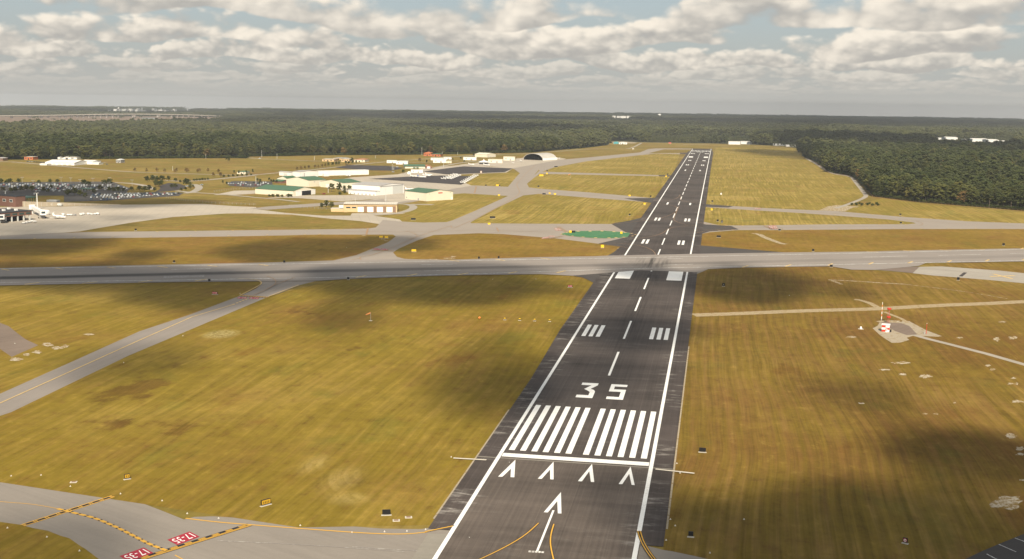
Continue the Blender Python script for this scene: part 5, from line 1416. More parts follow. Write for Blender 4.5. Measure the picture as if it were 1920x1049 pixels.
# trees that stand by themselves
tree(at(427.5, 304.3), 'oak', 11, 'lone dark round tree on the meadow before the left wood')
tree(at(612, 391.5), 'oak', 9, 'spreading dark tree left of the tan fire station'); tree(at(622, 393), 'oak', 7.5, 'smaller dark tree hugging the tan fire station tree'); tree(at(603, 392), 'ornament', 6, 'leftmost low tree of the clump beside the fire station')
for (x, y, hgt, lab) in ((621.5, 360.3, 9.5, 'left round green tree before the cream hangar'), (636, 361, 10, 'middle round green tree before the cream hangar'), (646, 360.5, 7, 'right loose green tree before the cream hangar'), (655, 359.8, 7.5, 'tree at the left end of the white hangar')):
    tree(at(x, y), 'ornament', hgt, lab)
for (x, y, hgt, lab) in ((505, 369, 2.6, 'leftmost clipped bush along the open-doored hangar'), (512, 369.6, 2.8, 'second clipped bush along the open-doored hangar'), (521, 369.8, 3.0, 'third clipped bush along the open-doored hangar'), (529, 370, 2.8, 'fourth clipped bush along the open-doored hangar'), (541, 369.6, 3.2, 'clipped bush nearest the open hangar front'), (546, 369.3, 3.0, 'clipped bush at the near corner of the open-doored hangar'), (646, 362.5, 3, 'small bush left of the white hangar'), (637, 365.5, 3, 'small bush on the kerb before the cream hangar')):
    tree(at(x, y), 'bush', hgt, lab, cat='bush')
i = 0
for x, y in ((253, 321), (275, 322), (294, 321.5), (308.5, 322.5), (328, 323.5), (331, 321.5), (349, 321.5), (352, 323), (371, 324), (374, 321.5), (390, 322), (400, 330.5), (410, 323), (414, 331)):
    tree(at(x, y + 2), 'rusty', 6.5, 'small rusty roadside tree on the meadow by the access road', 'rusty trees along the meadow road')
for x, y in ((557, 319.5), (564.5, 318.5), (572, 317), (579, 316.5), (591, 315.6), (597, 315), (604, 314), (610, 313)):
    tree(at(x, y + .8), 'rusty', 6, 'small rusty tree in the row by the road above the white hangars', 'rusty trees above the white hangars')
for x, y in ((616, 312.3), (624, 311.0), (630.5, 310.3), (635.5, 309.6), (649, 308.4), (654, 308.2), (661, 307.6), (668, 307)):
    tree(at(x, y + .6), 'ornament', 6.5, 'round green tree in the row by the road below the tan offices', 'green trees below the tan offices')
tree(at(660, 304.6), 'oak', 9, 'dark tree in front of the cream office block')
for x, y in ((439, 328.5), (448, 329.3), (462, 328.8), (474, 327.6)):
    tree(at(x, y), 'conifer', 7.5, 'small dark conifer beside the green-roofed cottage', 'conifers at the cottage')
for x, y, h in ((787, 304.6, 8), (800, 306, 5.5), (756, 326.3, 7), (870.5, 305.4, 5), (864, 299, 4.5), (888, 293.5, 6), (849, 301.5, 4)):
    tree(at(x, y), 'rusty' if x in (787,) else 'ornament', h, {787: 'rusty tree on the grass between the stores', 800: 'round green bush right of the rusty tree', 756: 'dark conical tree beside the round fuel tank', 870.5: 'bush at the corner of the new ramp', 864: 'bush left of the white box building', 888: 'tree at the left end of the long cream hangar', 849: 'low bush beside the cream kiosk'}[x])
LOT = [(2, 346, 7), (12, 346, 5), (19, 345, 6.5), (35.5, 344.5, 6), (73, 345.5, 5), (94, 344.5, 5.5), (108, 344.6, 5.5), (158, 347.8, 6.5), (166, 350, 6), (205, 347.5, 8), (196, 347.6, 6),
       (6, 361, 5.5), (20, 361.5, 6), (29, 361.6, 6), (40, 360, 6.5), (50, 359, 7), (60, 360, 7), (82, 361, 6), (90, 362.3, 5), (96, 355.5, 6), (128, 368, 7), (140, 367, 8), (150, 368.6, 7), (160, 372, 5.5), (188, 358, 7), (176, 364, 6), (205, 361, 7), (214, 361.5, 6), (222, 362, 6.5), (232, 361, 6), (247, 359.5, 6),
       (262, 360, 7), (272, 361, 7.5), (280, 359.5, 7), (293, 351, 8), (299, 351.5, 8), (303, 347, 6), (276, 342, 7), (286, 341, 7), (294, 342.5, 7), (304, 341.5, 8), (316, 340, 6), (350, 349, 9), (357, 351, 7), (338, 343.5, 4), (345, 344, 4), (329, 342, 5), (322, 354, 6), (329, 353.5, 6), (290, 360.5, 5), (340, 359, 4.5), (348, 357.5, 4.5), (356, 355.5, 4.5), (362, 352.5, 4)]
for x, y, h in LOT:
    lt_ = tree(at(x, y), 'oak' if y > 350 else 'ornament', h * (1.0 if y > 350 else 1.1), ('green tree standing among the parked cars of the terminal lot' if x < 250 else 'green tree around the oval road beside the terminal lot'), ('trees in the terminal car park' if x < 250 else 'trees around the oval road')); lt_.scale.x *= 1.45; lt_.scale.y *= 1.45
for x, y in ((418, 345), (425, 347.5), (483, 341), (488, 343), (505, 340), (509, 343.5), (513, 344), (519, 344.5), (487, 348)):
    tree(at(x, y), 'ornament', 4.5, 'dark little tree in the small car park by the green roofs', 'trees in the small car park')
for x in range(6):
    tree(at(364 + 5.2 * x, 339.4 - .35 * x), 'bush', 2.6, 'low clipped bush in the hedge row by the entry road', 'hedge bushes by the entry road', cat='bush')
for x in range(7):
    tree(at(420 + 8.5 * x, 332.2 - .5 * x), 'bush', 2.8, 'dark round shrub in the row before the cottage', 'shrubs before the cottage', cat='bush')
for x, y in ((1597, 385), (1606, 385.5), (1616, 386), (1626, 385.6), (1636, 386.4), (1646, 386.2), (1612, 383.4), (1630, 383.6), (1643, 384)):
    tree(at(x, y), 'bush', random.uniform(2, 3), 'low scrub bush in the patch by the right-hand taxiway', 'scrub bushes by the right-hand taxiway', cat='bush')

# ---------------------------------------------------------------- the woods: instanced over the land beyond the airfield
def inside(P, poly):
    x, y = P[:, 0], P[:, 1]; r = np.zeros(len(P), bool); n = len(poly)
    for i in range(n):
        x0, y0 = poly[i][0], poly[i][1]; x1, y1 = poly[(i + 1) % n][0], poly[(i + 1) % n][1]
        if y0 == y1: continue
        c = ((y0 > y) != (y1 > y)) & (x < (x1 - x0) * (y - y0) / (y1 - y0) + x0)
        r ^= c
    return r
def box_px(x0, y0, x1, y1): return pts((x0, y0), (x1, y0), (x1, y1), (x0, y1))
MARSH = pts((-500, 220), (-100, 219.2), (120, 219), (300, 219), (420, 220.5), (440, 222), (400, 231), (300, 234.5), (240, 236.5), (150, 238.5), (60, 240.5), (0, 242.5), (-200, 249), (-600, 257))
CLEAR = [AIRFIELD, MARSH, box_px(340, 204, 430, 209.5), box_px(1140, 264, 1200, 272), box_px(1364, 265, 1410, 274)]
LOW = [box_px(1748, 261, 1902, 281), box_px(1446, 270, 1505, 280), box_px(1145, 221, 1187, 229), box_px(1896, 326, 1912, 344), box_px(196, 207, 362, 214.5), box_px(1215, 258, 1420, 268.5)]
fw = Vector((FWD.x, FWD.y)).normalized(); rt = Vector((fw.y, -fw.x))
def scatter(r0, r1, step, jit=0.42):
    tmax = math.tan(math.radians(27.5))
    xs = np.arange(-r1 * tmax, r1 * tmax, step); ys = np.arange(r0 * .85, r1, step)
    X, Y = np.meshgrid(xs, ys)
    X = X.ravel() + rng.uniform(-jit, jit, X.size) * step; Y = Y.ravel() + rng.uniform(-jit, jit, Y.size) * step
    d = np.hypot(X, Y)
    k = (np.abs(X) < Y * tmax + 60) & (d >= r0) & (d < r1)
    X, Y = X[k], Y[k]
    P = np.stack([CX + X * rt.x + Y * fw.x, CY + X * rt.y + Y * fw.y], 1)
    ok = np.ones(len(P), bool)
    for c in CLEAR: ok &= ~inside(P, c)
    return P[ok]
def forest(name, P, srcs, smin, smax, weights, label, xy=1.0):
    n = len(P)
    sc = rng.uniform(smin, smax, n)
    low = np.zeros(n, bool)
    for l in LOW: low |= inside(P, l)
    sc[low] *= 0.32
    # taller and lower stands
    big = np.array([mnoise.noise((p[0] * .004, p[1] * .004, 3.3)) + .9 * mnoise.noise((p[0] * .013, p[1] * .013, 8.1)) for p in P]); sc *= 1 + .40 * np.clip(big, -1, 1)
    ix = rng.choice(len(srcs), n, p=weights)
    me = bpy.data.meshes.new(name)
    co = np.zeros((n, 3)); co[:, :2] = P
    me.vertices.add(n); me.vertices.foreach_set('co', co.ravel())
    for nm, typ, dat in (('size', 'FLOAT_VECTOR', np.stack([sc * xy * rng.uniform(.9, 1.15, n), sc * xy * rng.uniform(.9, 1.15, n), sc], 1).ravel()), ('turn', 'FLOAT_VECTOR', np.stack([np.zeros(n), np.zeros(n), rng.uniform(0, 6.28, n)], 1).ravel()), ('pick', 'INT', ix.astype(np.int32))):
        at_ = me.attributes.new(nm, typ, 'POINT')
        at_.data.foreach_set('vector' if typ == 'FLOAT_VECTOR' else 'value', dat.astype(np.float32) if typ != 'INT' else dat)
    me.update()
    o = link(name, me); o['kind'] = 'stuff'; o['label'] = label
    g = bpy.data.node_groups.new(name, 'GeometryNodeTree')
    g.interface.new_socket('Geometry', in_out='INPUT', socket_type='NodeSocketGeometry')
    g.interface.new_socket('Geometry', in_out='OUTPUT', socket_type='NodeSocketGeometry')
    gi = g.nodes.new('NodeGroupInput'); go = g.nodes.new('NodeGroupOutput')
    mp = g.nodes.new('GeometryNodeMeshToPoints')
    g.links.new(gi.outputs[0], mp.inputs['Mesh'])
    j = g.nodes.new('GeometryNodeJoinGeometry')
    for s in srcs[::-1]:
        oi = g.nodes.new('GeometryNodeObjectInfo'); oi.transform_space = 'ORIGINAL'; oi.inputs['Object'].default_value = s; oi.inputs['As Instance'].default_value = True
        g.links.new(oi.outputs['Geometry'], j.inputs[0])
    ip = g.nodes.new('GeometryNodeInstanceOnPoints'); ip.inputs['Pick Instance'].default_value = True
    g.links.new(mp.outputs[0], ip.inputs['Points']); g.links.new(j.outputs[0], ip.inputs['Instance'])
    def attr(nm, dt):
        a = g.nodes.new('GeometryNodeInputNamedAttribute'); a.data_type = dt; a.inputs[0].default_value = nm; return a.outputs[0]
    g.links.new(attr('pick', 'INT'), ip.inputs['Instance Index']); g.links.new(attr('size', 'FLOAT_VECTOR'), ip.inputs['Scale'])
    e2r = g.nodes.new('FunctionNodeEulerToRotation'); g.links.new(attr('turn', 'FLOAT_VECTOR'), e2r.inputs[0]); g.links.new(e2r.outputs[0], ip.inputs['Rotation'])
    g.links.new(ip.outputs[0], go.inputs[0])
    md = o.modifiers.new('woods', 'NODES'); md.node_group = g
    return o
def src(me):
    for o_, c_ in TREES:
        if c_.data is me: return c_
mats_near = [KINDS['oak'][0], KINDS['oak'][1], KINDS['oak'][2], KINDS['pine'][0], KINDS['pine'][1], KINDS['pine'][2], KINDS['autumn'][0]]
near_src = [s for s in (src(k[0]) for k in mats_near) if s]
wts = np.ones(len(near_src)); wts[-1] = .12; wts /= wts.sum()
Pn = scatter(900, 2700, 9.0)
forest('near_wood', Pn, near_src, .78, 1.55, wts, 'dense mixed wood of green and olive crowns around the airfield')
# coarser crowns and whole stands farther away, grown from single lean meshes kept below the wood
def stand_src(name, n_cr, spread, seed, nl, H0):
    r = random.Random(seed); m_ = MB()
    for k in range(n_cr):
        a = r.uniform(0, 6.28); d = spread * math.sqrt(r.random())
        x, y = d * math.cos(a), d * math.sin(a); H = H0 * r.uniform(.75, 1.2); R = 4.6 * r.uniform(.8, 1.3)
        for i in range(nl):
            v_ = Vector((r.gauss(0, 1), r.gauss(0, 1), r.gauss(0, 1) * .7 + .3)).normalized() * R * r.uniform(.5, .9)
            lump(m_, r, (x + v_.x, y + v_.y, H - R + v_.z * 1.2), R * .42 * r.uniform(.7, 1.2), .8)
        lump(m_, r, (x, y, H * .45), R * .8, 1.2)
    me = m_.mesh(name, FARLEAF, fix=False)
    return me
FARP = at(700, 236)
def stand_obj(name, args, at_px):
    q = at(*at_px)
    o = link(name, stand_src(name, *args), None, (q.x, q.y, 0)); o['kind'] = 'stuff'; o['label'] = 'small far stand of trees within the woods'
    return o
mid_src = [stand_obj('tree_stand', (4, 9, 5 + k, 15, 18), (640 + 60 * k, 240)) for k in range(3)]
far_src = [stand_obj('tree_stand', (14, 24, 15 + k, 8, 18), (700 + 70 * k, 222)) for k in range(3)]
Pm = scatter(2700, 5600, 15.5)
forest('middle_wood', Pm, mid_src, .72, 1.35, [.34, .33, .33], 'wide green woodland between the airfield and the far plain')
Pf = scatter(5600, 11500, 39)
forest('far_wood', Pf, far_src, .85, 1.25, [.34, .33, .33], 'far dark woodland fading into the haze')
Ph = scatter(11500, 13950, 80)
forest('horizon_wood', Ph, far_src, .8, 1.15, [.34, .33, .33], 'woods on the plain at the horizon', 2.0)
# shrubs that close the foot of the wood edge
ed = []
for P_, st, dd in ((E1, 2.4, (0, 5)), (E2, 2.6, (1, 5)), (E3, 5, (2,)), (E4, 5, (0, 3))):
    for q, nr in walk(P_, st):
        for d in dd: ed.append(q - nr * (d + random.uniform(-1, 2)) + Vector((random.uniform(-1, 1), random.uniform(-1, 1))))
bush_src = [s for s in (src(k[0]) for k in KINDS['bush']) if s]
forest('undergrowth', np.array([(v_.x, v_.y) for v_ in ed]), bush_src, .7, 1.7, [1 / len(bush_src)] * len(bush_src), 'tangled shrubs along the foot of the wood edges')
# thin scrub on the marsh
mp_ = scatter(5200, 7600, 70); 
CL2 = [c for c in CLEAR if c is not MARSH]; CLEAR_S = CLEAR[:]; CLEAR[:] = CL2
Pq = scatter(5000, 7800, 60); CLEAR[:] = CLEAR_S
Pq = Pq[inside(Pq, MARSH)]; Pq = Pq[rng.random(len(Pq)) < .05]
forest('marsh_scrub', Pq, far_src, .3, .6, [.34, .33, .33], 'thin scrub scattered over the brown marsh')
print('woods', len(Pn), len(Pm), len(Pf), len(Ph), len(Pq), 'trees', len(TREES))

# ---------------------------------------------------------------- signs and lights on the airfield
def sign(x, y, w_, h_, face, back, label, rz=None, pad=True, txt=None, group=None, front=True):
    """panel sign on two legs over a concrete pad; front=True shows its face to the camera"""
    P = at(x, y)
    if rz is None: rz = math.atan2(P.y - CY, P.x - CX) - math.pi / 2
    o = empty('airfield_sign', (P.x, P.y, 0.30 if False else 0), rz, label, 'sign', group)
    c = MB().box(-w_ / 2, -.16, .42, w_ / 2, .16, .42 + h_).build('housing', back, o)
    if front: MB().box(-w_ / 2 + .12, -.20, .55, w_ / 2 - .12, -.165, .29 + h_).build('face', face, o)
    for s in (-1, 1): MB().box(s * w_ * .38 - .05, -.05, .16, s * w_ * .38 + .05, .05, .42).build('leg', STEEL, o)
    if pad: MB().box(-w_ / 2 - .25, -.4, .0, w_ / 2 + .25, .4, .15).build('pad', PAD, o)
    if txt:
        body, mt = txt
        me, co = letters(body, 'lettering', mt)
        out = np.zeros_like(co); ww = w_ * min(.8, .26 * len(body))
        out[:, 0] = (co[:, 0] - .5) * ww; out[:, 1] = -.215; out[:, 2] = .42 + h_ * (.2 + .6 * co[:, 1])
        me.vertices.foreach_set('co', out.ravel()); me.update(); link('lettering', me, o)
    return o
BK, YE, RD = BLACKP, YELLOWP, SIGNRED
sign(724.5, 967, 2.1, 1.15, BK, BK, 'big black sign back on the grass above the lower taxiway', front=False)
sign(1317, 849, 2.0, 1.1, BK, BK, 'black sign back on the right field level with the threshold bar', front=False)
sign(1295, 1008, 1.2, 1.1, BK, BK, 'square black sign back at the lower right of the runway', front=False)
AMBER = plain('amber_panel', (0.50, 0.29, 0.02), 0.5, 0.3, 0.05, 0.5)
for sg_, n_ in ((sign(238.5, 899.5, 1.5, 1.2, AMBER, BK, 'small yellow and black sign above the curved taxiway', 0.75), 2), (sign(498.5, 948.5, 2.8, 1.35, AMBER, BK, 'slanted yellow and black sign above the painted red panels', 0.95), 4)):
    for k in range(n_): MB().box((k - (n_ - 1) / 2) * .5 - .09, -.225, .74, (k - (n_ - 1) / 2) * .5 + .09, -.205, 1.28).build('dark_bar', BK, sg_)
s_ = sign(1697, 1020, 1.1, 1.1, RD, BK, 'dark red no-entry sign at the lower right of the field', -0.5)
MB().tube((0, -.21, .97), (0, -.24, .97), .36, n=14).build('disc', WHITE, s_); MB().box(-.25, -.26, .9, .25, -.245, 1.04).build('bar', RD, s_)
sign(403, 553, 3.2, 1.2, RD, BK, 'red sign with orange end beside the left taxiway', -.1, txt=('6-24', WHITE))
sign(1069, 540, 2.6, 1.2, RD, BK, 'red sign at the grass corner beside the crossing', 0, txt=('6-24', WHITE))
sign(714.5, 447, 2.6, 1.3, YE, YE, 'left one of the twin yellow signs at the hub')
sign(724.5, 447.6, 2.6, 1.3, YE, YE, 'right one of the twin yellow signs at the hub')
sign(776, 473, 3.2, 1.5, YE, YE, 'yellow sign at the left tip of the middle grass island')
sign(775, 413.2, 4.2, 1.5, BK, BK, 'black sign back on the grass below the corner hangar', front=False)
sign(923.5, 410, 5.0, 1.6, BK, BK, 'wide black sign back at the left of the broad grass field', front=False)
sign(917, 422.2, 2.2, 1.4, YE, YE, 'yellow sign near the lower left of the broad grass field')
sign(1069.5, 437.6, 2.0, 1.8, YE, YE, 'yellow sign at the left tip of the green island'); sign(1074.5, 437, 3.6, 1.4, BK, BK, 'black sign back at the left tip of the green island', 0.3, front=False)
sign(1165, 439.6, 1.8, 1.8, YE, YE, 'yellow sign at the right end of the green island')
sign(1129.5, 465.6, 2.2, 2.0, YE, YE, 'yellow sign on the grass below the green island')
sign(1020, 365.8, 3.8, 1.6, BK, BK, 'black sign back at the top left of the broad grass field', front=False); sign(1030.5, 364.6, 2.0, 1.6, YE, YE, 'left yellow sign at the top of the broad grass field'); sign(1040.5, 366, 2.6, 1.6, YE, YE, 'right yellow sign at the top of the broad grass field')
sign(935.5, 368, 2.2, 1.6, YE, YE, 'yellow sign below the diagonal taxiway corner'); sign(933, 349.6, 4.2, 1.8, YE, YE, 'wide yellow sign above the ramp taxiway'); sign(936.5, 349.8, 1.8, 1.6, BK, BK, 'black sign back beside the wide yellow sign', front=False); sign(911, 349.4, 1.8, 1.6, BK, BK, 'black sign back left of the wide yellow sign', front=False)
sign(1015, 331, 6.0, 2.2, YE, YE, 'largest yellow sign left of the far grass field'); sign(1025.5, 327.2, 2.4, 1.8, YE, YE, 'small yellow sign above the largest yellow sign')
sign(1042.5, 314.2, 5.5, 1.8, BK, BK, 'wide black sign back on the farthest left field', front=False); sign(1026, 321.4, 2.4, 1.7, BK, BK, 'small black sign back below the wide far one', front=False); sign(1009.5, 351.4, 2.2, 1.7, BK, BK, 'black sign back left of the second far field', front=False)
sign(1180.5, 404.8, 1.6, 1.6, BK, BK, 'black sign back near the right edge of the broad field', front=False); sign(1208.5, 384.8, 2.0, 1.9, YE, YE, 'yellow sign at the upper right corner of the broad field'); sign(1220, 370.4, 1.8, 1.7, BK, BK, 'black sign back by the runway above the dark stub', front=False); sign(1180.5, 369, 2.2, 1.6, YE, YE, 'yellow sign above the dark taxiway stub')
sign(1335.5, 379.4, 1.8, 1.7, BK, BK, 'black sign back right of the runway above the upper stub', front=False); sign(1334.5, 395.6, 1.9, 1.8, YE, YE, 'yellow sign right of the runway below the upper stub'); sign(1345.5, 416, 1.8, 1.6, BK, BK, 'black sign back right of the runway above the lower stub', front=False)
sign(1353.5, 418.4, 1.6, 2.0, WHITE, BK, 'black and white board beside the lower stub', txt=('4', WHITE), front=False)
sign(1356.5, 537.6, 1.5, 1.6, BK, BK, 'black board with a white figure on the shaded right field', txt=('4', WHITE), front=False)
sign(1352, 366, 1.8, 2.2, WHITE, BK, 'small white board right of the runway on the far field', front=True)
sign(1252, 328.6, 2.0, 1.8, BK, BK, 'black sign back left of the runway by the thin taxiway', front=False); sign(1249, 332.6, 2.2, 1.8, YE, YE, 'yellow sign left of the runway by the thin taxiway')
sign(1347.5, 446, 3.2, 1.4, BK, BK, 'wide black sign back between lower stub and crossing', front=False); sign(1524.5, 472, 1.6, 1.5, BK, BK, 'black sign back on the brown strip right of the crossing', front=False)
sign(1558.5, 501.6, 1.8, 1.3, BK, BK, 'black sign back at the near edge of the crossing runway', front=False); sign(1796.5, 526.2, 1.5, 1.6, BK, BK, 'black sign back below the closed taxiway', front=False); sign(1881.5, 461.4, 1.8, 1.7, BK, BK, 'black sign back at the right end of the brown strip', front=False)
sign(1688, 404.2, 1.8, 1.4, BK, BK, 'black sign back above the right-hand taxiways', front=False); sign(1689, 420, 1.8, 1.4, BK, BK, 'black sign back at the tip between the taxiways', front=False); sign(1461.5, 433.4, 2.0, 1.2, BK, BK, 'black sign back below the painted red panel', front=False)
sign(392.5, 528.8, 1.3, 1.3, BK, BK, 'black board at the lower edge of the crossing runway', front=False); sign(653, 525.2, 1.3, 1.3, BK, BK, 'black board above the big left field', front=False); sign(326.5, 493.4, 1.3, 1.3, BK, BK, 'black board left on the shaded upper strip', front=False); sign(533, 493.6, 1.3, 1.3, BK, BK, 'black board right on the shaded upper strip', front=False)
sign(898, 486.4, 1.2, 1.4, BK, BK, 'left black and white board at the rim of the middle island', front=False); sign(935, 485.6, 1.2, 1.4, BK, BK, 'right black and white board at the rim of the middle island', front=False); sign(254.5, 433, 1.6, 1.3, BK, BK, 'small black board on the grass rim below the apron', front=False)
sign(1187, 280.6, 4.0, 2.6, PAD, PAD, 'cream box left of the far bend of the taxiway'); sign(1256, 269.8, 7.0, 3.2, REDP, WHITE, 'red and white board beyond the runway end', front=True)
sign(902, 325.2, 2.6, 3.0, PAD, REDP, 'cream and red cabinet between the two ramps')
# approach lights: four boxes in a row and their orange marker
for k, (x, y) in enumerate(((946.5, 600.5), (974.5, 601.6), (1002.5, 602.6), (1030.5, 603.6))):
    P = at(x, y); o = empty('slope_light', (P.x, P.y, 0), 0.05, ['leftmost', 'second', 'third', 'rightmost'][k] + ' light box in the row of four on the left field', 'runway light', 'row of four light boxes')
    MB().box(-.7, -.6, 0, .7, .6, .14).build('pad', PAD, o); MB().box(-.45, -.35, .45, .45, .35, 1.0).build('housing', BLACKP, o); MB().box(-.40, -.38, .78, .40, .30, 1.06).build('hood', YELLOWP, o)
    for s in (-.3, .3): MB().tube((s, 0, .14), (s, 0, .45), .05).build('leg', STEEL, o)
P = at(899, 599); o = empty('marker_ball', (P.x, P.y, 0), 0, 'orange marker ball left of the row of light boxes', 'marker')
MB().body([(-.6, .15, .75), (-.42, .45, .75), (0, .6, .75), (.42, .45, .75), (.6, .15, .75)], 10).build('ball', plain('marker_orange', (.75, .22, .05)), o); MB().tube((0, 0, 0), (0, 0, .3), .08).build('post', STEEL, o)
# windsocks
SOCK = plain('windsock_orange', (.72, .27, .09))
def windsock(x, y, h, s, label):
    P = at(x, y); o = empty('windsock', (P.x, P.y, 0), 0, label, 'windsock')
    MB().tube((0, 0, 0), (0, 0, h), .09 * s, .06 * s).build('pole', STEEL, o)
    r = [(-.1, .42), (-.9, .36), (-1.8, .28), (-2.7, .20)]
    MB().loft([[(-d * s * .55 * 0 + d * -s * -1 * .9, rr * s * math.cos(2 * math.pi * i / 8), h - .3 * s + d * s * .38 + rr * s * math.sin(2 * math.pi * i / 8)) for i in range(8)] for d, rr in r]).build('sock', SOCK, o)
    MB().box(-.8, -.8, 0, .8, .8, .1).build('pad', PAD, o)
windsock(695, 602, 4.2, 1.0, 'orange windsock standing in the big left field')
windsock(1069.5, 334, 6.0, 1.4, 'orange windsock on the second far field left of the runway')
# taxiway edge lights
def lamp_mesh():
    m_ = MB(); m_.tube((0, 0, 0), (0, 0, .12), .26, n=8); return m_
lp_base = lamp_mesh().mesh('base', PAD); lp_head = MB().tube((0, 0, .12), (0, 0, .36), .07, .09, 6).mesh('lamp', WHITE)
EL = [(21, 893.5), (132, 913), (226, 927), (351, 964), (14, 991), (88, 1008), (149, 1034), (410, 973), (563, 986.5), (660, 999.5), (721, 998), (763, 997), (798, 994), (77, 892), (304, 940), (1249, 1014), (1257, 975), (1331, 1038), (1395, 975), (1269, 870),
      (232, 681), (343, 630.5), (28, 645), (650, 465), (450, 551), (1266, 987), (1005, 524), (924, 524.5), (1480, 555), (1613, 618), (955, 869), (846, 858), (1275, 888), (880, 1010)]
for k, (x, y) in enumerate(EL):
    P = at(x, y); o = empty('edge_light', (P.x, P.y, 0), 0, 'tiny white edge light on its round pad in the grass', 'runway light', 'edge lights along the pavements')
    link('base', lp_base, o); link('lamp', lp_head, o)
for x, y in ((138, 905), (766, 971), (743, 977), (1615, 757)):
    P = at(x, y); o = empty('drain_box', (P.x, P.y, 0), .3, {138: 'rusty drain frame above the curved taxiway', 766: 'rusty drain frame right of the big black sign', 743: 'pale cover right beside the big black sign', 1615: 'orange-tipped marker in the brown right field'}[x], 'drain')
    MB().box(-.9, -.7, 0, .9, .7, .16).build('frame', PAD, o); MB().box(-.55, -.4, .17, .55, .4, .24).build('grate', BROWNP, o)
# glide-slope station
P = at(1660, 623); o = empty('equipment_shelter', (P.x, P.y, 0), -.18, 'red and white chequered equipment hut on the gravel pad', 'hut')
W_, D_, H_ = 3.5, 3.6, 3.3
MB().box(-W_ / 2, 0, .1, W_ / 2, D_, H_).build('wall', WHITE, o)
for i in range(2):
    for j in range(3):
        if (i + j) % 2 == 0:
            a, z = -W_ / 2 + W_ / 2 * i, .14 + (H_ - .2) / 3 * j
            MB().box(a + .02, -.05, z, a + W_ / 2 - .02, -.003, z + (H_ - .2) / 3 - .02).build('chequer', REDP, o)
for i in range(2):
    for j in range(3):
        if (i + j) % 2 == 1:
            y, z = D_ / 2 * i, .14 + (H_ - .2) / 3 * j
            for xx in (-W_ / 2 - .05, W_ / 2 + .003): MB().box(xx, y + .02, z, xx + .047, y + D_ / 2 - .02, z + (H_ - .2) / 3 - .02).build('chequer', REDP, o)
MB().box(-W_ / 2 - .2, -.2, H_ + .01, W_ / 2 + .2, D_ + .2, H_ + .18).build('roof', WHITE, o)
MB().cbox((.5, -.35, 1.5), (.7, .5, .6)).build('air_conditioner', PALESTEEL, o); MB().cbox((2.3, .6, .7), (.7, .9, 1.2)).build('cabinet', BLACKP, o); MB().box(-.9, -1.2, 0, .9, -.4, .14).build('step', PAD, o)
P = at(1652.5, 601.5); Hm = height_at(1652.5, 601.5, 567)
o = empty('antenna_mast', (P.x, P.y, 0), 0, 'tall red and white banded mast behind the chequered hut', 'mast')
for k in range(7): MB().tube((0, 0, .9 + (Hm - .9) * k / 7), (0, 0, .9 + (Hm - .9) * (k + 1) / 7), .20 - .012 * k, .20 - .012 * (k + 1)).build('mast_band', WHITE if k % 2 == 0 else SOCK, o)
MB().tube((0, 0, 0), (0, 0, .89), .28).build('base', STEEL, o)
P = at(1665.5, 606); Ht_ = height_at(1665.5, 606, 577)
o = empty('lattice_tower', (P.x, P.y, 0), .3, 'slim red lattice tower with two ring antennas behind the hut', 'tower')
legs = [(.5, .3), (-.5, .3), (0, -.55)]
for a in legs: MB().tube((a[0], a[1], 0), (a[0] * .8, a[1] * .8, Ht_), .06).build('leg', REDP, o)
for k in range(9):
    z = Ht_ * k / 9
    for i in range(3):
        a, b = legs[i], legs[(i + 1) % 3]
        MB().tube((a[0], a[1], z), (b[0] * .9, b[1] * .9, z + Ht_ / 9), .035, n=4).build('brace', STEEL, o)
for z in (Ht_ * .38, Ht_ * .92):
    MB().loft([[(1.0 * r * math.cos(2 * math.pi * i / 10), 1.0 * r * math.sin(2 * math.pi * i / 10), z + dz) for i in range(10)] for r, dz in ((.9, -.4), (1.0, -.15), (1.0, .15), (.9, .4))]).build('antenna', SOCK if False else REDP, o)
P = at(1736.5, 627); Hm = height_at(1736.5, 627, 606)
o = empty('antenna_mast', (P.x, P.y, 0), 0, 'single red pole at the right end of the gravel pad', 'mast')
MB().tube((0, 0, 0), (0, 0, Hm * .92), .14, .11).build('pole', REDP, o); MB().tube((0, 0, Hm * .925), (0, 0, Hm), .10).build('lamp', WHITE, o); MB().cbox((-.8, 0, .5), (.5, .5, 1.0)).build('box', STEEL, o)
P = at(1614, 617.5); o = empty('monitor_dish', (P.x, P.y, 0), 0, 'small white dome on a pad left of the gravel pad', 'dome')
MB().box(-1.2, -1, 0, 1.2, 1, .14).build('pad', PAD, o); MB().loft([[(r * math.cos(2 * math.pi * i / 10), r * math.sin(2 * math.pi * i / 10), z) for i in range(10)] for r, z in ((.5, .15), (.52, .8), (.36, 1.15), (.08, 1.3))]).build('dome', WHITE, o)
# light poles
def light_pole(x, yb, yt, label, group=None, r=.22, head=True, mat=None, arms=2):
    P = at(x, yb); h = height_at(x, yb, yt); o = empty('light_pole', (P.x, P.y, 0), 0.3, label, 'light pole', group)
    MB().tube((0, 0, 0), (0, 0, h), r, r * .6).build('pole', mat or PALESTEEL, o)
    if head:
        for s in (-1, 1)[:arms]: MB().cbox((s * 1.2, 0, h + .15), (1.4, .7, .35)).build('lamp_head', STEEL, o)
        MB().box(-1.5, -.08, h - .2, 1.5, .08, h - .05).build('arm', mat or PALESTEEL, o)
    return o
light_pole(70.5, 392.5, 362.5, 'thick pale floodlight mast right of the brick terminal', r=.75)
light_pole(11.5, 384, 358.5, 'thick pale floodlight mast rising from the terminal roof line', r=.75)
for x, yb, yt in ((42, 343.5, 333), (115, 343, 333), (133, 342.8, 334), (150, 343, 337), (174.5, 343, 335), (206, 343.5, 333.5), (248, 350, 338), (62, 343, 339), (292, 336, 330)):
    light_pole(x, yb, yt, 'thin dark lamp post along the road behind the car park', 'lamp posts behind the car park', .16, True, STEEL)
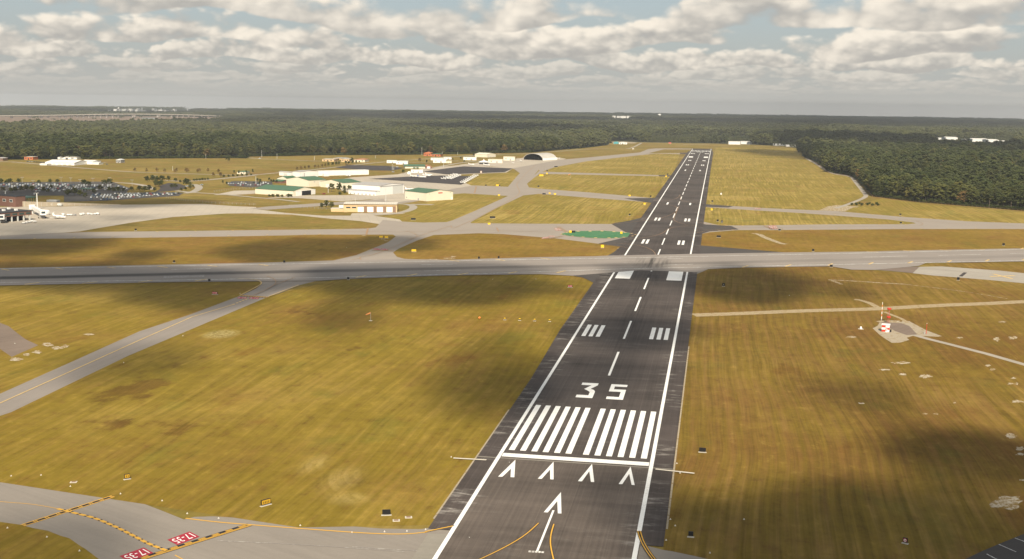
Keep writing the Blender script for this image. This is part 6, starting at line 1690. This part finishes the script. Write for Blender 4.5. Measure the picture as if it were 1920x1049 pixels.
for x, yb, yt, lab in ((324, 320.6, 311.8, 'pale pole on the meadow road'), (386, 297.4, 289, 'tall pole before the left wood'), (491, 295.5, 282, 'tallest pole before the middle wood'), (519.5, 298, 288, 'pole on the lawn before the middle wood'), (589.5, 301, 293, 'pale pole left of the tan offices'), (480, 346.5, 331, 'flag pole in the small car park'), (791, 291.5, 276.5, 'tall mast at the orange brick house'), (735.5, 319.5, 308, 'left pale pole by the new car park'), (738.5, 319.5, 310, 'right pale pole by the new car park'), (704, 297, 292, 'pole on the lawn behind the stores'), (831.8, 314, 300, 'lamp post by the new ramp'), (829, 290, 284, 'pale post under the wood right of the brick house'), (858, 291, 285, 'pale post right of the brick houses'), (615.5, 362, 352, 'pale lamp post beside the round trees'), (723.5, 378, 354, 'red and white banded mast before the white hangar')):
    light_pole(x, yb, yt, lab, None, .3, False)
# fences
def fence(P, label, h=2.2, step=4.5, mat=None):
    o = empty('fence', (P[0].x, P[0].y, 0), 0, label, 'fence')
    pm_ = MB(); rl = MB(); b0 = P[0]
    for q, nr in walk(P, step): pm_.tube((q.x - b0.x, q.y - b0.y, 0), (q.x - b0.x, q.y - b0.y, h), .09, n=5)
    for a, b in zip(P, P[1:]):
        for z in (h * .5, h - .05): rl.tube((a.x - b0.x, a.y - b0.y, z), (b.x - b0.x, b.y - b0.y, z), .05, n=4)
    p_ = pm_.build('fence_post', mat or STEEL, o); p_['kind'] = 'stuff'
    r_ = rl.build('fence_rail', mat or STEEL, o); r_['kind'] = 'stuff'
fence(pts((1637, 371), (1720, 381.5), (1919, 398), (2080, 411)), 'dark perimeter fence along the front of the right-hand wood', 2.6, 4.5, BROWNP)
fence(pts((1530, 306), (1556, 326.5), (1598, 331.5), (1618, 350), (1637, 371)), 'perimeter fence along the flank of the right-hand wood', 2.4, 7, BROWNP)
fence(pts((310, 372), (350, 378), (400, 382.5), (480, 386)), 'pale chain fence between meadow and apron')
fence(pts((540, 388.5), (600, 393), (640, 396)), 'pale chain fence left of the fire station')
fence(pts((400, 361), (440, 356.5), (500, 353)), 'pale chain fence below the small car park')
fence(pts((1150, 268.2), (1260, 269.2), (1420, 272.6), (1500, 280)), 'far boundary fence beyond the runway end', 2.4, 16)

# ---------------------------------------------------------------- vehicles
def car_meshes():
    out = {}
    for nm, c in (('white', (.72, .72, .70)), ('silver', (.42, .43, .44)), ('black', (.02, .02, .022)), ('dark blue', (.03, .05, .12)), ('grey', (.16, .165, .17)), ('red', (.30, .02, .02)), ('beige', (.40, .34, .25))):
        mt = plain('car_paint_' + nm.replace(' ', '_'), c, .3, .5, .03)
        m_ = MB()
        for (x0, x1, z0, z1) in ((-.9, .9, .35, .95),): m_.loft([[(x, -2.25, z) for x, z in ((-.8, .4), (.8, .4), (.85, .85), (-.85, .85))], [(x, -2.0, z) for x, z in ((-.9, .3), (.9, .3), (.9, .95), (-.9, .95))], [(x, 2.0, z) for x, z in ((-.9, .3), (.9, .3), (.9, .9), (-.9, .9))], [(x, 2.25, z) for x, z in ((-.8, .4), (.8, .4), (.8, .75), (-.8, .75))]], 0)
        m_.loft([[(x, -1.7, .93) for x in (-.85, .85)] + [(.7, -1.2, 1.42), (-.7, -1.2, 1.42)], [(x, 1.1, .92) for x in (-.85, .85)] + [(.7, .45, 1.42), (-.7, .45, 1.42)]], 1)
        m_.box(-.68, -1.1, 1.42, .68, .4, 1.48, 0)
        for sx in (-.88, .88):
            for sy in (-1.4, 1.4): m_.tube((sx - .1, sy, .33), (sx + .1, sy, .33), .33, n=8, mi=2)
        out[nm] = m_.mesh('car', [mt, GLASS, BLACKP])
    return out
CARS = car_meshes()
names = ['white', 'silver', 'black', 'dark blue', 'grey', 'red', 'beige']; wt = [.34, .20, .14, .10, .12, .05, .05]
spots = []
def row(x0, y0, x1, y1, fill, z, tag_, pitch=3.0):
    a, b = at(x0, y0), at(x1, y1); L = (b - a).length; n = int(L / pitch); d = (b - a).normalized(); ang = math.atan2(d.y, d.x)
    for k in range(n):
        if random.random() < fill:
            q = a.lerp(b, (k + .5) / n); spots.append((q, ang + random.choice((0, math.pi)) + random.uniform(-.03, .03), z, tag_))
for y, x0, x1, f in ((346.6, -20, 130, .85), (348.4, -20, 210, .85), (350.4, -20, 225, .8), (352.6, 0, 235, .75), (354.8, 60, 240, .75), (357.2, 60, 236, .6), (359.6, 66, 200, .55)):
    row(x0, y - .1, x1, y + .1, f, .2, ('upper', round((y - 346.6) / 2.15)))
for y, x0, x1, f in ((364.4, 180, 338, .82), (366.6, 172, 330, .85), (369.0, 170, 300, .85), (371.4, 168, 270, .85), (374.0, 168, 232, .8), (376.2, 168, 210, .6), (365.6, 44, 90, .4)):
    row(x0, y, x1, y - .8, f, .2, ('lower', round((y - 364.4) / 2.35) if x0 > 50 else 6))
for y, x0, x1, f in ((343.4, 428, 505, .55), (345.6, 426, 505, .6), (348.2, 430, 500, .5)):
    row(x0, y, x1, y, f, .2, ('small', round((y - 343.4) / 2.4)))
print('cars', len(spots))
spots.sort(key=lambda s: dist(s[0]))
extra = {n: [] for n in names}
NTH = ('farthest', 'second', 'third', 'fourth', 'fifth', 'sixth', 'nearest')
LAB = {'upper': 'row from the road in the big terminal car park', 'lower': 'row of the lower car park below the dark trees', 'small': 'row of the small car park by the green roofs'}
for i, (q, a, z, tg) in enumerate(spots):
    nm = random.choices(names, wt)[0]
    if i < 285:
        o = link('parked_car', CARS[nm], None, (q.x, q.y, z), a - math.pi / 2 + math.pi / 2)
        tag(o, nm + ' car in the ' + NTH[min(6, tg[1])] + ' ' + LAB[tg[0]], 'car', nm + ' cars, ' + NTH[min(6, tg[1])] + ' ' + LAB[tg[0]])
    else: extra[nm].append((q, a, z))
bm = bmesh.new(); mats_ = []
for nm in names:
    if not extra[nm]: continue
    base = len(mats_); mats_ += [CARS[nm].materials[k] for k in range(3)]
    for q, a, z in extra[nm]:
        n0 = len(bm.faces); nv = len(bm.verts)
        bm.from_mesh(CARS[nm]); bm.verts.ensure_lookup_table(); bm.faces.ensure_lookup_table()
        bmesh.ops.transform(bm, matrix=Matrix.Translation((q.x, q.y, z)) @ Matrix.Rotation(a, 4, 'Z'), verts=bm.verts[nv:])
        for f in bm.faces[n0:]: f.material_index += base
me = bpy.data.meshes.new('parked_cars_far'); bm.to_mesh(me); bm.free()
for m_ in mats_: me.materials.append(m_)
if len(me.vertices):
    o = link('far_parked_cars', me); tag(o, 'mass of parked cars in the farthest rows of the terminal car park', kind='stuff')
for x, y, nm, lab in ((378, 348, 'silver', 'single silver car on the lawn by the loop road'), (607, 365, 'red', 'red car beside the open-doored hangar'), (744.5, 314.3, 'white', 'white car at the rim of the new car park'), (200.5, 309.3, 'grey', 'dark car on the lane right of the white sheds'), (487, 298, 'white', 'white car on the road under the wood'), (351, 350.5, 'white', 'white car under the tree at the loop road'), (650, 310.4, 'black', 'black car on the road above the new car park'), (737, 323.6, 'silver', 'light car on the lane by the pale poles')):
    P = at(x, y); tag(link('parked_car', CARS[nm], None, (P.x, P.y, .17), 1.2), lab, 'car')
for k in range(9):
    P = at(52 + 4.2 * k, 304.2 + .25 * k); tag(link('parked_car', CARS[random.choice(['black', 'grey', 'dark blue', 'silver'])], None, (P.x, P.y, .14), random.uniform(0, .4)), 'dark vehicle parked left of the big white shed', 'car', 'vehicles left of the big white shed')
# apron vehicles
def van(x, y, rz, s, col, label, group=None, nm='service_van'):
    P = at(x, y); o = empty(nm, (P.x, P.y, .1), rz, label, 'van', group)
    MB().box(-1.0 * s, -2.4 * s, .5, 1.0 * s, 1.0 * s, 2.3 * s).build('body', col, o); MB().loft([[(-.95 * s, 1.02 * s, .5), (.95 * s, 1.02 * s, .5), (.95 * s, 1.02 * s, 2.0 * s), (-.95 * s, 1.02 * s, 2.0 * s)], [(-.95 * s, 2.5 * s, .5), (.95 * s, 2.5 * s, .5), (.9 * s, 2.3 * s, 1.1 * s), (-.9 * s, 2.3 * s, 1.1 * s)]]).build('cab', col, o)
    MB().box(-.8 * s, 1.6 * s, 1.35 * s, .8 * s, 1.75 * s, 1.7 * s).build('windscreen', GLASS, o)
    for sx in (-.95, .95):
        for sy in (-1.5, 1.5): MB().tube((sx * s - .12, sy * s, .36), (sx * s + .12, sy * s, .36), .36, n=8).build('wheel', BLACKP, o)
for x, y, lab in ((85, 386, 'white truck left of the grey cargo box'), (94, 386.6, 'white van under the grey cargo box'), (111.5, 386.8, 'white van right of the grey cargo box'), (55, 386, 'dark van by the retaining wall'), (60.5, 386.2, 'grey van by the retaining wall'), (69, 386.6, 'white van at the foot of the floodlight mast')):
    van(x, y, 1.3, 1.15, WHITE if 'white' in lab else STEEL, lab)
P = at(97, 385.6); o = empty('cargo_box', (P.x, P.y, 0), -.05, 'big grey cargo box standing against the retaining wall', 'container')
hh = height_at(97, 385.6, 376.4); MB().box(-5.5, 0, 1.2, 5.5, 6, hh).build('body', STEEL, o); MB().box(-5.7, -.1, hh + .01, 5.7, 6.2, hh + .3).build('roof', PALESTEEL, o)
for sx in (-4.5, 4.5): MB().box(sx - .3, .3, 0, sx + .3, 5.5, 1.19).build('leg', STEEL, o)
for x, y, lab in ((128, 405, 'first baggage cart of the row on the apron'), (133, 405, 'second baggage cart of the row on the apron'), (139.5, 404.8, 'dark tug in the row of carts'), (152, 404.4, 'cart left of the white tug'), (156, 403.6, 'white tug with cab in the row of carts'), (166, 403.6, 'white cart right of the tug'), (172, 403.9, 'low cart in the right half of the row'), (178, 403.4, 'second cart from the right end of the row'), (183, 403.2, 'white cart at the right end of the row'), (118.5, 404.6, 'white stair truck behind the airliner tail'),
                  (44.5, 420.2, 'leftmost cart of the group before the jet bridges'), (50, 419, 'cart in the middle of the group before the jet bridges'), (55, 418.4, 'loaded cart of the group before the jet bridges'), (60, 416.8, 'upper cart of the group before the jet bridges'), (65, 417.6, 'rightmost cart of the group before the jet bridges')):
    P = at(x, y); o = empty('baggage_cart', (P.x, P.y, .1), random.uniform(1.2, 1.7), lab, 'cart', 'carts and tugs on the apron')
    k = 1.25 if 'white' in lab else .85
    MB().box(-.9, -1.6, .45, .9, 1.6, .7).build('deck', STEEL, o); MB().box(-.85, -1.5, .71, .85, .9, .7 + k).build('load', WHITE if 'dark' not in lab else STEEL, o)
    for sx in (-.8, .8):
        for sy in (-1.2, 1.2): MB().tube((sx - .08, sy, .25), (sx + .08, sy, .25), .25, n=8).build('wheel', BLACKP, o)
# ---------------------------------------------------------------- aircraft
def wing(m_, root, tip, c0, c1, th, mi=0):
    """thin tapered wing between two points (leading edges), chord along -y"""
    (x0, y0, z0), (x1, y1, z1) = root, tip
    m_.loft([[(x0, y0, z0), (x0, y0 - c0 * .3, z0 + th), (x0, y0 - c0, z0), (x0, y0 - c0 * .3, z0 - th * .5)], [(x1, y1, z1), (x1, y1 - c1 * .3, z1 + th * .6), (x1, y1 - c1, z1), (x1, y1 - c1 * .3, z1 - th * .3)]], mi)
def jet(x, y, rz, s, label, group=None, tailcol=None, belly=None, high=True):
    P = at(x, y); o = empty('parked_jet', (P.x, P.y, .16), rz, label, 'aircraft', group)
    R = 1.05 * s; L = 8.0 * s; zc = 1.9 * s
    MB().body([(L, .05 * s, zc - .25 * s), (L - .7 * s, .5 * s, zc - .15 * s), (L - 2 * s, R * .9, zc), (L - 4 * s, R, zc), (-L * .35, R, zc), (-L * .75, R * .6, zc + .25 * s), (-L, .15 * s, zc + .5 * s)], 12).build('fuselage', WHITE, o, smoothf=True)
    if belly: MB().body([(L - 1 * s, .3 * s, zc - .55 * s), (L - 3 * s, R * .72, zc - .42 * s), (-L * .4, R * .72, zc - .42 * s), (-L * .7, .3 * s, zc - .1 * s)], 10).build('belly_stripe', belly, o)
    for sg in (-1, 1):
        w_ = MB(); wing(w_, (sg * .6 * s, .9 * s, zc - .7 * s), (sg * 8.2 * s, -1.6 * s, zc - .35 * s), 2.9 * s, 1.0 * s, .14 * s); w_.build('wing', WHITE, o)
        h_ = MB(); zt = zc + (3.1 * s if high else .6 * s); wing(h_, (sg * .05, -L * .90, zt), (sg * 3.0 * s, -L * .98, zt + .05), 1.5 * s, .7 * s, .08 * s); h_.build('tailplane', WHITE, o)
        e = MB().body([(-2.2 * s, .36 * s, zc + .45 * s), (-2.6 * s, .5 * s, zc + .45 * s), (-4.2 * s, .46 * s, zc + .45 * s), (-4.9 * s, .28 * s, zc + .45 * s)], 10).build('engine', WHITE, o); e.location.x = sg * 1.55 * s
        MB().tube((sg * 1.3 * s, -.5 * s, 0.05), (sg * 1.3 * s, -.5 * s, zc - .7 * s), .1 * s).build('main_gear', BLACKP, o)
        MB().box(sg * R * .93 - .04, -L * .25, zc + .12 * s, sg * R * .93 + .04, L * .45, zc + .42 * s).build('window_band', GLASS, o)
    f_ = MB(); f_.loft([[(-.1 * s, -L * .62, zc + .6 * s), (.1 * s, -L * .62, zc + .6 * s), (.1 * s, -L * .98, zc + .6 * s), (-.1 * s, -L * .98, zc + .6 * s)], [(-.06 * s, -L * .88, zc + 3.1 * s), (.06 * s, -L * .88, zc + 3.1 * s), (.06 * s, -L * 1.08, zc + 3.1 * s), (-.06 * s, -L * 1.08, zc + 3.1 * s)]]); f_.build('fin', tailcol or WHITE, o)
    MB().box(-.55 * s, L - 1.75 * s, zc + .35 * s, .55 * s, L - 1.3 * s, zc + .62 * s).build('windscreen', GLASS, o)
    MB().tube((0, L * .7, .05), (0, L * .7, zc - .8 * s), .1 * s).build('nose_gear', BLACKP, o)
    return o
jet(776, 333.2, -2.05, .92, 'white business jet at the left of the ramp group, long pale fuselage')
jet(791, 334.4, -1.85, .92, 'white jet with blue tail and blue belly on the dark ramp', tailcol=BLUEP, belly=BLUEP)
jet(800, 331.8, -1.95, .9, 'white jet tucked behind the blue-tailed one'); jet(804, 330.0, -2.0, .85, 'rearmost white jet of the ramp group')
jet(884, 310.6, -2.0, .78, 'white jet left of the peaked tent'); jet(912.5, 311.6, -2.0, .86, 'white jet right in front of the peaked tent'); jet(962, 306.8, -2.4, .5, 'tiny white jet on the far ramp before the arched hangar')
jet(977, 304, -2.7, .85, 'white jet with dark gear beside the arched hangar mouth'); jet(1046, 298.4, 1.2, .55, 'small white jet right of the arched hangar')
jet(770, 358.0, -1.2, .9, 'white aircraft half hidden behind the corner hangar')
jet(111, 410.8, -1.9, 1.05, 'white airliner with dark cockpit on the apron by the jet bridge')
def prop(x, y, rz, label, group, s=1.0):
    P = at(x, y); o = empty('light_aircraft', (P.x, P.y, .16), rz, label, 'aircraft', group)
    MB().body([(3.4 * s, .15, 1.25), (3.1 * s, .5, 1.25), (1.4 * s, .68, 1.35), (-.6 * s, .62, 1.45), (-4.2 * s, .16, 1.5)], 8).build('fuselage', WHITE, o)
    m_ = MB(); wing(m_, (-5.4 * s, 1.2, 1.95), (0, 1.3, 2.02), 1.5, 1.7, .12); wing(m_, (0, 1.3, 2.02), (5.4 * s, 1.2, 1.95), 1.7, 1.5, .12); m_.build('wing', WHITE, o)
    MB().box(-.6, -.9, 1.60, .6, 1.2, 1.90).build('cabin_glass', GLASS, o)
    m_ = MB(); wing(m_, (-1.9 * s, -3.5 * s, 1.6), (1.9 * s, -3.5 * s, 1.6), .9, .9, .06); m_.build('tailplane', WHITE, o)
    MB().loft([[(-.05, -3.3 * s, 1.6), (.05, -3.3 * s, 1.6), (.05, -4.4 * s, 1.6), (-.05, -4.4 * s, 1.6)], [(-.04, -4.0 * s, 2.9), (.04, -4.0 * s, 2.9), (.04, -4.6 * s, 2.9), (-.04, -4.6 * s, 2.9)]]).build('fin', WHITE, o)
    MB().box(-.9, 3.42 * s, 1.17, .9, 3.46 * s, 1.33).build('propeller', BLACKP, o)
    for sx, sy in ((-1.1, .3), (1.1, .3), (0, 2.6)): MB().tube((sx - .08, sy, .3), (sx + .08, sy, .3), .3, n=8).build('wheel', BLACKP, o)
    return o
p0 = prop(832.5, 337.6, -1.7, 'white light aircraft at the front left of the double row', 'light aircraft in the double row')
def pcopy(x, y, lab, grp):
    P = at(x, y); copy_tree(p0, (P.x, P.y, .16), -1.7 + random.uniform(-.05, .05), lab, grp)
for k in range(1, 6): pcopy(832.5 + 4.4 * k, 337.6 - 1.75 * k, 'white light aircraft in the left line of the double row', 'light aircraft in the double row')
for k in range(6): pcopy(843.5 + 3.4 * k, 337.4 - 1.35 * k, 'white light aircraft in the right line of the double row', 'light aircraft in the double row')
for k in range(9): pcopy(868.5 + 3.1 * k, 344.8 - 1.75 * k, 'white light aircraft in the single slanting row at the ramp edge', 'light aircraft in the single row')
P = at(653.5, 331.6); pcopy(653.5, 331.6, 'pale light aircraft alone on the fuel road', 'light aircraft on the fuel road')

# ---------------------------------------------------------------- clouds that shade the field (real clouds in the sun's path, high above)
def cloud_mat(dens):
    m = bpy.data.materials.new('cloud_vapour'); m.use_nodes = True
    t = NT(m.node_tree)
    p = t.n('ShaderNodeTexCoord').outputs['Object']
    x, y, z = t.sep(p)
    r = t.m('SQRT', t.add(t.mul(x, x), t.mul(y, y)))
    g = t.n('ShaderNodeNewGeometry').outputs['Position']
    n = t.noise(g, 0.010, 6.0, 0.60)
    k = t.sub(t.add(1.0, t.mul(t.sub(n, 0.5), 2.3)), r)
    a = t.mul(t.ss(k, 0.05, 0.62), dens)
    d = t.n('ShaderNodeBsdfDiffuse', {'Color': (0.85, 0.85, 0.85, 1)})
    tr = t.n('ShaderNodeBsdfTransparent')
    mx = t.n('ShaderNodeMixShader', {0: a, 1: tr.outputs[0], 2: d.outputs[0]})
    t.n('ShaderNodeOutputMaterial', {'Surface': mx.outputs[0]})
    return m
CM = {d: cloud_mat(d) for d in (0.35, 0.55, 0.72, 0.85)}
def cloud_mesh(seed):
    bm = bmesh.new(); bmesh.ops.create_icosphere(bm, subdivisions=3, radius=1.0)
    for v in bm.verts:
        n = mnoise.fractal((v.co.x * 1.6 + seed * 9.1, v.co.y * 1.6, v.co.z * 1.6 + seed), .7, 2.0, 4)
        k = 1 + .22 * n
        v.co.x *= k; v.co.y *= k; v.co.z *= k * (1.0 if v.co.z > 0 else .45)
    me = bpy.data.meshes.new('cloud'); bm.to_mesh(me); bm.free()
    return me
CME = [cloud_mesh(k) for k in range(5)]
def cloud(x0, y0, x1, y1, dens=0.55):
    xm, ym = (x0 + x1) / 2, (y0 + y1) / 2
    c = at(xm, ym)
    vx = (at(x1, ym) - at(x0, ym)) / 2; vy = (at(xm, y0) - at(xm, y1)) / 2
    c = (at(xm, y0) + at(xm, y1)) / 2
    CH = 1150.0 if ym > 262 else 2300.0
    off = SUN_XY * (CH / math.tan(SUN_EL))
    me = CME[len([o for o in bpy.data.objects if o.name.startswith('cloud')]) % 5].copy()
    me.materials.clear(); me.materials.append(CM[dens])
    o = link('cloud', me); o['kind'] = 'structure'
    tz = min(60.0, .35 * min(vx.length, vy.length))
    o.matrix_world = Matrix(((vx.x * 1.3, vy.x * 1.3, 0, c.x + off.x), (vx.y * 1.3, vy.y * 1.3, 0, c.y + off.y), (0, 0, tz, CH), (0, 0, 0, 1)))
for a in (
    (-160, 440, 230, 490, .72), (170, 462, 330, 506, .55), (400, 450, 690, 490, .55), (670, 444, 820, 472, .55),
    (-220, 494, 540, 560, .72), (200, 520, 520, 596, .55), (560, 498, 1130, 562, .72), (1110, 500, 1300, 530, .55),
    (1060, 590, 1330, 656, .55), (960, 668, 1250, 740, .35), (800, 640, 1050, 830, .35), (860, 690, 1040, 760, .35), (1300, 500, 1530, 570, .72),
    (1530, 530, 1660, 566, .35), (1500, 705, 1720, 780, .35), (1660, 815, 1990, 915, .72), (1400, 930, 2250, 1200, .85), (1200, 960, 1600, 1180, .72),
    (1090, 880, 1290, 980, .35), (-260, 985, 200, 1140, .35), (560, 560, 720, 640, .35), (120, 640, 420, 720, .35),
    (-120, 352, 250, 382, .55), (100, 374, 380, 389, .55), (-60, 416, 240, 440, .35), (140, 402, 330, 416, .35),
    (770, 241, 1110, 258.5, .85), (1470, 260, 1830, 298, .85), (1400, 280, 1530, 298, .55), (300, 232, 620, 240, .55), (1100, 238, 1500, 250, .35),
    (960, 226.5, 1290, 232.5, .85), (1230, 228, 1640, 241, .85), (1580, 231, 2000, 243, .85), (60, 211, 330, 216.5, .85), (480, 213, 1000, 218, .72), (980, 214.5, 1200, 218, .55), (540, 219, 980, 230, .85), (1300, 221, 1920, 229, .72), (-200, 206, 500, 210, .55), (430, 227, 640, 236, .55)):
    cloud(*a)

# ---------------------------------------------------------------- the air
hm = bpy.data.materials.new('haze_air'); hm.use_nodes = True
t = NT(hm.node_tree)
v = t.n('ShaderNodeVolumePrincipled', {'Color': (0.78, 0.825, 0.87, 1), 'Density': 4.6e-5, 'Anisotropy': 0.0})
t.n('ShaderNodeOutputMaterial', {'Volume': v.outputs[0]})
HB = MB().box(CX - 15500, CY - 15500, -1.0, CX + 15500, CY + 15500, 150.0)
hz_ = HB.build('haze', hm); hz_['kind'] = 'stuff'; hz_['label'] = 'thin bluish haze over the whole plain'
